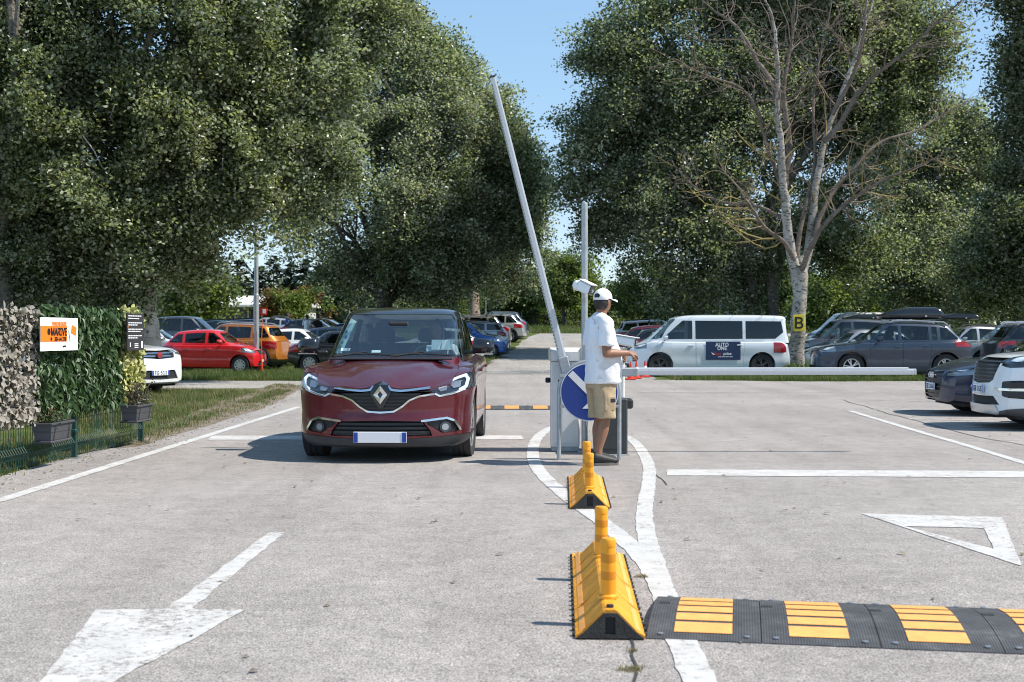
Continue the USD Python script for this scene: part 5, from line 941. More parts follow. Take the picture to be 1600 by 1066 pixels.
place('wine_hatchback', 'dark red hatchback tail just right of the attendant cap', hatch('wine_paint', Ht=1.48), 962, 55, 0.0, rear=True, group=LOT, fine=False)
place('black_hatchback', 'black hatchback with a sloping rear window over the van bonnet', hatch('black_paint'), 976, 51, 0.0, rear=True, group=LOT, fine=False)
place('grey_hatchback', 'dark grey hatchback nearest the van windscreen', hatch('grey_paint'), 992, 47, 0.0, rear=True, group=LOT, fine=False)
# the two nearest on the right
t, S, sy = car('navy_hatchback', 'dark navy hatchback with a wide black grille, nose out in the right hand bays', hatch('navy_paint', L=4.35, W=1.80, Ht=1.43, wb=2.63, nose=.80, hood=.95, fo=.86, wr=.33, spokes=10, style='one', zb=.97,
    grille=[(0, .70), (.42, .72), (.46, .52), (.34, .30), (0, .28)], low=[(0, .26), (.2, .26), (.2, .24), (0, .24)], slats=6, slat_mat='grille_black', lamp=[(.50, .70), (.62, .745), (1.0, .80), (1.0, .71), (.72, .655), (.53, .65)]), (9.12, 21.2, 0), pi - .02, 'navy_paint', group='cars nosing out of the bays at right'), None, None
t = t[0] if isinstance(t, tuple) else t
plate(t, 2.18, .0, .47, 1, text='EK 104', w=.5)
rings = cat([move(rot(trimesh.creation.torus(.042, .008, major_sections=20, minor_sections=6), [0, 1, 0], pi / 2), (2.16, y, .655)) for y in (-.09, -.03, .03, .09)]); obj('ring_badge', rings, 'chrome', t)
WS = suv('white_paint', L=4.52, W=1.84, Ht=1.74, wr=.37, nose=1.02, hood=1.12, zb=1.13, clad=True, slats=6, slat_mat='alloy_dark', fo=.92,
    grille=[(0, 1.00), (.56, 1.00), (.44, .70), (.36, .66), (0, .64)], low=[(0, .46), (.48, .47), (.60, .36), (0, .34)], lamp=[(.52, .98), (.62, 1.03), (1.1, 1.06), (1.1, .90), (.72, .87), (.55, .90)])
WS['patch'][0] = WS['patch'][0][:7] + ('gloss_black',) + WS['patch'][0][8:]
t, S, sy = car('white_off_roader', 'big white off-roader with black mesh grille, nearest car at the right edge', WS, (8.90, 18.1, 0), pi - .05, 'white_paint', group='cars nosing out of the bays at right')
plate(t, 2.275, 0, .56, 1, text='GB 763', w=.5)
lay = layer(S, .004, -.03)
for s in (1, -1):
    fp = rpoly([(s * .64, .68), (s * .86, .70), (s * .88, .44), (s * .66, .48)], .03); o = obj('fog_light_grille', lay ^ mex(fp, 1.4, 3, 'x'), 'grille_black', t, smooth=28)
    obj('chrome_bar', layer(S, .018, -.01) ^ mex(sbox(min(s * .50, s * .92), .555, max(s * .50, s * .92), .59), 1.4, 3, 'x'), 'chrome', t, smooth=28)
obj('skid_plate', layer(S, .022, -.01) ^ mex(rpoly([(-.55, .345), (.55, .345), (.62, .22), (-.62, .22)], .03), 1.4, 3, 'x'), 'alloy', t, smooth=28)
# roof boxes
def roof_box(label, px, d, y0, l, h, w=.8, yaw=pi):
    z = CAM_H - (y0 - HOR) / FPX * d; x = (px - 800) / FPX * d; t = thing('roof_box', label, 'roof box', (x, d, z), yaw)
    n = 14; rings = []
    for i in range(n):
        u = i / (n - 1); hh = h * (1 - max(0, (u - .45) / .55) ** 2.2 * .72) * min(1, .55 + u * 6); ww = w / 2 * (1 - max(0, (u - .6) / .4) ** 2 * .35); a = np.linspace(0, 2 * pi, 20, endpoint=False)
        cy, cz = np.sign(np.cos(a)) * abs(np.cos(a)) ** .5, np.sign(np.sin(a)) * abs(np.sin(a)) ** .6
        rings.append(np.c_[np.full(20, (u - .5) * l), cy * ww, h * .34 + cz * np.where(cz > 0, hh - h * .34, h * .34)])
    V = np.vstack(rings); i, j = np.meshgrid(np.arange(n - 1), np.arange(20), indexing='ij'); i, j = i.ravel(), j.ravel(); j2 = (j + 1) % 20
    F = np.vstack([np.c_[i * 20 + j, (i + 1) * 20 + j, (i + 1) * 20 + j2], np.c_[i * 20 + j, (i + 1) * 20 + j2, i * 20 + j2], [[0, k, k + 1] for k in range(1, 19)], [[(n - 1) * 20, (n - 1) * 20 + k + 1, (n - 1) * 20 + k] for k in range(1, 19)]])
    obj('shell', trimesh.Trimesh(V, F, process=False), 'gloss_black', t, smooth=45)
    obj('seam', box(l * .96, w * 1.012, .012, (0, 0, h * .34), .003), 'matt_black', t)
    for x in (-l * .22, l * .22):
        obj('cross_bar', box(.06, 1.24, .025, (x, 0, -.025), .008), 'alloy_dark', t)
    obj('lock', box(.06, .02, .04, (-l * .2, w * .5, h * .25), .005), 'alloy', t)
roof_box('large glossy black roof box on the slate off-roader', 1421, 37.6, 499.5, 1.78, .37, yaw=pi); roof_box('low black roof box further right, on the silver estate', 1490, 49, 500, 1.7, .26); roof_box('flat dark roof box over the grey family van, left of the large one', 1348, 50, 499, 1.5, .20)
# ================================================================ barrier, signs, dividers, bump, fence
plain('galvanised', (0.36, 0.38, 0.39), 0.5, 0.6, var=0.2, vscale=18)
plain('housing_white', (0.66, 0.66, 0.64), 0.5, var=0.08, vscale=5, bump=0.05)
plain('housing_cream', (0.55, 0.52, 0.36), 0.5); plain('dark_cabinet', (0.035, 0.042, 0.042), 0.5, var=0.15)
plain('arm_alu', (0.50, 0.51, 0.52), 0.35, 0.3, var=0.06, vscale=30); plain('arm_rubber', (0.20, 0.21, 0.22), 0.7)
plain('reflector_red', (0.5, 0.01, 0.01), 0.2, coat=1.0)
plain('sign_blue', (0.005, 0.036, 0.22), 0.32, var=0.06); plain('sign_white', (0.72, 0.73, 0.74), 0.4, var=0.06)
plain('divider_yellow', (0.66, 0.275, 0.012), 0.55, var=0.28, vscale=9, bump=0.25, bscale=90); plain('post_yellow', (0.72, 0.29, 0.006), 0.42, var=0.10, vscale=12); plain('post_band', (0.50, 0.19, 0.005), 0.3, var=0.1)
plain('divider_black', (0.03, 0.029, 0.027), 0.85, var=0.45, vscale=24, bump=0.5, bscale=120)
mat('bump_rubber', {'g': ('texture_coordinate', {}), 'n': ('noise_texture', {'scale': 7.0, 'detail': 6.0, 'roughness': 0.7}), 'r': ('rgb_ramp', {'ramp': [(0.3, (0.036, 0.037, 0.040)), (0.55, (0.066, 0.067, 0.071)), (0.8, (0.15, 0.146, 0.14))]}),
    'w1': ('wave_texture', {'scale': 26.0, 'bands_direction': 'x'}), 'w2': ('wave_texture', {'scale': 26.0, 'bands_direction': 'y'}), 'm': ('math', {'math_type': 'multiply'}), 'b': ('bump', {'strength': 0.7, 'distance': 0.004}), 'p': ('principled_bsdf', {'roughness': 0.75, 'specular_ior_level': 0.35})},
    [('g.object', 'n.vector'), ('g.object', 'w1.vector'), ('g.object', 'w2.vector'), ('n.fac', 'r.fac'), ('r.color', 'p.base_color'), ('w1.fac', 'm.value1'), ('w2.fac', 'm.value2'), ('m.value', 'b.height'), ('b.normal', 'p.normal')])
plain('bump_orange', (0.80, 0.36, 0.095), 0.5, var=0.14, vscale=16, bump=0.2, bscale=150)
plain('fence_green', (0.004, 0.036, 0.025), 0.45, var=0.15); plain('planter_grey', (0.055, 0.056, 0.062), 0.6, var=0.12)
plain('board_dark', (0.03, 0.029, 0.031), 0.4); plain('cone_red', (0.70, 0.035, 0.012), 0.45); plain('plate_yellow', (0.72, 0.55, 0.02), 0.45, var=0.08, vscale=8)
plain('extinguisher_red', (0.55, 0.015, 0.012), 0.3, coat=0.5); plain('rust_orange', (0.55, 0.16, 0.05), 0.6)
plain('camera_white', (0.68, 0.68, 0.67), 0.4); plain('roof_white', (0.62, 0.62, 0.60), 0.6, var=0.1, vscale=1); plain('wall_pale', (0.45, 0.46, 0.45), 0.8, var=0.1); plain('window_dark', (0.03, 0.035, 0.04), 0.1)
# --- lane dividers
def divider(name, label, x, d0, length, slope, posts):
    t = thing(name, label, 'lane divider', (x, d0, 0.0085), -math.atan(slope)); n = int(round(length / .525)); w = .153; h = .126
    prof = [(-w, .0), (-w, .012), (-w * .78, .030), (-.032, h - .006), (-.020, h), (.020, h), (.032, h - .006), (w * .78, .030), (w, .012), (w, 0)]
    for k in range(n):
        y0, y1 = k * .525 + (.007 if k else 0), (k + 1) * .525 - .007
        last, first = k == n - 1, k == 0
        pts = []
        for y, sc in ([(y0, 1.0), (y1 - .22, 1.0), (y1, .35)] if last else [(y0, 1.0), (y1, 1.0)]):
            pts.append([(px_, y, .004 + pz * (sc if pz > .013 else 1)) for px_, pz in prof])
        V = np.array(pts).reshape(-1, 3); m, K = len(pts), len(prof); F = []
        for i in range(m - 1):
            for j in range(K):
                a, b = i * K + j, i * K + (j + 1) % K; F += [[a, b, b + K], [a, b + K, a + K]]
        F += [[0, j + 1, j] for j in range(1, K - 1)] + [[(m - 1) * K, (m - 1) * K + j, (m - 1) * K + j + 1] for j in range(1, K - 1)]
        s = obj('segment', trimesh.Trimesh(V, F, process=False), 'divider_yellow', t)
        teeth = []
        for j in range(5):
            for sg in (1, -1): teeth.append(box(.020, .034, .014, (sg * (w + .004), y0 + .06 + j * .10, .011), .004))
        obj('edge_tooth', cat(teeth), 'divider_black', s, kind='stuff')
        for sg in (1, -1): obj('reflective_strip', rot(box(.028, .46, .004, (sg * (w * .80), (y0 + y1) / 2 - (.06 if last else 0), .034), 0), [0, 1, 0], sg * .62, (sg * w * .80, 0, .034)), 'bump_orange', s)
    e = obj('end_face', extr(Polygon([(-w * .985, .004), (-w * .76, .024), (-.034, h - .016), (.034, h - .016), (w * .76, .024), (w * .985, .004)]), .02), 'divider_black', t) if False else None
    fc = extr(Polygon([(-w * .97, .003), (-w * .76, .026), (-.030, h - .014), (.030, h - .014), (w * .76, .026), (w * .97, .003)]) - sbox(-.022, .02, .022, h - .03), .012)
    obj('end_face', move(rot(fc, [1, 0, 0], math.pi / 2), (0, .0, 0.004)), 'divider_black', t); obj('end_slot', box(.05, .004, h - .045, (0, -.001, h * .47), 0), 'matt_black', t)
    obj('bolt', move(lathe([(0, 0), (.016, 0), (.016, .012), (0, .012)], 8), (0, .05, h + .004)), 'matt_black', t)
    for y in posts:
        c = (0, y, h + .003); p = obj('delineator', move(lathe([(0, 0), (.046, 0), (.046, .012), (.036, .02), (.034, .235), (.036, .237), (.037, .262), (.030, .274), (0, .278)], 22), c), 'post_yellow', t, smooth=40)
        for z0 in (.085, .165): obj('reflective_band', move(lathe([(.0345, z0), (.0356, z0 + .001), (.0356, z0 + .039), (.0345, z0 + .04)], 22), c), 'post_band', p, smooth=40)
    return t
divider('lane_divider', 'near yellow rubber lane divider with two posts, beside the end of the speed bump', .430, 5.59, 2.1, .04, (.26, 1.32))
divider('lane_divider', 'far yellow rubber lane divider with two posts, in front of the attendant', .592, 9.72, 2.1, .04, (.26, 1.32))
# --- speed bumps
def bump_z(s, w=.9, h=.042): u = np.clip(s / w, 0, 1); return h * np.sin(np.pi * u) ** .85 + .004
def speed_bump(label, a, b, n, mod=.5):
    a, b = np.array(a, float), np.array(b, float); yaw = math.atan2(b[1] - a[1], b[0] - a[0]); t = thing('speed_bump', label, 'speed bump', (*a, .0085), yaw)
    for k in range(n):
        x0, x1 = k * mod + .002, (k + 1) * mod - .002; s = np.linspace(0, .9, 17); top = bump_z(s); V, F = [], []
        for x in (x0, x1): V += [(x, y, z) for y, z in zip(s, top)] + [(x, .9, 0), (x, 0, 0)]
        K = 19
        for j in range(K): F += [[j, j + K, (j + 1) % K + K], [j, (j + 1) % K + K, (j + 1) % K]]
        F += [[0, j + 1, j] for j in range(1, K - 1)][::1] + [[K, K + j, K + j + 1] for j in range(1, K - 1)]
        mm = trimesh.Trimesh(V, np.array(F)[:, ::-1], process=False); m = obj('rubber_module', mm, 'bump_rubber', t)
        for s0, s1 in ((.075, .205), (.235, .345), (.375, .485), (.515, .625), (.655, .80)):
            ss = np.linspace(s0, s1, 4); P_ = [(x, y, z + .003) for x in (x0 + .118, x0 + .372) for y, z in zip(ss, bump_z(ss))]; f = []
            for j in range(3): f += [[j, j + 4, j + 5], [j, j + 5, j + 1]]
            Q = trimesh.Trimesh(P_, f, process=False); 
            if Q.face_normals[0][2] < 0: Q.invert()
            obj('reflective_panel', Q, 'bump_orange', m)
        for x in (x0 + .06, x1 - .06):
            for y in (.05, .85): obj('bolt', move(lathe([(0, 0), (.014, 0), (.014, .004), (0, .006)], 10), (x, y, float(bump_z(np.array([y]))[0]) + .001)), 'steel', m)
        obj('cast_mark', box(.05, .035, .004, (x0 + .03 if k else x0 + .05, .56, float(bump_z(np.array([.56]))[0]) + .001)), 'rubber', m)
speed_bump('black rubber speed bump with orange panels in the foreground at right', (.585, 5.60), (2.16, 5.32), 6)
speed_bump('far black speed bump with orange panels behind the barrier, beside the maroon car', (-1.75, 22.2), (.7, 22.2), 5)
# --- the barrier
def housing(label, px, d, arm):
    w, dp, h = .325, .33, 1.02; x = (px - 800) / FPX * d; t = thing('barrier', label, 'barrier', (x, d, .0085))
    obj('plinth', box(w * .96, dp * .96, .05, (0, 0, .025), .005), 'galvanised', t); obj('cabinet', box(w, dp, h - .05, (0, 0, .05 + (h - .05) / 2), .012), 'housing_white', t)
    obj('door_panel', box(w - .03, .006, h - .14, (0, -dp / 2 - .002, h / 2 + .02), .002), 'housing_white', t)
    hood = [(-dp / 2 - .012, 0), (-dp / 2 - .012, .10), (-dp / 2 + .03, .145), (dp / 2 - .03, .145), (dp / 2 + .012, .10), (dp / 2 + .012, 0)]
    c = extr(Polygon(hood), w + .012); c.apply_transform(np.array([[0, 0, 1, -(w + .012) / 2], [1, 0, 0, 0], [0, 1, 0, h + .004], [0, 0, 0, 1.0]])); obj('hood', c, 'housing_white', t)
    for s in (1, -1): obj('hood_end', box(.014, dp + .03, .15, (s * (w / 2 + .014), 0, h + .078), .004), 'housing_cream', t)
    obj('lock', move(lathe([(0, 0), (.014, 0), (.014, .01), (0, .012)], 10, 'y'), (-w * .22, -dp / 2 - .012, .80)), 'matt_black', t); obj('push_knob', box(.06, .05, .06, (-w / 2 - .03, 0, .80), .012), 'matt_black', t)
    return t
cabL = housing('barrier with its pale arm standing raised, leaning left above the maroon car', 882.5, 14.6, 0); cabR = housing('barrier behind the attendant, its arm lowered across the exit lane', 952, 14.6, 1)
def arm(cab, a, b, w0, w1, teeth, dots=0):
    o = np.array(cab.GetAttribute('xformOp:translate').Get()); a, b = np.array(a, float) - o, np.array(b, float) - o; L = np.linalg.norm(b - a)
    dv = (b - a) / L; side = np.array([0, -1.0, 0]); up = np.cross(side, dv) * -1; M = np.eye(4); M[:3, 0], M[:3, 1], M[:3, 2], M[:3, 3] = dv, np.cross(up, dv), up, a
    fit = lambda m: (m.apply_transform(M), m)[1]
    prof = Polygon([(-.022, -w0 / 2), (.022, -w0 / 2), (.030, -w0 / 4), (.030, w0 / 4), (.022, w0 / 2), (-.022, w0 / 2), (-.030, w0 / 4), (-.030, -w0 / 4)])
    m = extr(prof, L); m.apply_transform(np.array([[0, 0, 1.0, 0], [1, 0, 0, 0], [0, 1, 0, 0], [0, 0, 0, 1]])); v = m.vertices; k = 1 + (w1 / w0 - 1) * v[:, 0] / L; m.vertices = np.c_[v[:, 0], v[:, 1:] * k[:, None]]
    t = obj('arm', fit(m), 'arm_alu', cab); obj('end_cap', fit(box(.02, .055, w1 * 1.02, (L + .011, 0, 0), .006)), 'black_plastic' if teeth else 'arm_alu', t)
    if teeth:
        ts = [box(.022, .066, .016, (.28 + i * .040, 0, -w0 * .5 * (1 + (w1 / w0 - 1) * (.28 + i * .04) / L) + .004), 0) for i in range(int((L - .32) / .040))] + [box(.020, .012, .030, (.30 + i * .040, -.031, 0), 0) for i in range(int((L - .34) / .040))]
        obj('ribbed_edge', fit(cat(ts)), 'arm_rubber', t, kind='stuff')
    else:
        obj('rubber_edge', fit(box(L * .96, .05, .014, (L * .5, 0, -w0 / 2 - .004), .003)), 'plate_white', t); obj('groove', fit(box(L * .96, .004, .012, (L * .5, -.0305, -.004), 0)), 'arm_rubber', t)
    for i in range(dots): obj('reflector', fit(box(.05, .008, .022, (.2 + i * .25, -.034, -.016), .002)), 'reflector_red', t)
    obj('clamp', fit(box(.26, .10, w0 * 1.35, (.05, 0, 0), .012)), 'galvanised', t); return t
arm(cabL, P(885, 582, 14.36), P(770, 122, 14.36), .085, .062, True)
arm(cabR, P(972, 581.5, 14.3), P(1428, 581, 14.3), .072, .066, False, 12)
t = thing('ticket_machine', 'dark grey machine cabinet standing behind the attendant legs', 'ticket machine', ((958 - 800) / FPX * 14.15, 14.15, .0085))
obj('cabinet', box(.30, .26, .62, (0, 0, .31), .015), 'dark_cabinet', t); obj('base_plate', box(.34, .30, .012, (0, 0, .006), .002), 'galvanised', t); obj('screen_hood', box(.10, .22, .11, (.165, 0, .56), .02), 'black_plastic', t); obj('front_panel', box(.24, .006, .50, (0, -.132, .32), .002), 'dark_cabinet', t)
# the pole with the cameras
pd = 14.35; t = thing('camera_pole', 'grey steel pole rising behind the blue sign, left of the attendant', 'pole', ((913.5 - 800) / FPX * pd, pd, .0085))
ph = CAM_H + 200 / FPX * pd; obj('tube', lathe([(0, 0), (.036, 0), (.036, ph), (.030, ph + .01), (0, ph + .012)], 18), 'galvanised', t, smooth=40); obj('foot_plate', box(.16, .16, .012, (0, 0, .006), .002), 'galvanised', t)
for z in (1.28, 1.9): obj('band', lathe([(.036, z), (.0385, z), (.0385, z + .03), (.036, z + .03)], 18), 'steel', t)
def cctv(label, c, yaw, tilt, l, k):
    t = thing('security_camera', label, 'camera', c, yaw); pl = lambda m: rot(m, [0, 1, 0], tilt)
    obj('body', pl(box(l, .085 * k, .085 * k, (l * .35, 0, 0), .02)), 'camera_white', t); obj('sun_shield', pl(box(l * 1.06, .09 * k, .006, (l * .40, 0, .0455 * k), .002)), 'camera_white', t); obj('lens_face', pl(box(.012, .072 * k, .072 * k, (l * .86, 0, 0), .006)), 'gloss_black', t)
    obj('lens', pl(move(lathe([(0, 0), (.022, 0), (.02, .012), (0, .014)], 14, 'x'), (l * .86 + .006, 0, 0))), 'chrome', t); obj('bracket', cat(move(trimesh.creation.icosphere(2, .062), (-.04, 0, 0)), box(.05, .04, .05, (-.07, 0, -.03), .01)), 'camera_white', t)
cctv('white security camera on the grey pole, above the attendant cap', P(908, 446, 14.24), -.55, .42, .17, 1.45)
cctv('white security camera at the attendant hand, aimed right at the exit lane', P(966, 531, 14.45), -.38, .16, .25, 1.25)
q = P(962, 534, 14.55); t = thing('camera_post', 'short thin post of the lower security camera, behind the attendant', 'post', (q[0], q[1] + .03, .0085)); obj('tube', lathe([(0, 0), (.02, 0), (.02, q[2] - .06), (0, q[2] - .055)], 12), 'galvanised', t, smooth=40); obj('foot_plate', box(.1, .1, .01, (0, 0, .005)), 'galvanised', t)
# the round sign on its hoop
sd = 13.5; sx = (920.5 - 800) / FPX * sd; sz = CAM_H - (612.5 - HOR) / FPX * sd
t = thing('traffic_sign', 'round blue sign with a white arrow pointing down right, on a galvanised hoop', 'road sign', (sx, sd, .0085)); r = .318
a = np.linspace(math.pi, 0, 22); hoop = [(-r, 0, 0), (-r, 0, sz - .008)] + [(r * math.cos(k), 0, sz - .008 + r * math.sin(k)) for k in a[1:-1]] + [(r, 0, sz - .008), (r, 0, 0)]
obj('hoop', tube(hoop, .0225, 12), 'galvanised', t, smooth=40)
yf = lambda m, y: move(rot(m, [1, 0, 0], math.pi / 2), (0, y, sz - .008))
disc = obj('disc', yf(extr(Point(0, 0).buffer(.306, 40), .012), -.030), 'sign_white', t); obj('blue_face', yf(extr(Point(0, 0).buffer(.296, 40), .002), -.0425), 'sign_blue', disc)
ar = unary_union([LineString([(-.20, .20), (.10, -.10)]).buffer(.036, cap_style='flat'), Polygon([(.175, -.175), (.175, .075), (.108, .008), (-.008, -.108), (-.075, -.175)])]); obj('arrow', yf(extr(ar, .002), -.0450), 'sign_white', disc)
for z in (-.16, .16): obj('strap', box(.62 if abs(z) < .2 else .5, .02, .03, (0, -.014, sz + z), .003), 'steel', t)
# --- lamp posts and what hangs on them
ld = 43.0; lx = (400.5 - 800) / FPX * ld; t = thing('lamp_post', 'tall grey lamp post with a red extinguisher at its foot, left of the maroon car', 'lamp post', (lx, ld, float(H(ld))))
obj('lower_tube', lathe([(0, 0), (.095, 0), (.095, 2.6), (.085, 2.64)], 16), 'galvanised', t, smooth=40); obj('upper_tube', lathe([(.085, 2.64), (.075, 2.66), (.055, 8.2), (0, 8.2)], 16), 'galvanised', t, smooth=40); obj('lamp_head', box(.22, .75, .10, (0, -.42, 8.22), .03), 'galvanised', t); obj('hatch', box(.10, .012, .40, (0, -.097, 1.2), .004), 'steel', t)
t = thing('fire_extinguisher', 'red fire extinguisher at the foot of the tall lamp post', 'extinguisher', P(408, 566, 42.72)); obj('cylinder', lathe([(0, -.30), (.085, -.30), (.09, -.27), (.09, .20), (.05, .28), (.022, .30), (0, .30)], 18), 'extinguisher_red', t, smooth=40); obj('valve', box(.10, .05, .06, (.01, 0, .33), .01), 'matt_black', t); obj('hose', tube([(.03, -.03, .33), (.12, -.05, .2), (.11, -.05, -.1), (.08, -.06, -.22)], .012, 6), 'matt_black', t); obj('band', lathe([(.0905, .02), (.0925, .02), (.0925, .10), (.0905, .10)], 18), 'sign_white', t)
t = thing('small_sign', 'small red and white sign on a thin orange rod beside the lamp post', 'sign', P(409.5, 580, 42.5)); zt = P(411, 487, 42.5)[2] - P(409.5, 580, 42.5)[2]; obj('rod', tube([(0, 0, 0), (-.02, 0, zt * .5), (.03, 0, zt)], .012, 6), 'rust_orange', t); obj('plate', box(.22, .012, .24, (.06, -.02, zt), .003), 'extinguisher_red', t); obj('white_symbol', box(.11, .004, .14, (.08, -.028, zt + .01)), 'sign_white', t)
for px_, d_, top_, lab in ((759, 95, 462, 'thin pale post far behind the silver estate'), (475, 92, 462, 'thin pale post beside the orange and green shrub')):
    b = P(px_, 520, d_); t = thing('thin_post', lab, 'post', (b[0], d_, float(H(d_)))); obj('tube', lathe([(0, 0), (.05, 0), (.04, CAM_H + (520 - top_) / FPX * d_ - float(H(d_))), (0, CAM_H + (520 - top_) / FPX * d_ - float(H(d_)))], 8), 'galvanised', t); obj('cap', box(.16, .16, .08, (0, 0, CAM_H + (520 - top_) / FPX * d_ - float(H(d_)))), 'galvanised', t)
# --- cones
for (px_, d_), lab in zip(((985.5, 36.6), (994.5, 37.4), (1008, 38.6)), ('leftmost of three red and white cones at the van front wheel', 'middle one of three red and white cones at the van front wheel', 'rightmost of three red and white cones, close to the van front wheel')):
    t = thing('traffic_cone', lab, 'cone', ((px_ - 800) / FPX * d_, d_, .012), group='red and white cones'); obj('base', box(.30, .30, .035, (0, 0, .018), .01), 'cone_red', t)
    rr = lambda z: .105 - .085 * z / .5
    for nm, z0, z1, m in (('cone', .035, .20, 'cone_red'), ('white_band', .20, .34, 'sign_white'), ('tip', .34, .50, 'cone_red')): obj(nm, lathe([(rr(z0), z0), (rr(z1), z1)] + ([(0, z1)] if nm == 'tip' else []), 18), m, t, smooth=50)
# --- the letter plate on the bare tree
q = P(1248.5, 504.5, 41.12); t = thing('letter_plate', 'yellow plate with a black letter B on the white trunk', 'sign', q); o = obj('plate', rot(box(.36, .012, .52, (0, 0, 0), .004), [0, 1, 0], -.04), 'plate_yellow', t); letters('B', .36, (0, -.0095, 0), 'ink', o, 'y-')
# --- the fence with its leaf screens
fx = lambda d: -4.69 + .065 * (d - 13.7)
FT = 1.575
def fence():
    t = thing('wire_fence', 'dark green welded wire fence with posts along the left edge', 'fence', (fx(13.7), 13.7, 0)); L0 = lambda d, z, o=0.0: np.array([fx(d) - fx(13.7) + o, d - 13.7, z])
    posts = (9.6, 11.65, 13.7, 15.72)
    for d in posts:
        p = obj('post', move(box(.06, .06, FT + .03, (0, 0, (FT + .03) / 2), .006), L0(d, 0)), 'fence_green', t); obj('post_cap', move(box(.066, .066, .02, (0, 0, FT + .04), .006), L0(d, 0)), 'fence_green', p)
        for z in (.30, .85, 1.42): obj('clamp', move(box(.085, .12, .04, (.0, 0, z), .008), L0(d, 0)), 'fence_green', p)
        obj('foot_plate', move(box(.14, .14, .01, (0, 0, .012)), L0(d, 0)), 'steel', p)
    for a, b in zip(posts, posts[1:]):
        ws = []
        fold = lambda z: .035 * max(0, 1 - abs(z - .18) / .06) + .035 * max(0, 1 - abs(z - .98) / .06)
        for d in np.arange(a + .05, b - .02, .052): ws.append(tube([L0(d, z, fold(z)) for z in (.04, .12, .18, .24, .92, .98, 1.04, FT)], .0034, 4))
        for z in (.05, .13, .18, .23, .43, .63, .83, .93, .98, 1.03, 1.23, 1.43, FT - .01): ws.append(tube([L0(a, z, fold(z)), L0(b, z, fold(z))], .003, 4))
        obj('wire_panel', cat(ws), 'fence_green', t, kind='stuff')
fence()
leafmat('screen_beige', (0.36, 0.325, 0.28), (0.19, 0.165, 0.135), 0.12, 0.6, 0.35, 0.3); leafmat('screen_green', (0.07, 0.14, 0.042), (0.10, 0.16, 0.075), 0.15, 0.45, 0.4, 0.4); leafmat('screen_cream', (0.48, 0.47, 0.20), (0.40, 0.40, 0.18), 0.2, 0.55, 0.18, 0.3)
plain('screen_net', (0.02, 0.028, 0.02), 0.9, var=0.3)
def screen(name, label, d0, d1, z0, z1, n, size, narrow, m, seed, droop, curl):
    r = np.random.default_rng(seed); mid = .5 * (d0 + d1); t = thing(name, label, 'artificial hedge', (fx(mid) + .03, mid, 0)); S0 = lambda d: fx(d) - fx(mid)
    net = [tube([(S0(d) + .012, d - mid, z0 + .05), (S0(d) + .012, d - mid, z1 - .02)], .007, 4) for d in np.arange(d0 + .03, d1, .09)] + [tube([(S0(d0) + .012, d0 - mid, z), (S0(d1) + .012, d1 - mid, z)], .007, 4) for z in np.arange(z0 + .06, z1, .11)]
    obj('backing_net', cat(net), 'screen_net', t, kind='stuff')
    gap = cat(box(.004, 1, 1)) if False else None
    LV = []
    for i in range(n):
        d, z = r.uniform(d0, d1), z0 + (z1 - z0) * r.random() ** (.98); z += r.normal(0, .012); s = size * r.uniform(.65, 1.25); dep = r.uniform(.015, .085)
        ax = np.array([r.normal(0.25, .30), r.normal(0, .55), -droop + r.normal(0, .45)]); ax /= np.linalg.norm(ax); nn = np.array([1.0, r.normal(0, .55), r.normal(.25, .5)]); nn -= ax * nn.dot(ax); nn /= np.linalg.norm(nn); b = np.cross(nn, ax); w = s * narrow * .5; f = s * curl * r.uniform(.2, 1.4)
        V = np.array([0 * ax, ax * s * .30 + b * w * .9 + nn * f, ax * s * .36 - b * w * .9 + nn * f * .6, ax * s * .66 + b * w * .85 + nn * f * .7, ax * s * .62 - b * w * .8 + nn * f, ax * s * 1.0 - nn * f * .6, ax * s * .5]) + (S0(d) + dep, d - mid, z + s * .4)
        LV.append((dep, V))
    F = np.array([[0, 6, 1], [1, 6, 3], [3, 6, 5], [0, 2, 6], [2, 4, 6], [4, 5, 6]])
    LV.sort(key=lambda q: -q[0])
    for _, V in LV[:240]: obj('leaf', trimesh.Trimesh(V, F, process=False), m, t)
    rest_ = LV[240:]; obj('leaves', trimesh.Trimesh(np.vstack([v for _, v in rest_]), np.vstack([F + 7 * i for i in range(len(rest_))]), process=False), m, t, kind='stuff')
screen('beige_leaf_screen', 'screen of grey brown artificial leaves on the wire fence at the left edge', 10.1, 12.55, .46, 1.56, 3900, .064, .95, 'screen_beige', 3, .55, .22)
screen('green_leaf_screen', 'screen of drooping dark green artificial leaves behind the orange and white banner', 12.53, 14.82, .50, 1.60, 3200, .108, .44, 'screen_green', 4, 1.0, .16)
screen('cream_leaf_screen', 'screen of pale yellow green artificial leaves at the far end of the fence', 14.75, 15.42, .56, 1.60, 1300, .085, .80, 'screen_cream', 5, .6, .25)
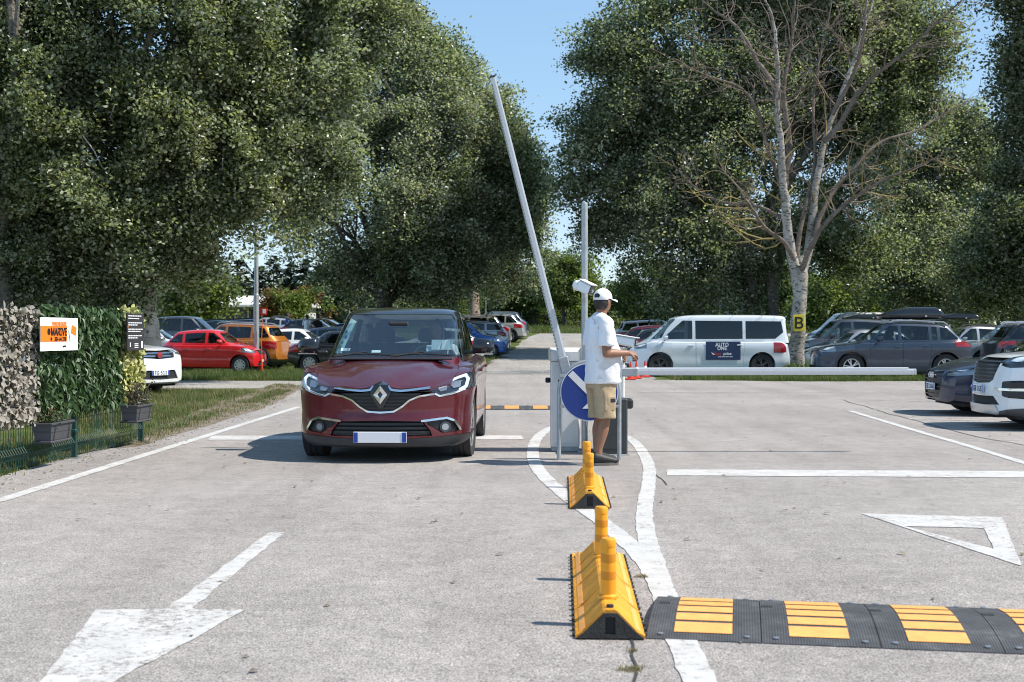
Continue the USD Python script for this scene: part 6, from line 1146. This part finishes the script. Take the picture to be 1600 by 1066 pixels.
# banner and notice board: both face the road
def ypanel(name, label, catg, d0, d1, z0, z1, off, m, th=.012, sag=0.0):
    mid, zc = .5 * (d0 + d1), .5 * (z0 + z1); t = thing(name, label, catg, (fx(mid) + off, mid, zc), -math.atan(.065)); n = 9; V = []
    for s in (0, 1):
        for iy in range(n):
            for iz in range(5):
                u, v = iy / (n - 1), iz / 4; V.append(((th if s else 0) + sag * math.sin(u * 7 + v * 2), (u - .5) * (d1 - d0), (v - .5) * (z1 - z0) + sag * .6 * math.sin(u * 5) * (1 if iz in (0, 4) else .5)))
    F = []; K = n * 5
    for iy in range(n - 1):
        for iz in range(4):
            a = iy * 5 + iz; F += [[a, a + 1, a + 6], [a, a + 6, a + 5], [K + a, K + a + 6, K + a + 1], [K + a, K + a + 5, K + a + 6]]
    edge = [iy * 5 for iy in range(n)] + [(n - 1) * 5 + k for k in range(1, 5)] + [iy * 5 + 4 for iy in range(n - 2, -1, -1)] + [k for k in (3, 2, 1)]
    for a, b in zip(edge, edge[1:] + edge[:1]): F += [[a, b, b + K], [a, b + K, a + K]]
    return t, obj('sheet', trimesh.Trimesh(V, np.array(F), process=False), m, t)
plain('banner_white', (0.74, 0.74, 0.73), 0.5, var=0.05, vscale=5); plain('banner_orange', (0.85, 0.19, 0.008), 0.5)
t, sh = ypanel('banner', 'white banner with an orange band and black lettering on the green leaf screen', 'banner', 12.40, 13.30, 1.17, 1.50, .20, 'banner_white', .006, .0)
obj('orange_band', box(.003, .62, .155, (.0085, -.139, .005)), 'banner_orange', sh); obj('orange_flag', rot(box(.003, .12, .085, (.0085, .34, .04)), [1, 0, 0], -.25, (.0085, .34, .04)), 'banner_orange', sh); obj('green_mark', rot(box(.003, .012, .12, (.0085, .23, -.02)), [1, 0, 0], .3, (.0085, .23, -.02)), 'sticker_green', sh)
letters('MARIVE', .075, (.012, -.03, .025), 'ink', sh, (0, 1, 0), wmax=.38); letters('PARCHEGGIO', .038, (.010, -.02, .105), 'orange_ink', sh, (0, 1, 0), wmax=.44); letters('334 44 220', .036, (.012, .0, -.047), 'ink', sh, (0, 1, 0), wmax=.34); letters('marive', .018, (.010, .10, -.12), 'ink', sh, (0, 1, 0))
ring_ = move(rot(extr(unary_union([Point(0, 0).buffer(.034) - sbox(-.05, k * .016 - .003, .05, k * .016 + .003) for k in (-1,)][:1] + []) - unary_union([sbox(-.05, k * .016 - .003, .05, k * .016 + .003) for k in (-1, 0, 1)]), .003), [0, 1, 0], math.pi / 2), (.0105, -.27, .025)); obj('striped_globe', ring_, 'ink', sh); obj('round_mark', move(rot(extr(Point(0, 0).buffer(.018), .003), [0, 1, 0], math.pi / 2), (.0105, -.215, -.047)), 'ink', sh)
t, sh = ypanel('notice_board', 'dark notice board with white text lines at the far end of the fence', 'notice board', 14.68, 15.22, 1.145, 1.575, .20, 'board_dark', .014)
rr = np.random.default_rng(4)
for z, l in ((.185, .40), (.155, .34), (.105, .42), (.08, .30), (.03, .42), (.005, .36), (-.045, .38), (-.07, .24)):      # text lines too small to read: rows of short word strips
    y = -.24
    while y < -.24 + l: w_ = rr.uniform(.025, .065); obj('text_line', box(.002, w_, .011, (.0155, y + w_ / 2, z)), 'white_ink', sh); y += w_ + .012
obj('orange_dot', box(.003, .03, .012, (.0165, -.25, .058)), 'orange_ink', sh); obj('small_emblem', box(.003, .03, .05, (.0165, -.18, -.15)), 'white_ink', sh); [obj('text_line', box(.002, .12, .010, (.0155, .02, -.14 - k * .022)), 'white_ink', sh) for k in range(3)]; obj('code_strip', box(.003, .05, .08, (.0165, .20, -.15)), 'white_ink', sh)
# planters
def planter(label, d, z0):
    t = thing('planter', label, 'planter', (fx(d) + .17, d, z0), -math.atan(.065)); l, w, h = .52, .20, .17
    def frus(l0, w0, l1, w1, za, zb_): return trimesh.convex.convex_hull(np.array([[sx * ww / 2, sy_ * ll / 2, z] for z, ll, ww in ((za, l0, w0), (zb_, l1, w1)) for sx in (-1, 1) for sy_ in (-1, 1)]))
    B = man(frus(l * .86, w * .78, l, w, 0, h)) - man(frus(l * .80, w * .66, l * .95, w * .88, .015, h + .03)); obj('trough', B, 'planter_grey', t)
    rim = man(box(w + .03, l + .03, .022, (0, 0, h - .005), .004)) - man(box(w - .02, l - .02, .1, (0, 0, h))); obj('rim', rim, 'planter_grey', t)
    obj('rib', man(box(w * .93, l * .945, .012, (0, 0, h * .52))) - man(box(w * .86, l * .90, .05, (0, 0, h * .52))), 'planter_grey', t)
    obj('saucer', box(w * .98, l * .96, .022, (0, 0, -.014), .006), 'planter_grey', t); obj('soil', box(w * .84, l * .90, .02, (0, 0, h - .035)), 'dirt', t)
    obj('bracket', cat(*[tube([(-w / 2 - .04, y, h), (w / 2 + .012, y, h - .01), (w * .40, y, -.03), (-w / 2 - .04, y, -.03)], .005, 5) for y in (-.17, .17)]), 'matt_black', t); return t
planter('dark grey planter box with withered plants, hung on the fence under the banner', 12.76, .29); planter('dark grey planter box with a bushy herb at the far end of the fence', 15.10, .33)
def pot_plant(label, d, z, h, n, mats, seed):
    r = np.random.default_rng(seed); t = thing('potted_plant', label, 'plant', (fx(d) + .17, d, z), 0); st, lv = [], []
    for i in range(n):
        a = np.array([r.uniform(-.05, .05), r.uniform(-.20, .20), 0]); e = a + np.array([r.normal(0, .07), r.normal(0, .09), h * r.uniform(.5, 1.1)]); c = curve(a, e, 0, .5, 5, int(r.integers(1e6))); st.append(tube(c, .003, 4))
        for k in range(16):
            q = c[r.integers(1, 5)] + r.normal(0, .018, 3); V, F = leaf(.045 * r.uniform(.6, 1.2), r, .3, .4); lv.append((V + q, F))
    obj('stems', cat(st), 'twig_brown', t, kind='stuff'); half = int(len(lv) * .72)
    for nm, part, m in (('leaves', lv[:half], mats[0]), ('dry_leaves', lv[half:], mats[1])): obj(nm, trimesh.Trimesh(np.vstack([v for v, _ in part]), np.vstack([f + 6 * i for i, (_, f) in enumerate(part)]), process=False), m, t, kind='stuff')
leafmat('herb_green', (0.075, 0.09, 0.04), (0.12, 0.13, 0.08), .2); pot_plant('straggly half withered plants in the planter under the banner', 12.76, .43, .16, 16, ('weed_green', 'leaf_rust'), 1); pot_plant('bushy grey green herb in the far planter', 15.10, .47, .27, 42, ('herb_green', 'grass_dry'), 2)
# --- far fence and the white roofed hall
fd = 116.0; t = thing('far_fence', 'long wire fence with posts beyond the meadow', 'fence', (0, fd, float(H(fd))))
for px_ in range(640, 1330, 35): obj('post', box(.09, .09, 1.35, ((px_ - 800) / FPX * fd, 0, .67)), 'galvanised' if px_ % 2 else 'bark_dark', t)
for z in (.45, .9, 1.28): obj('rail_wire', tube([((640 - 800) / FPX * fd, .05, z), ((1330 - 800) / FPX * fd, .05, z)], .018, 5), 'galvanised', t)
hd_ = 92.0; hz = float(H(hd_)); x0, x1 = (285 - 800) / FPX * hd_, (470 - 800) / FPX * hd_; ze = CAM_H + (520 - 479) / FPX * hd_ - hz; zp = CAM_H + (520 - 460) / FPX * hd_ - hz
t = thing('white_hall', 'low hall with a white sheet roof and glazed front, under the conifers', 'building', ((x0 + x1) / 2, hd_, hz)); hw_ = (x1 - x0) / 2
obj('wall', box(hw_ * 2, 7, ze, (0, 3.6, ze / 2)), 'wall_pale', t); rf = trimesh.convex.convex_hull(np.array([[sx * (hw_ + .3), y, z] for sx in (-1, 1) for y, z in ((-.4, ze), (-.4, ze + .14), (3.6, zp), (7.6, ze + .14), (7.6, ze))])); obj('roof', rf, 'roof_white', t)
for k in range(9):
    x = -hw_ + (k + .5) * hw_ * 2 / 9; w_ = obj('window', box(hw_ * 2 / 9 - .14, .06, ze * .62, (x, .08, ze * .60), .01), 'window_dark', t); obj('frame', box(.09, .14, ze * .9, (x - hw_ / 9, .05, ze * .45)), 'roof_white', w_)
obj('gutter', box(hw_ * 2 + .5, .12, .12, (0, -.45, ze + .02)), 'roof_white', t)
# --- litter: loose stones and dead leaves along the edges, a dry tuft in the crack
stone = trimesh.creation.icosphere(1, .012); stone.vertices *= 1 + R.normal(0, .12, stone.vertices.shape); stone.vertices[:, 2] *= .6
dl = trimesh.Trimesh([[0, 0, .004], [.03, .014, .012], [.03, -.014, .010], [.06, 0, .004]], [[0, 2, 1], [1, 2, 3]], process=False)
edge_zone = LineString(edgeL).buffer(.55).intersection(sbox(-20, 6, 5, 32)); n = 900; r = np.random.default_rng(8); q = fill(edge_zone, n, 81)
scatter(None, 'loose_stones', [('stone', stone, 'gravel')], np.c_[q, np.full(n, .012)], r.uniform(0, 6.28, n), r.uniform(.3, 1.2, n), np.zeros(n), label='loose stones and grit along the left asphalt edge', catg='stones')
q = np.vstack([fill(edge_zone, 240, 82), fill(asphalt_poly.intersection(sbox(-5, 5, 8, 34)), 420, 83)]); n = len(q)
scatter(None, 'dead_leaves', [('dead_leaf', dl, 'leaf_rust' if False else 'twig_brown'), ('dead_leaf_b', dl, 'grass_dry')], np.c_[q, np.full(n, .011)], r.uniform(0, 6.28, n), r.uniform(.5, 1.3, n), r.integers(0, 2, n), label='small dead leaves scattered over the asphalt', catg='leaves')
q = np.vstack([r.normal((.985 - .8 + .0, 0), (.02, .02), (1, 2)) * 0 + np.array(g2(986, 1052)) + r.normal(0, .022, (34, 2)), np.array(g2(984, 1022)) + r.normal(0, .012, (9, 2)), np.array(g2(1003, 905)) + r.normal(0, .02, (14, 2))]); n = len(q)
scatter(None, 'dry_weeds', [('dry_tuft', tuft(9, .018, .0022, .010, 5), 'grass_dry')], np.c_[q, np.full(n, .010)], r.uniform(0, 6.28, n), r.uniform(.5, 1.2, n), np.zeros(n), label='tufts of dry weed in the crack before the near divider', catg='weeds')
q = np.vstack([np.array([(1247 - 800) / FPX * 41.5, 41.3]) + r.normal(0, (1.3, .6), (160, 2)), fill(sbox(4.8, 36.2, 12, 37.6), 90, 5), fill(sbox(-10, 36.5, -3, 38.5), 80, 6)]); n = len(q)
scatter(None, 'tall_weeds', [('weed', tuft(22, .38, .02, .10, 15), 'weed_green'), ('weed_b', tuft(20, .30, .025, .12, 16), 'grass_green')], np.c_[q, np.zeros(n)], r.uniform(0, 6.28, n), np.r_[r.uniform(.8, 1.5, 160), r.uniform(.4, .8, n - 160)], r.integers(0, 2, n), label='tall green weeds round the foot of the lettered trunk', catg='weeds')
# ================================================================ people
plain('skin', (0.235, 0.112, 0.065), 0.5, var=0.10, vscale=14); plain('skin_pale', (0.20, 0.10, 0.065), 0.5); plain('hair_dark', (0.012, 0.009, 0.007), 0.6)
plain('shirt_white', (0.66, 0.66, 0.67), 0.85, bump=0.25, bscale=22); plain('shorts_khaki', (0.36, 0.27, 0.165), 0.9, var=0.12, vscale=10, bump=0.3, bscale=30); plain('cap_white', (0.66, 0.66, 0.67), 0.8); plain('shoe_black', (0.009, 0.009, 0.009), 0.6, var=0.2); plain('sole_grey', (0.12, 0.11, 0.10), 0.8)
plain('shirt_blue', (0.02, 0.10, 0.42), 0.85); plain('cloth_dark', (0.02, 0.02, 0.024), 0.85); plain('cloth_grey', (0.25, 0.25, 0.26), 0.85)
def sph(c, r, n=20):
    m = Manifold.sphere(1.0, n); r = (r,) * 3 if np.ndim(r) == 0 else r
    return m.scale(tuple(map(float, r))).translate(tuple(map(float, c)))
def hull(*ms): return Manifold.batch_hull(list(ms))
def bone(a, ra, b, rb, n=20): return hull(sph(a, ra, n), sph(b, rb, n))
def union(ms):
    o = ms[0]
    for m in ms[1:]: o = o + m
    return o
def smoothed(m, edge, it=8):
    m = m.refine_to_length(edge); mm = m.to_mesh(); t = trimesh.Trimesh(mm.vert_properties[:, :3], mm.tri_verts, process=True)
    trimesh.smoothing.filter_taubin(t, lamb=.5, nu=.53, iterations=it); return t
def hand(w, d, up, side, grip=.8, s=1.0):
    """A hand from the wrist w along d; up is the back of the hand; side +1: thumb on the cross(d, up) side. grip curls the fingers."""
    d, up = np.array(d, float), np.array(up, float); d /= np.linalg.norm(d); up -= d * up.dot(d); up /= np.linalg.norm(up); lat = np.cross(d, up) * side
    ms = [hull(sph(w, .024 * s, 12), sph(w + d * .035 * s + lat * .020 * s, .015 * s, 12), sph(w + d * .085 * s + lat * .030 * s, .0115 * s, 12), sph(w + d * .082 * s - lat * .030 * s, .0115 * s, 12), sph(w + d * .04 * s - lat * .026 * s, .014 * s, 12))]
    for k, (o, l) in enumerate(((.030, .040), (.010, .045), (-.010, .042), (-.029, .034))):
        p = w + (d * .086 + lat * o) * s; a = .35 + grip * .55; v = d
        for j, f in enumerate((1.0, .68, .52)):
            v = d * math.cos(a) - up * math.sin(a); q = p + v * l * f * s; ms.append(bone(p, (.0098 - .0012 * j) * s, q, (.0090 - .0012 * j) * s, 10)); p = q; a += grip * 1.05
    p = w + (d * .030 + lat * .024) * s
    for l, v, r in ((.040, d * .65 + lat * .62 - up * .25, .0118), (.030, d * .85 + lat * .05 - up * .55, .0102), (.024, d * .72 - lat * .35 - up * .6, .0090)):
        v = v / np.linalg.norm(v); q = p + v * l * s; ms.append(bone(p, r * s, q, (r - .0014) * s, 10)); p = q
    return union(ms)
def head_parts(c, yaw, pitch=0.0, s=1.0):
    """(skin, hair) of a head about c, facing +x turned by yaw."""
    sk = [sph((.0, 0, .02), (.098, .076, .100), 28), sph((.030, 0, -.030), (.066, .062, .078), 24), hull(sph((.058, 0, -.088), .022, 12), sph((.020, .030, -.075), .025, 12), sph((.020, -.030, -.075), .025, 12))]
    sk.append(hull(sph((.098, 0, -.020), .012, 10), sph((.088, 0, .022), .008, 10), sph((.088, .012, -.024), .008, 10), sph((.088, -.012, -.024), .008, 10)))
    sk.append(hull(sph((.086, .016, -.056), .007, 8), sph((.086, -.016, -.056), .007, 8), sph((.089, 0, -.058), .008, 8)))
    for e in (1, -1):
        sk.append(sph((-.006, e * .078, -.006), (.020, .010, .032), 14)); sk.append(hull(sph((.084, e * .020, .030), .008, 8), sph((.078, e * .046, .028), .007, 8)))
    hr = sph((-.012, 0, .028), (.100, .083, .104), 28) - mex(sbox(-.2, -.2, .3, .2), -.3, -.020, 'z').rotate((0, 0, 0)) - sph((.085, 0, -.02), (.07, .09, .085), 20)
    hr = hr + (sph((-.03, 0, -.01), (.080, .079, .085), 24) - mex(sbox(-.018, -.3, .3, .3), -.3, .3, 'z') - mex(sbox(-.3, -.3, .3, .3), -.3, -.075, 'z'))
    f = lambda m: m.scale((s, s, s)).rotate((0, math.degrees(pitch), 0)).rotate((0, 0, math.degrees(yaw))).translate(tuple(map(float, c)))
    return f(union(sk)), f(hr), f
def tube_loft(rings, n=36, wr=0.0, seed=0):
    """A closed garment from rings (z, cx, cy, rx, ry), top and bottom filled; wr wrinkles it."""
    V = []; a = np.arange(n) * 2 * np.pi / n
    for z, cx, cy, rx, ry in rings: V.append(np.c_[cx + rx * np.cos(a), cy + ry * np.sin(a), np.full(n, z)])
    M = len(V); V = np.vstack(V); i, j = np.meshgrid(np.arange(M - 1), np.arange(n), indexing='ij'); i, j = i.ravel(), j.ravel(); j2 = (j + 1) % n
    F = np.vstack([np.c_[i * n + j, i * n + j2, (i + 1) * n + j2], np.c_[i * n + j, (i + 1) * n + j2, (i + 1) * n + j]]); k = len(V); V = np.vstack([V, V[:n].mean(0), V[-n:].mean(0)]); jj = np.arange(n); jn = (jj + 1) % n
    F = np.vstack([F, np.c_[np.full(n, k), jn, jj], np.c_[np.full(n, k + 1), (M - 1) * n + jj, (M - 1) * n + jn]]); m = trimesh.Trimesh(V, F, process=False)
    if m.volume < 0: m.invert()
    return man(m)
def wrinkle(t, amp, sc, seed, dirz=.35):
    n = trimesh.Trimesh(t.vertices, t.faces, process=False).vertex_normals; k = meshkit.fbm(np.c_[t.vertices[:, :2] * sc, t.vertices[:, 2] * sc * dirz] + seed, 3, seed); t.vertices = t.vertices + n * ((k - .5) * 2 * amp)[:, None]; return t
def attendant():
    t = thing('person', 'person in white cap, white T-shirt and khaki shorts standing by the blue sign, looking right', 'person', ((939 - 800) / FPX * 13.04, 13.04, .0085), .32)
    A = lambda *v: np.array(v, float)
    legs = []
    for s in (1, -1):
        hip, kn, an = A(-.01, s * .085, .88), A(.015 + .01 * s, s * .092, .48), A(-.035 + .03 * s, s * .095, .085)
        legs += [bone(hip, .088, kn + A(0, 0, .04), .062), bone(kn + A(0, 0, .04), .062, kn - A(0, 0, .03), .055), bone(kn - A(0, 0, .03), .055, kn + A(-.022, 0, -.13), .058), bone(kn + A(-.022, 0, -.13), .058, an + A(0, 0, .08), .038), bone(an + A(0, 0, .08), .038, an, .040), bone(an, .036, an + A(.05, s * .006, -.03), .024)]
    torso = [hull(sph((-.01, 0, .93), (.125, .165, .10), 24), sph((.03, 0, 1.06), (.150, .165, .10), 24)), hull(sph((.03, 0, 1.06), (.150, .165, .10), 24), sph((.0, 0, 1.30), (.122, .170, .12), 24)), hull(sph((.0, 0, 1.30), (.122, .170, .12), 24), sph((-.02, .165, 1.425), .058), sph((-.02, -.165, 1.425), .058), sph((-.012, 0, 1.47), .062)), bone((-.015, 0, 1.44), .060, (.008, 0, 1.57), .054)]
    arms = []
    jr = [A(-.02, -.185, 1.415), A(-.035, -.235, 1.135), A(.215, -.185, 1.135)]; jl = [A(-.02, .185, 1.415), A(-.03, .235, 1.14), A(.20, .13, 1.12)]
    for a, e, w in (jr, jl):
        m = e + (w - e) * .3; arms += [bone(a, .056, a + (e - a) * .5, .051), bone(a + (e - a) * .5, .051, e, .042), bone(e, .042, m, .044), bone(m, .044, w, .029)]
    hr_ = hand(jr[2], A(1, .10, -.12), A(.1, -.55, .8), 1, .95, 1.05); hl_ = hand(jl[2], A(1, -.2, -.1), A(.1, .5, .8), -1, .8, 1.05)
    hs, hair, hf = head_parts((.022, 0, 1.655), .55, .02)
    body = smoothed(union(legs + torso + arms), .022, 10); hands = [smoothed(hr_, .006, 4), smoothed(hl_, .006, 4)]; head = smoothed(hs, .009, 6)
    whole = man(body) + man(hands[0]) + man(hands[1]) + man(head); obj('body', whole, 'skin', t, smooth=60); obj('hair', smoothed(hair, .012, 4), 'hair_dark', t, smooth=60)
    for e in (1, -1): obj('eye', hf(sph((.083, e * .032, .014), .010, 12)), 'hair_dark', t)
    # T-shirt
    sh = tube_loft([(.83, .022, 0, .178, .200), (.90, .022, 0, .176, .198), (1.00, .030, 0, .178, .195), (1.08, .032, 0, .176, .193), (1.18, .018, 0, .160, .192), (1.28, .0, 0, .146, .192), (1.36, -.008, 0, .132, .190), (1.42, -.014, 0, .112, .175), (1.465, -.016, 0, .092, .135), (1.500, -.014, 0, .072, .082)])
    for a, e, w in (jr, jl):
        v = (e - a); sh = sh + hull(sph(a + A(0, 0, .008), .070), sph(a + v * .30, .074)) + bone(a + v * .25, .074, a + v * .68, .077) - Manifold.cylinder(.3, .3, .3, 24).rotate((180, 0, 0)).translate(tuple(a + v * .72 + A(0, 0, .0)))
    for a, e, w in (jr, jl): pass
    # the sleeve cut just above the elbow must not cut the trunk of the shirt away: join the trunk again
    sh = sh + tube_loft([(.83, .022, 0, .178, .200), (.90, .022, 0, .176, .198), (1.00, .030, 0, .178, .195), (1.08, .032, 0, .176, .193), (1.18, .018, 0, .160, .192), (1.28, .0, 0, .146, .192), (1.36, -.008, 0, .132, .190), (1.42, -.014, 0, .112, .175)])
    sh = sh + hull(sph((-.018, .172, 1.432), .068), sph((-.018, -.172, 1.432), .068), sph((-.012, 0, 1.468), .084))
    st = smoothed(sh, .016, 9); st = wrinkle(st, .016, 11.0, 3, .8); st.vertices = st.vertices + .007 * trimesh.Trimesh(st.vertices, st.faces, process=False).vertex_normals; obj('t_shirt', st, 'shirt_white', t, smooth=60); obj('collar', rot(move(trimesh.creation.torus(.066, .008, major_sections=28, minor_sections=8), (0, 0, 0)), [0, 1, 0], .18).apply_translation((-.012, 0, 1.498)), 'shirt_white', t, smooth=60)
    # shorts
    so = tube_loft([(.78, .0, 0, .150, .182), (.86, .005, 0, .155, .186), (.95, .01, 0, .150, .182)])
    for s in (1, -1): so = so + tube_loft([(.475, .012, s * .098, .104, .100), (.55, .010, s * .096, .103, .100), (.68, .004, s * .092, .112, .100), (.84, 0, s * .085, .130, .098)])
    so = so + hull(sph((0, 0, .82), (.13, .12, .07), 20), sph((0, 0, .88), (.14, .17, .05), 20)); obj('shorts', wrinkle(smoothed(so, .016, 6), .010, 11.0, 5, .8), 'shorts_khaki', t, smooth=60)
    obj('side_pocket', rot(box(.11, .012, .14, (.02, -.188, .63), .005), [0, 0, 1], .0), 'shorts_khaki', t); obj('printed_tag', box(.05, .004, .035, (.05, -.195, .66)), 'cloth_dark', t)
    for s in (1, -1):
        an = A(-.035 + .03 * s, s * .095, 0); y = an[1] + s * .004
        sole = extr(rpoly([(an[0] - .075, y - .034), (an[0] + .10, y - .048), (an[0] + .205, y - .030), (an[0] + .222, y), (an[0] + .20, y + .034), (an[0] + .10, y + .046), (an[0] - .075, y + .034)], .028), .026, .002); up = hull(sph((an[0] - .035, y, .074), (.054, .047, .064), 16), sph((an[0] + .03, y, .066), (.055, .050, .056), 16)) + hull(sph((an[0] + .03, y, .064), (.055, .050, .056), 16), sph((an[0] + .165, y, .044), (.056, .046, .034), 16))
        p = obj('shoe', smoothed(up, .012, 4), 'shoe_black', t, smooth=60); obj('sole', sole, 'sole_grey', p); obj('laces', cat(*[box(.008, .05, .006, (an[0] + .05 + k * .022, y, .112 - k * .009), .002) for k in range(4)]), 'cloth_dark', p)
    # cap: a crown with the opening over its strap at the back, and a peak
    cr = sph((-.006, 0, .042), (.108, .092, .098), 32) - sph((-.006, 0, .042), (.102, .086, .092), 32); cr = cr - mex(sbox(-.3, -.3, .3, .3), -.3, .030, 'z')
    hole = Manifold.cylinder(.2, .036, .036, 24).scale((.75, 1, 1)).rotate((0, 90, 0)).translate((-.25, 0, .058)); cr = cr - hole
    strap = (sph((-.006, 0, .040), (.1085, .0925, .098), 32) - sph((-.006, 0, .040), (.102, .086, .092), 32)) ^ mex(sbox(-.3, -.3, -.03, .3), .018, .040, 'z'); pk = []
    for i in range(9):
        a = (i / 8 - .5) * 2.1; 
        for k, rr in enumerate((.085, .115, .145, .172)): pk.append((math.cos(a) * rr * (1.04 if k else 1), math.sin(a) * rr * .78, .042 - .10 * (rr - .085) - .35 * (math.sin(a) * rr) ** 2 * 4))
    pk = np.array(pk); F = []
    for i in range(8):
        for k in range(3): a_ = i * 4 + k; F += [[a_, a_ + 1, a_ + 5], [a_, a_ + 5, a_ + 4]]
    n_ = len(pk); V = np.vstack([pk, pk - (0, 0, .006)]); F2 = F + [[c + n_, b + n_, a + n_] for a, b, c in F]; bd = [i * 4 for i in range(9)] + [33, 34, 35] + [i * 4 + 3 for i in range(7, -1, -1)] + [2, 1]
    for a, b in zip(bd, bd[1:] + bd[:1]): F2 += [[a, a + n_, b + n_], [a, b + n_, b]]
    T = np.array(hf(Manifold.cube((1, 1, 1))).to_mesh().vert_properties)[:, :3]
    c = obj('cap', hf(cr), 'cap_white', t, smooth=50); obj('strap', hf(strap), 'cap_white', c, smooth=50)
    o_ = T[np.argmin(T @ np.array([0, 0, 1.0]))] if False else None
    R3 = trimesh.transformations.euler_matrix(0, .02, .55, 'sxyz'); pm = trimesh.Trimesh(V, F2, process=False); pm.apply_transform(R3); pm.apply_translation((.022, 0, 1.655)); obj('peak', pm, 'cap_white', c, smooth=50); obj('button', hf(sph((-.006, 0, .141), (.010, .010, .005), 10)), 'cap_white', c)
attendant()
def far_person(label, px, d, yaw, top, legs, z=None, lean=0.0, hgt=1.0, hair='hair_dark'):
    b = P(px, 500, d); t = thing('person', label, 'person', (b[0], d, float(H(d)) + .02), yaw, scale=(hgt,) * 3); A = lambda *v: np.array(v, float)
    L = [bone((0, s * .09, .88), .085, (.01, s * .09, .48), .058, 14) for s in (1, -1)] + [bone((.01, s * .09, .48), .056, (-.02, s * .09, .08), .040, 14) for s in (1, -1)] + [bone((-.03, s * .09, .05), .04, (.12, s * .10, .035), .034, 14) for s in (1, -1)]
    ar = []
    for s in (1, -1): ar += [bone((0, s * .19, 1.40), .05, (-.02, s * .24, 1.13), .042, 14), bone((-.02, s * .24, 1.13), .042, (.10, s * .21, .92), .030, 14), hand(A(.10, s * .21, .92), A(.3, 0, -1), A(.9, s * .3, .2), s, .5)]
    hs, hair_m, _ = head_parts((.02, 0, 1.62), 0); bd = union(L + ar + [bone((0, 0, 1.40), .058, (.01, 0, 1.54), .052, 14), hs, hull(sph((0, 0, .95), (.11, .15, .1), 16), sph((0, 0, 1.30), (.10, .155, .12), 16), sph((0, .15, 1.40), .05, 12), sph((0, -.15, 1.40), .05, 12))])
    obj('body', smoothed(bd, .03, 4), 'skin', t, smooth=60); obj('hair', hair_m, hair, t, smooth=60)
    sh = tube_loft([(.84, .0, 0, .145, .175), (1.0, .0, 0, .14, .17), (1.25, 0, 0, .132, .178), (1.40, 0, 0, .11, .175), (1.475, 0, 0, .07, .09)], 20)
    for s in (1, -1): sh = sh + bone((0, s * .19, 1.40), .064, (-.012, s * .22, 1.24), .062, 14)
    obj('shirt', smoothed(sh, .03, 4), top, t, smooth=60); so = tube_loft([(.80, 0, 0, .13, .17), (.96, 0, 0, .13, .165)], 20)
    for s in (1, -1): so = so + bone((0, s * .09, .86), .105, (.01, s * .092, .52), .085, 14)
    obj('trousers', smoothed(so, .03, 3), legs, t, smooth=60)
far_person('person in a white top standing between the far cars, left of the open tailgate', 480, 66, 1.2, 'shirt_white', 'cloth_dark'); far_person('person in black clothes standing right beside the open tailgate', 497, 63.5, 2.5, 'cloth_dark', 'cloth_dark'); far_person('person in a bright blue shirt at the pale hatchback, by the orange and green shrub', 449, 73, .4, 'shirt_blue', 'cloth_grey')
# the driver of the maroon car
def driver():
    A = lambda *v: np.array(v, float); c = np.array([-1.295, 15.30, 0]); yaw = -math.pi / 2 - .025; t = thing('person', 'person in a pale shirt at the wheel of the maroon car, holding a white slip', 'person', c, yaw)
    hs, hair, hf = head_parts((.02, .40, 1.385), -.25); bd = [hull(sph((-.08, .40, .72), (.15, .17, .12), 18), sph((-.06, .40, 1.0), (.12, .17, .12), 18)), hull(sph((-.06, .40, 1.0), (.12, .17, .12), 18), sph((-.05, .57, 1.16), .055, 14), sph((-.05, .23, 1.16), .055, 14), sph((-.03, .40, 1.20), .06, 14)), bone((-.03, .40, 1.18), .056, (.01, .40, 1.30), .050, 14)]
    ar = []
    for a, e, w in ((A(-.05, .59, 1.14), A(.18, .66, .98), A(.40, .60, 1.13)), (A(-.05, .22, 1.14), A(.15, .14, .93), A(.40, .27, 1.10))): ar += [bone(a, .05, e, .042, 14), bone(e, .042, w, .030, 14)]
    hd1, hd2 = hand(A(.40, .60, 1.13), A(.6, -.2, .5), A(.2, .4, .8), 1, .8), hand(A(.40, .27, 1.10), A(.8, .2, .2), A(0, -.3, 1), -1, .9)
    for s in (1, -1): ar += [bone((-.08, .40 + s * .1, .70), .085, (.42, .40 + s * .11, .70), .06, 14), bone((.42, .40 + s * .11, .70), .058, (.62, .40 + s * .11, .42), .042, 14)]
    obj('body', smoothed(union(bd + ar + [hs, hd1, hd2]), .02, 5), 'skin_pale', t, smooth=60); obj('hair', smoothed(hair, .015, 3), 'hair_dark', t, smooth=60)
    sh = hull(sph((-.08, .40, .78), (.17, .19, .1), 18), sph((-.055, .40, 1.02), (.135, .185, .12), 18)) + hull(sph((-.055, .40, 1.0), (.135, .185, .12), 18), sph((-.05, .58, 1.15), .068, 14), sph((-.05, .22, 1.15), .068, 14)) + bone((-.05, .58, 1.15), .066, (.10, .64, 1.03), .060, 14) + bone((-.05, .22, 1.15), .066, (.08, .165, 1.01), .060, 14); obj('shirt', smoothed(sh, .02, 5), 'shirt_white', t, smooth=60); obj('trousers', smoothed(union([bone((-.08, .40 + s * .1, .70), .098, (.40, .40 + s * .11, .70), .072, 14) for s in (1, -1)]), .03, 3), 'cloth_dark', t, smooth=60)
    s = thing('paper_slip', 'white slip of paper in the hand of the driver of the maroon car', 'paper', c, yaw); obj('sheet', rot(box(.003, .24, .13, (.52, .50, 1.21), 0), [0, 1, 0], -.5, (.52, .50, 1.21)), 'plate_white', s); obj('folded_half', rot(box(.003, .16, .10, (.50, .40, 1.17), 0), [0, 1, 0], -.8, (.50, .40, 1.17)), 'sign_white', s)
driver()
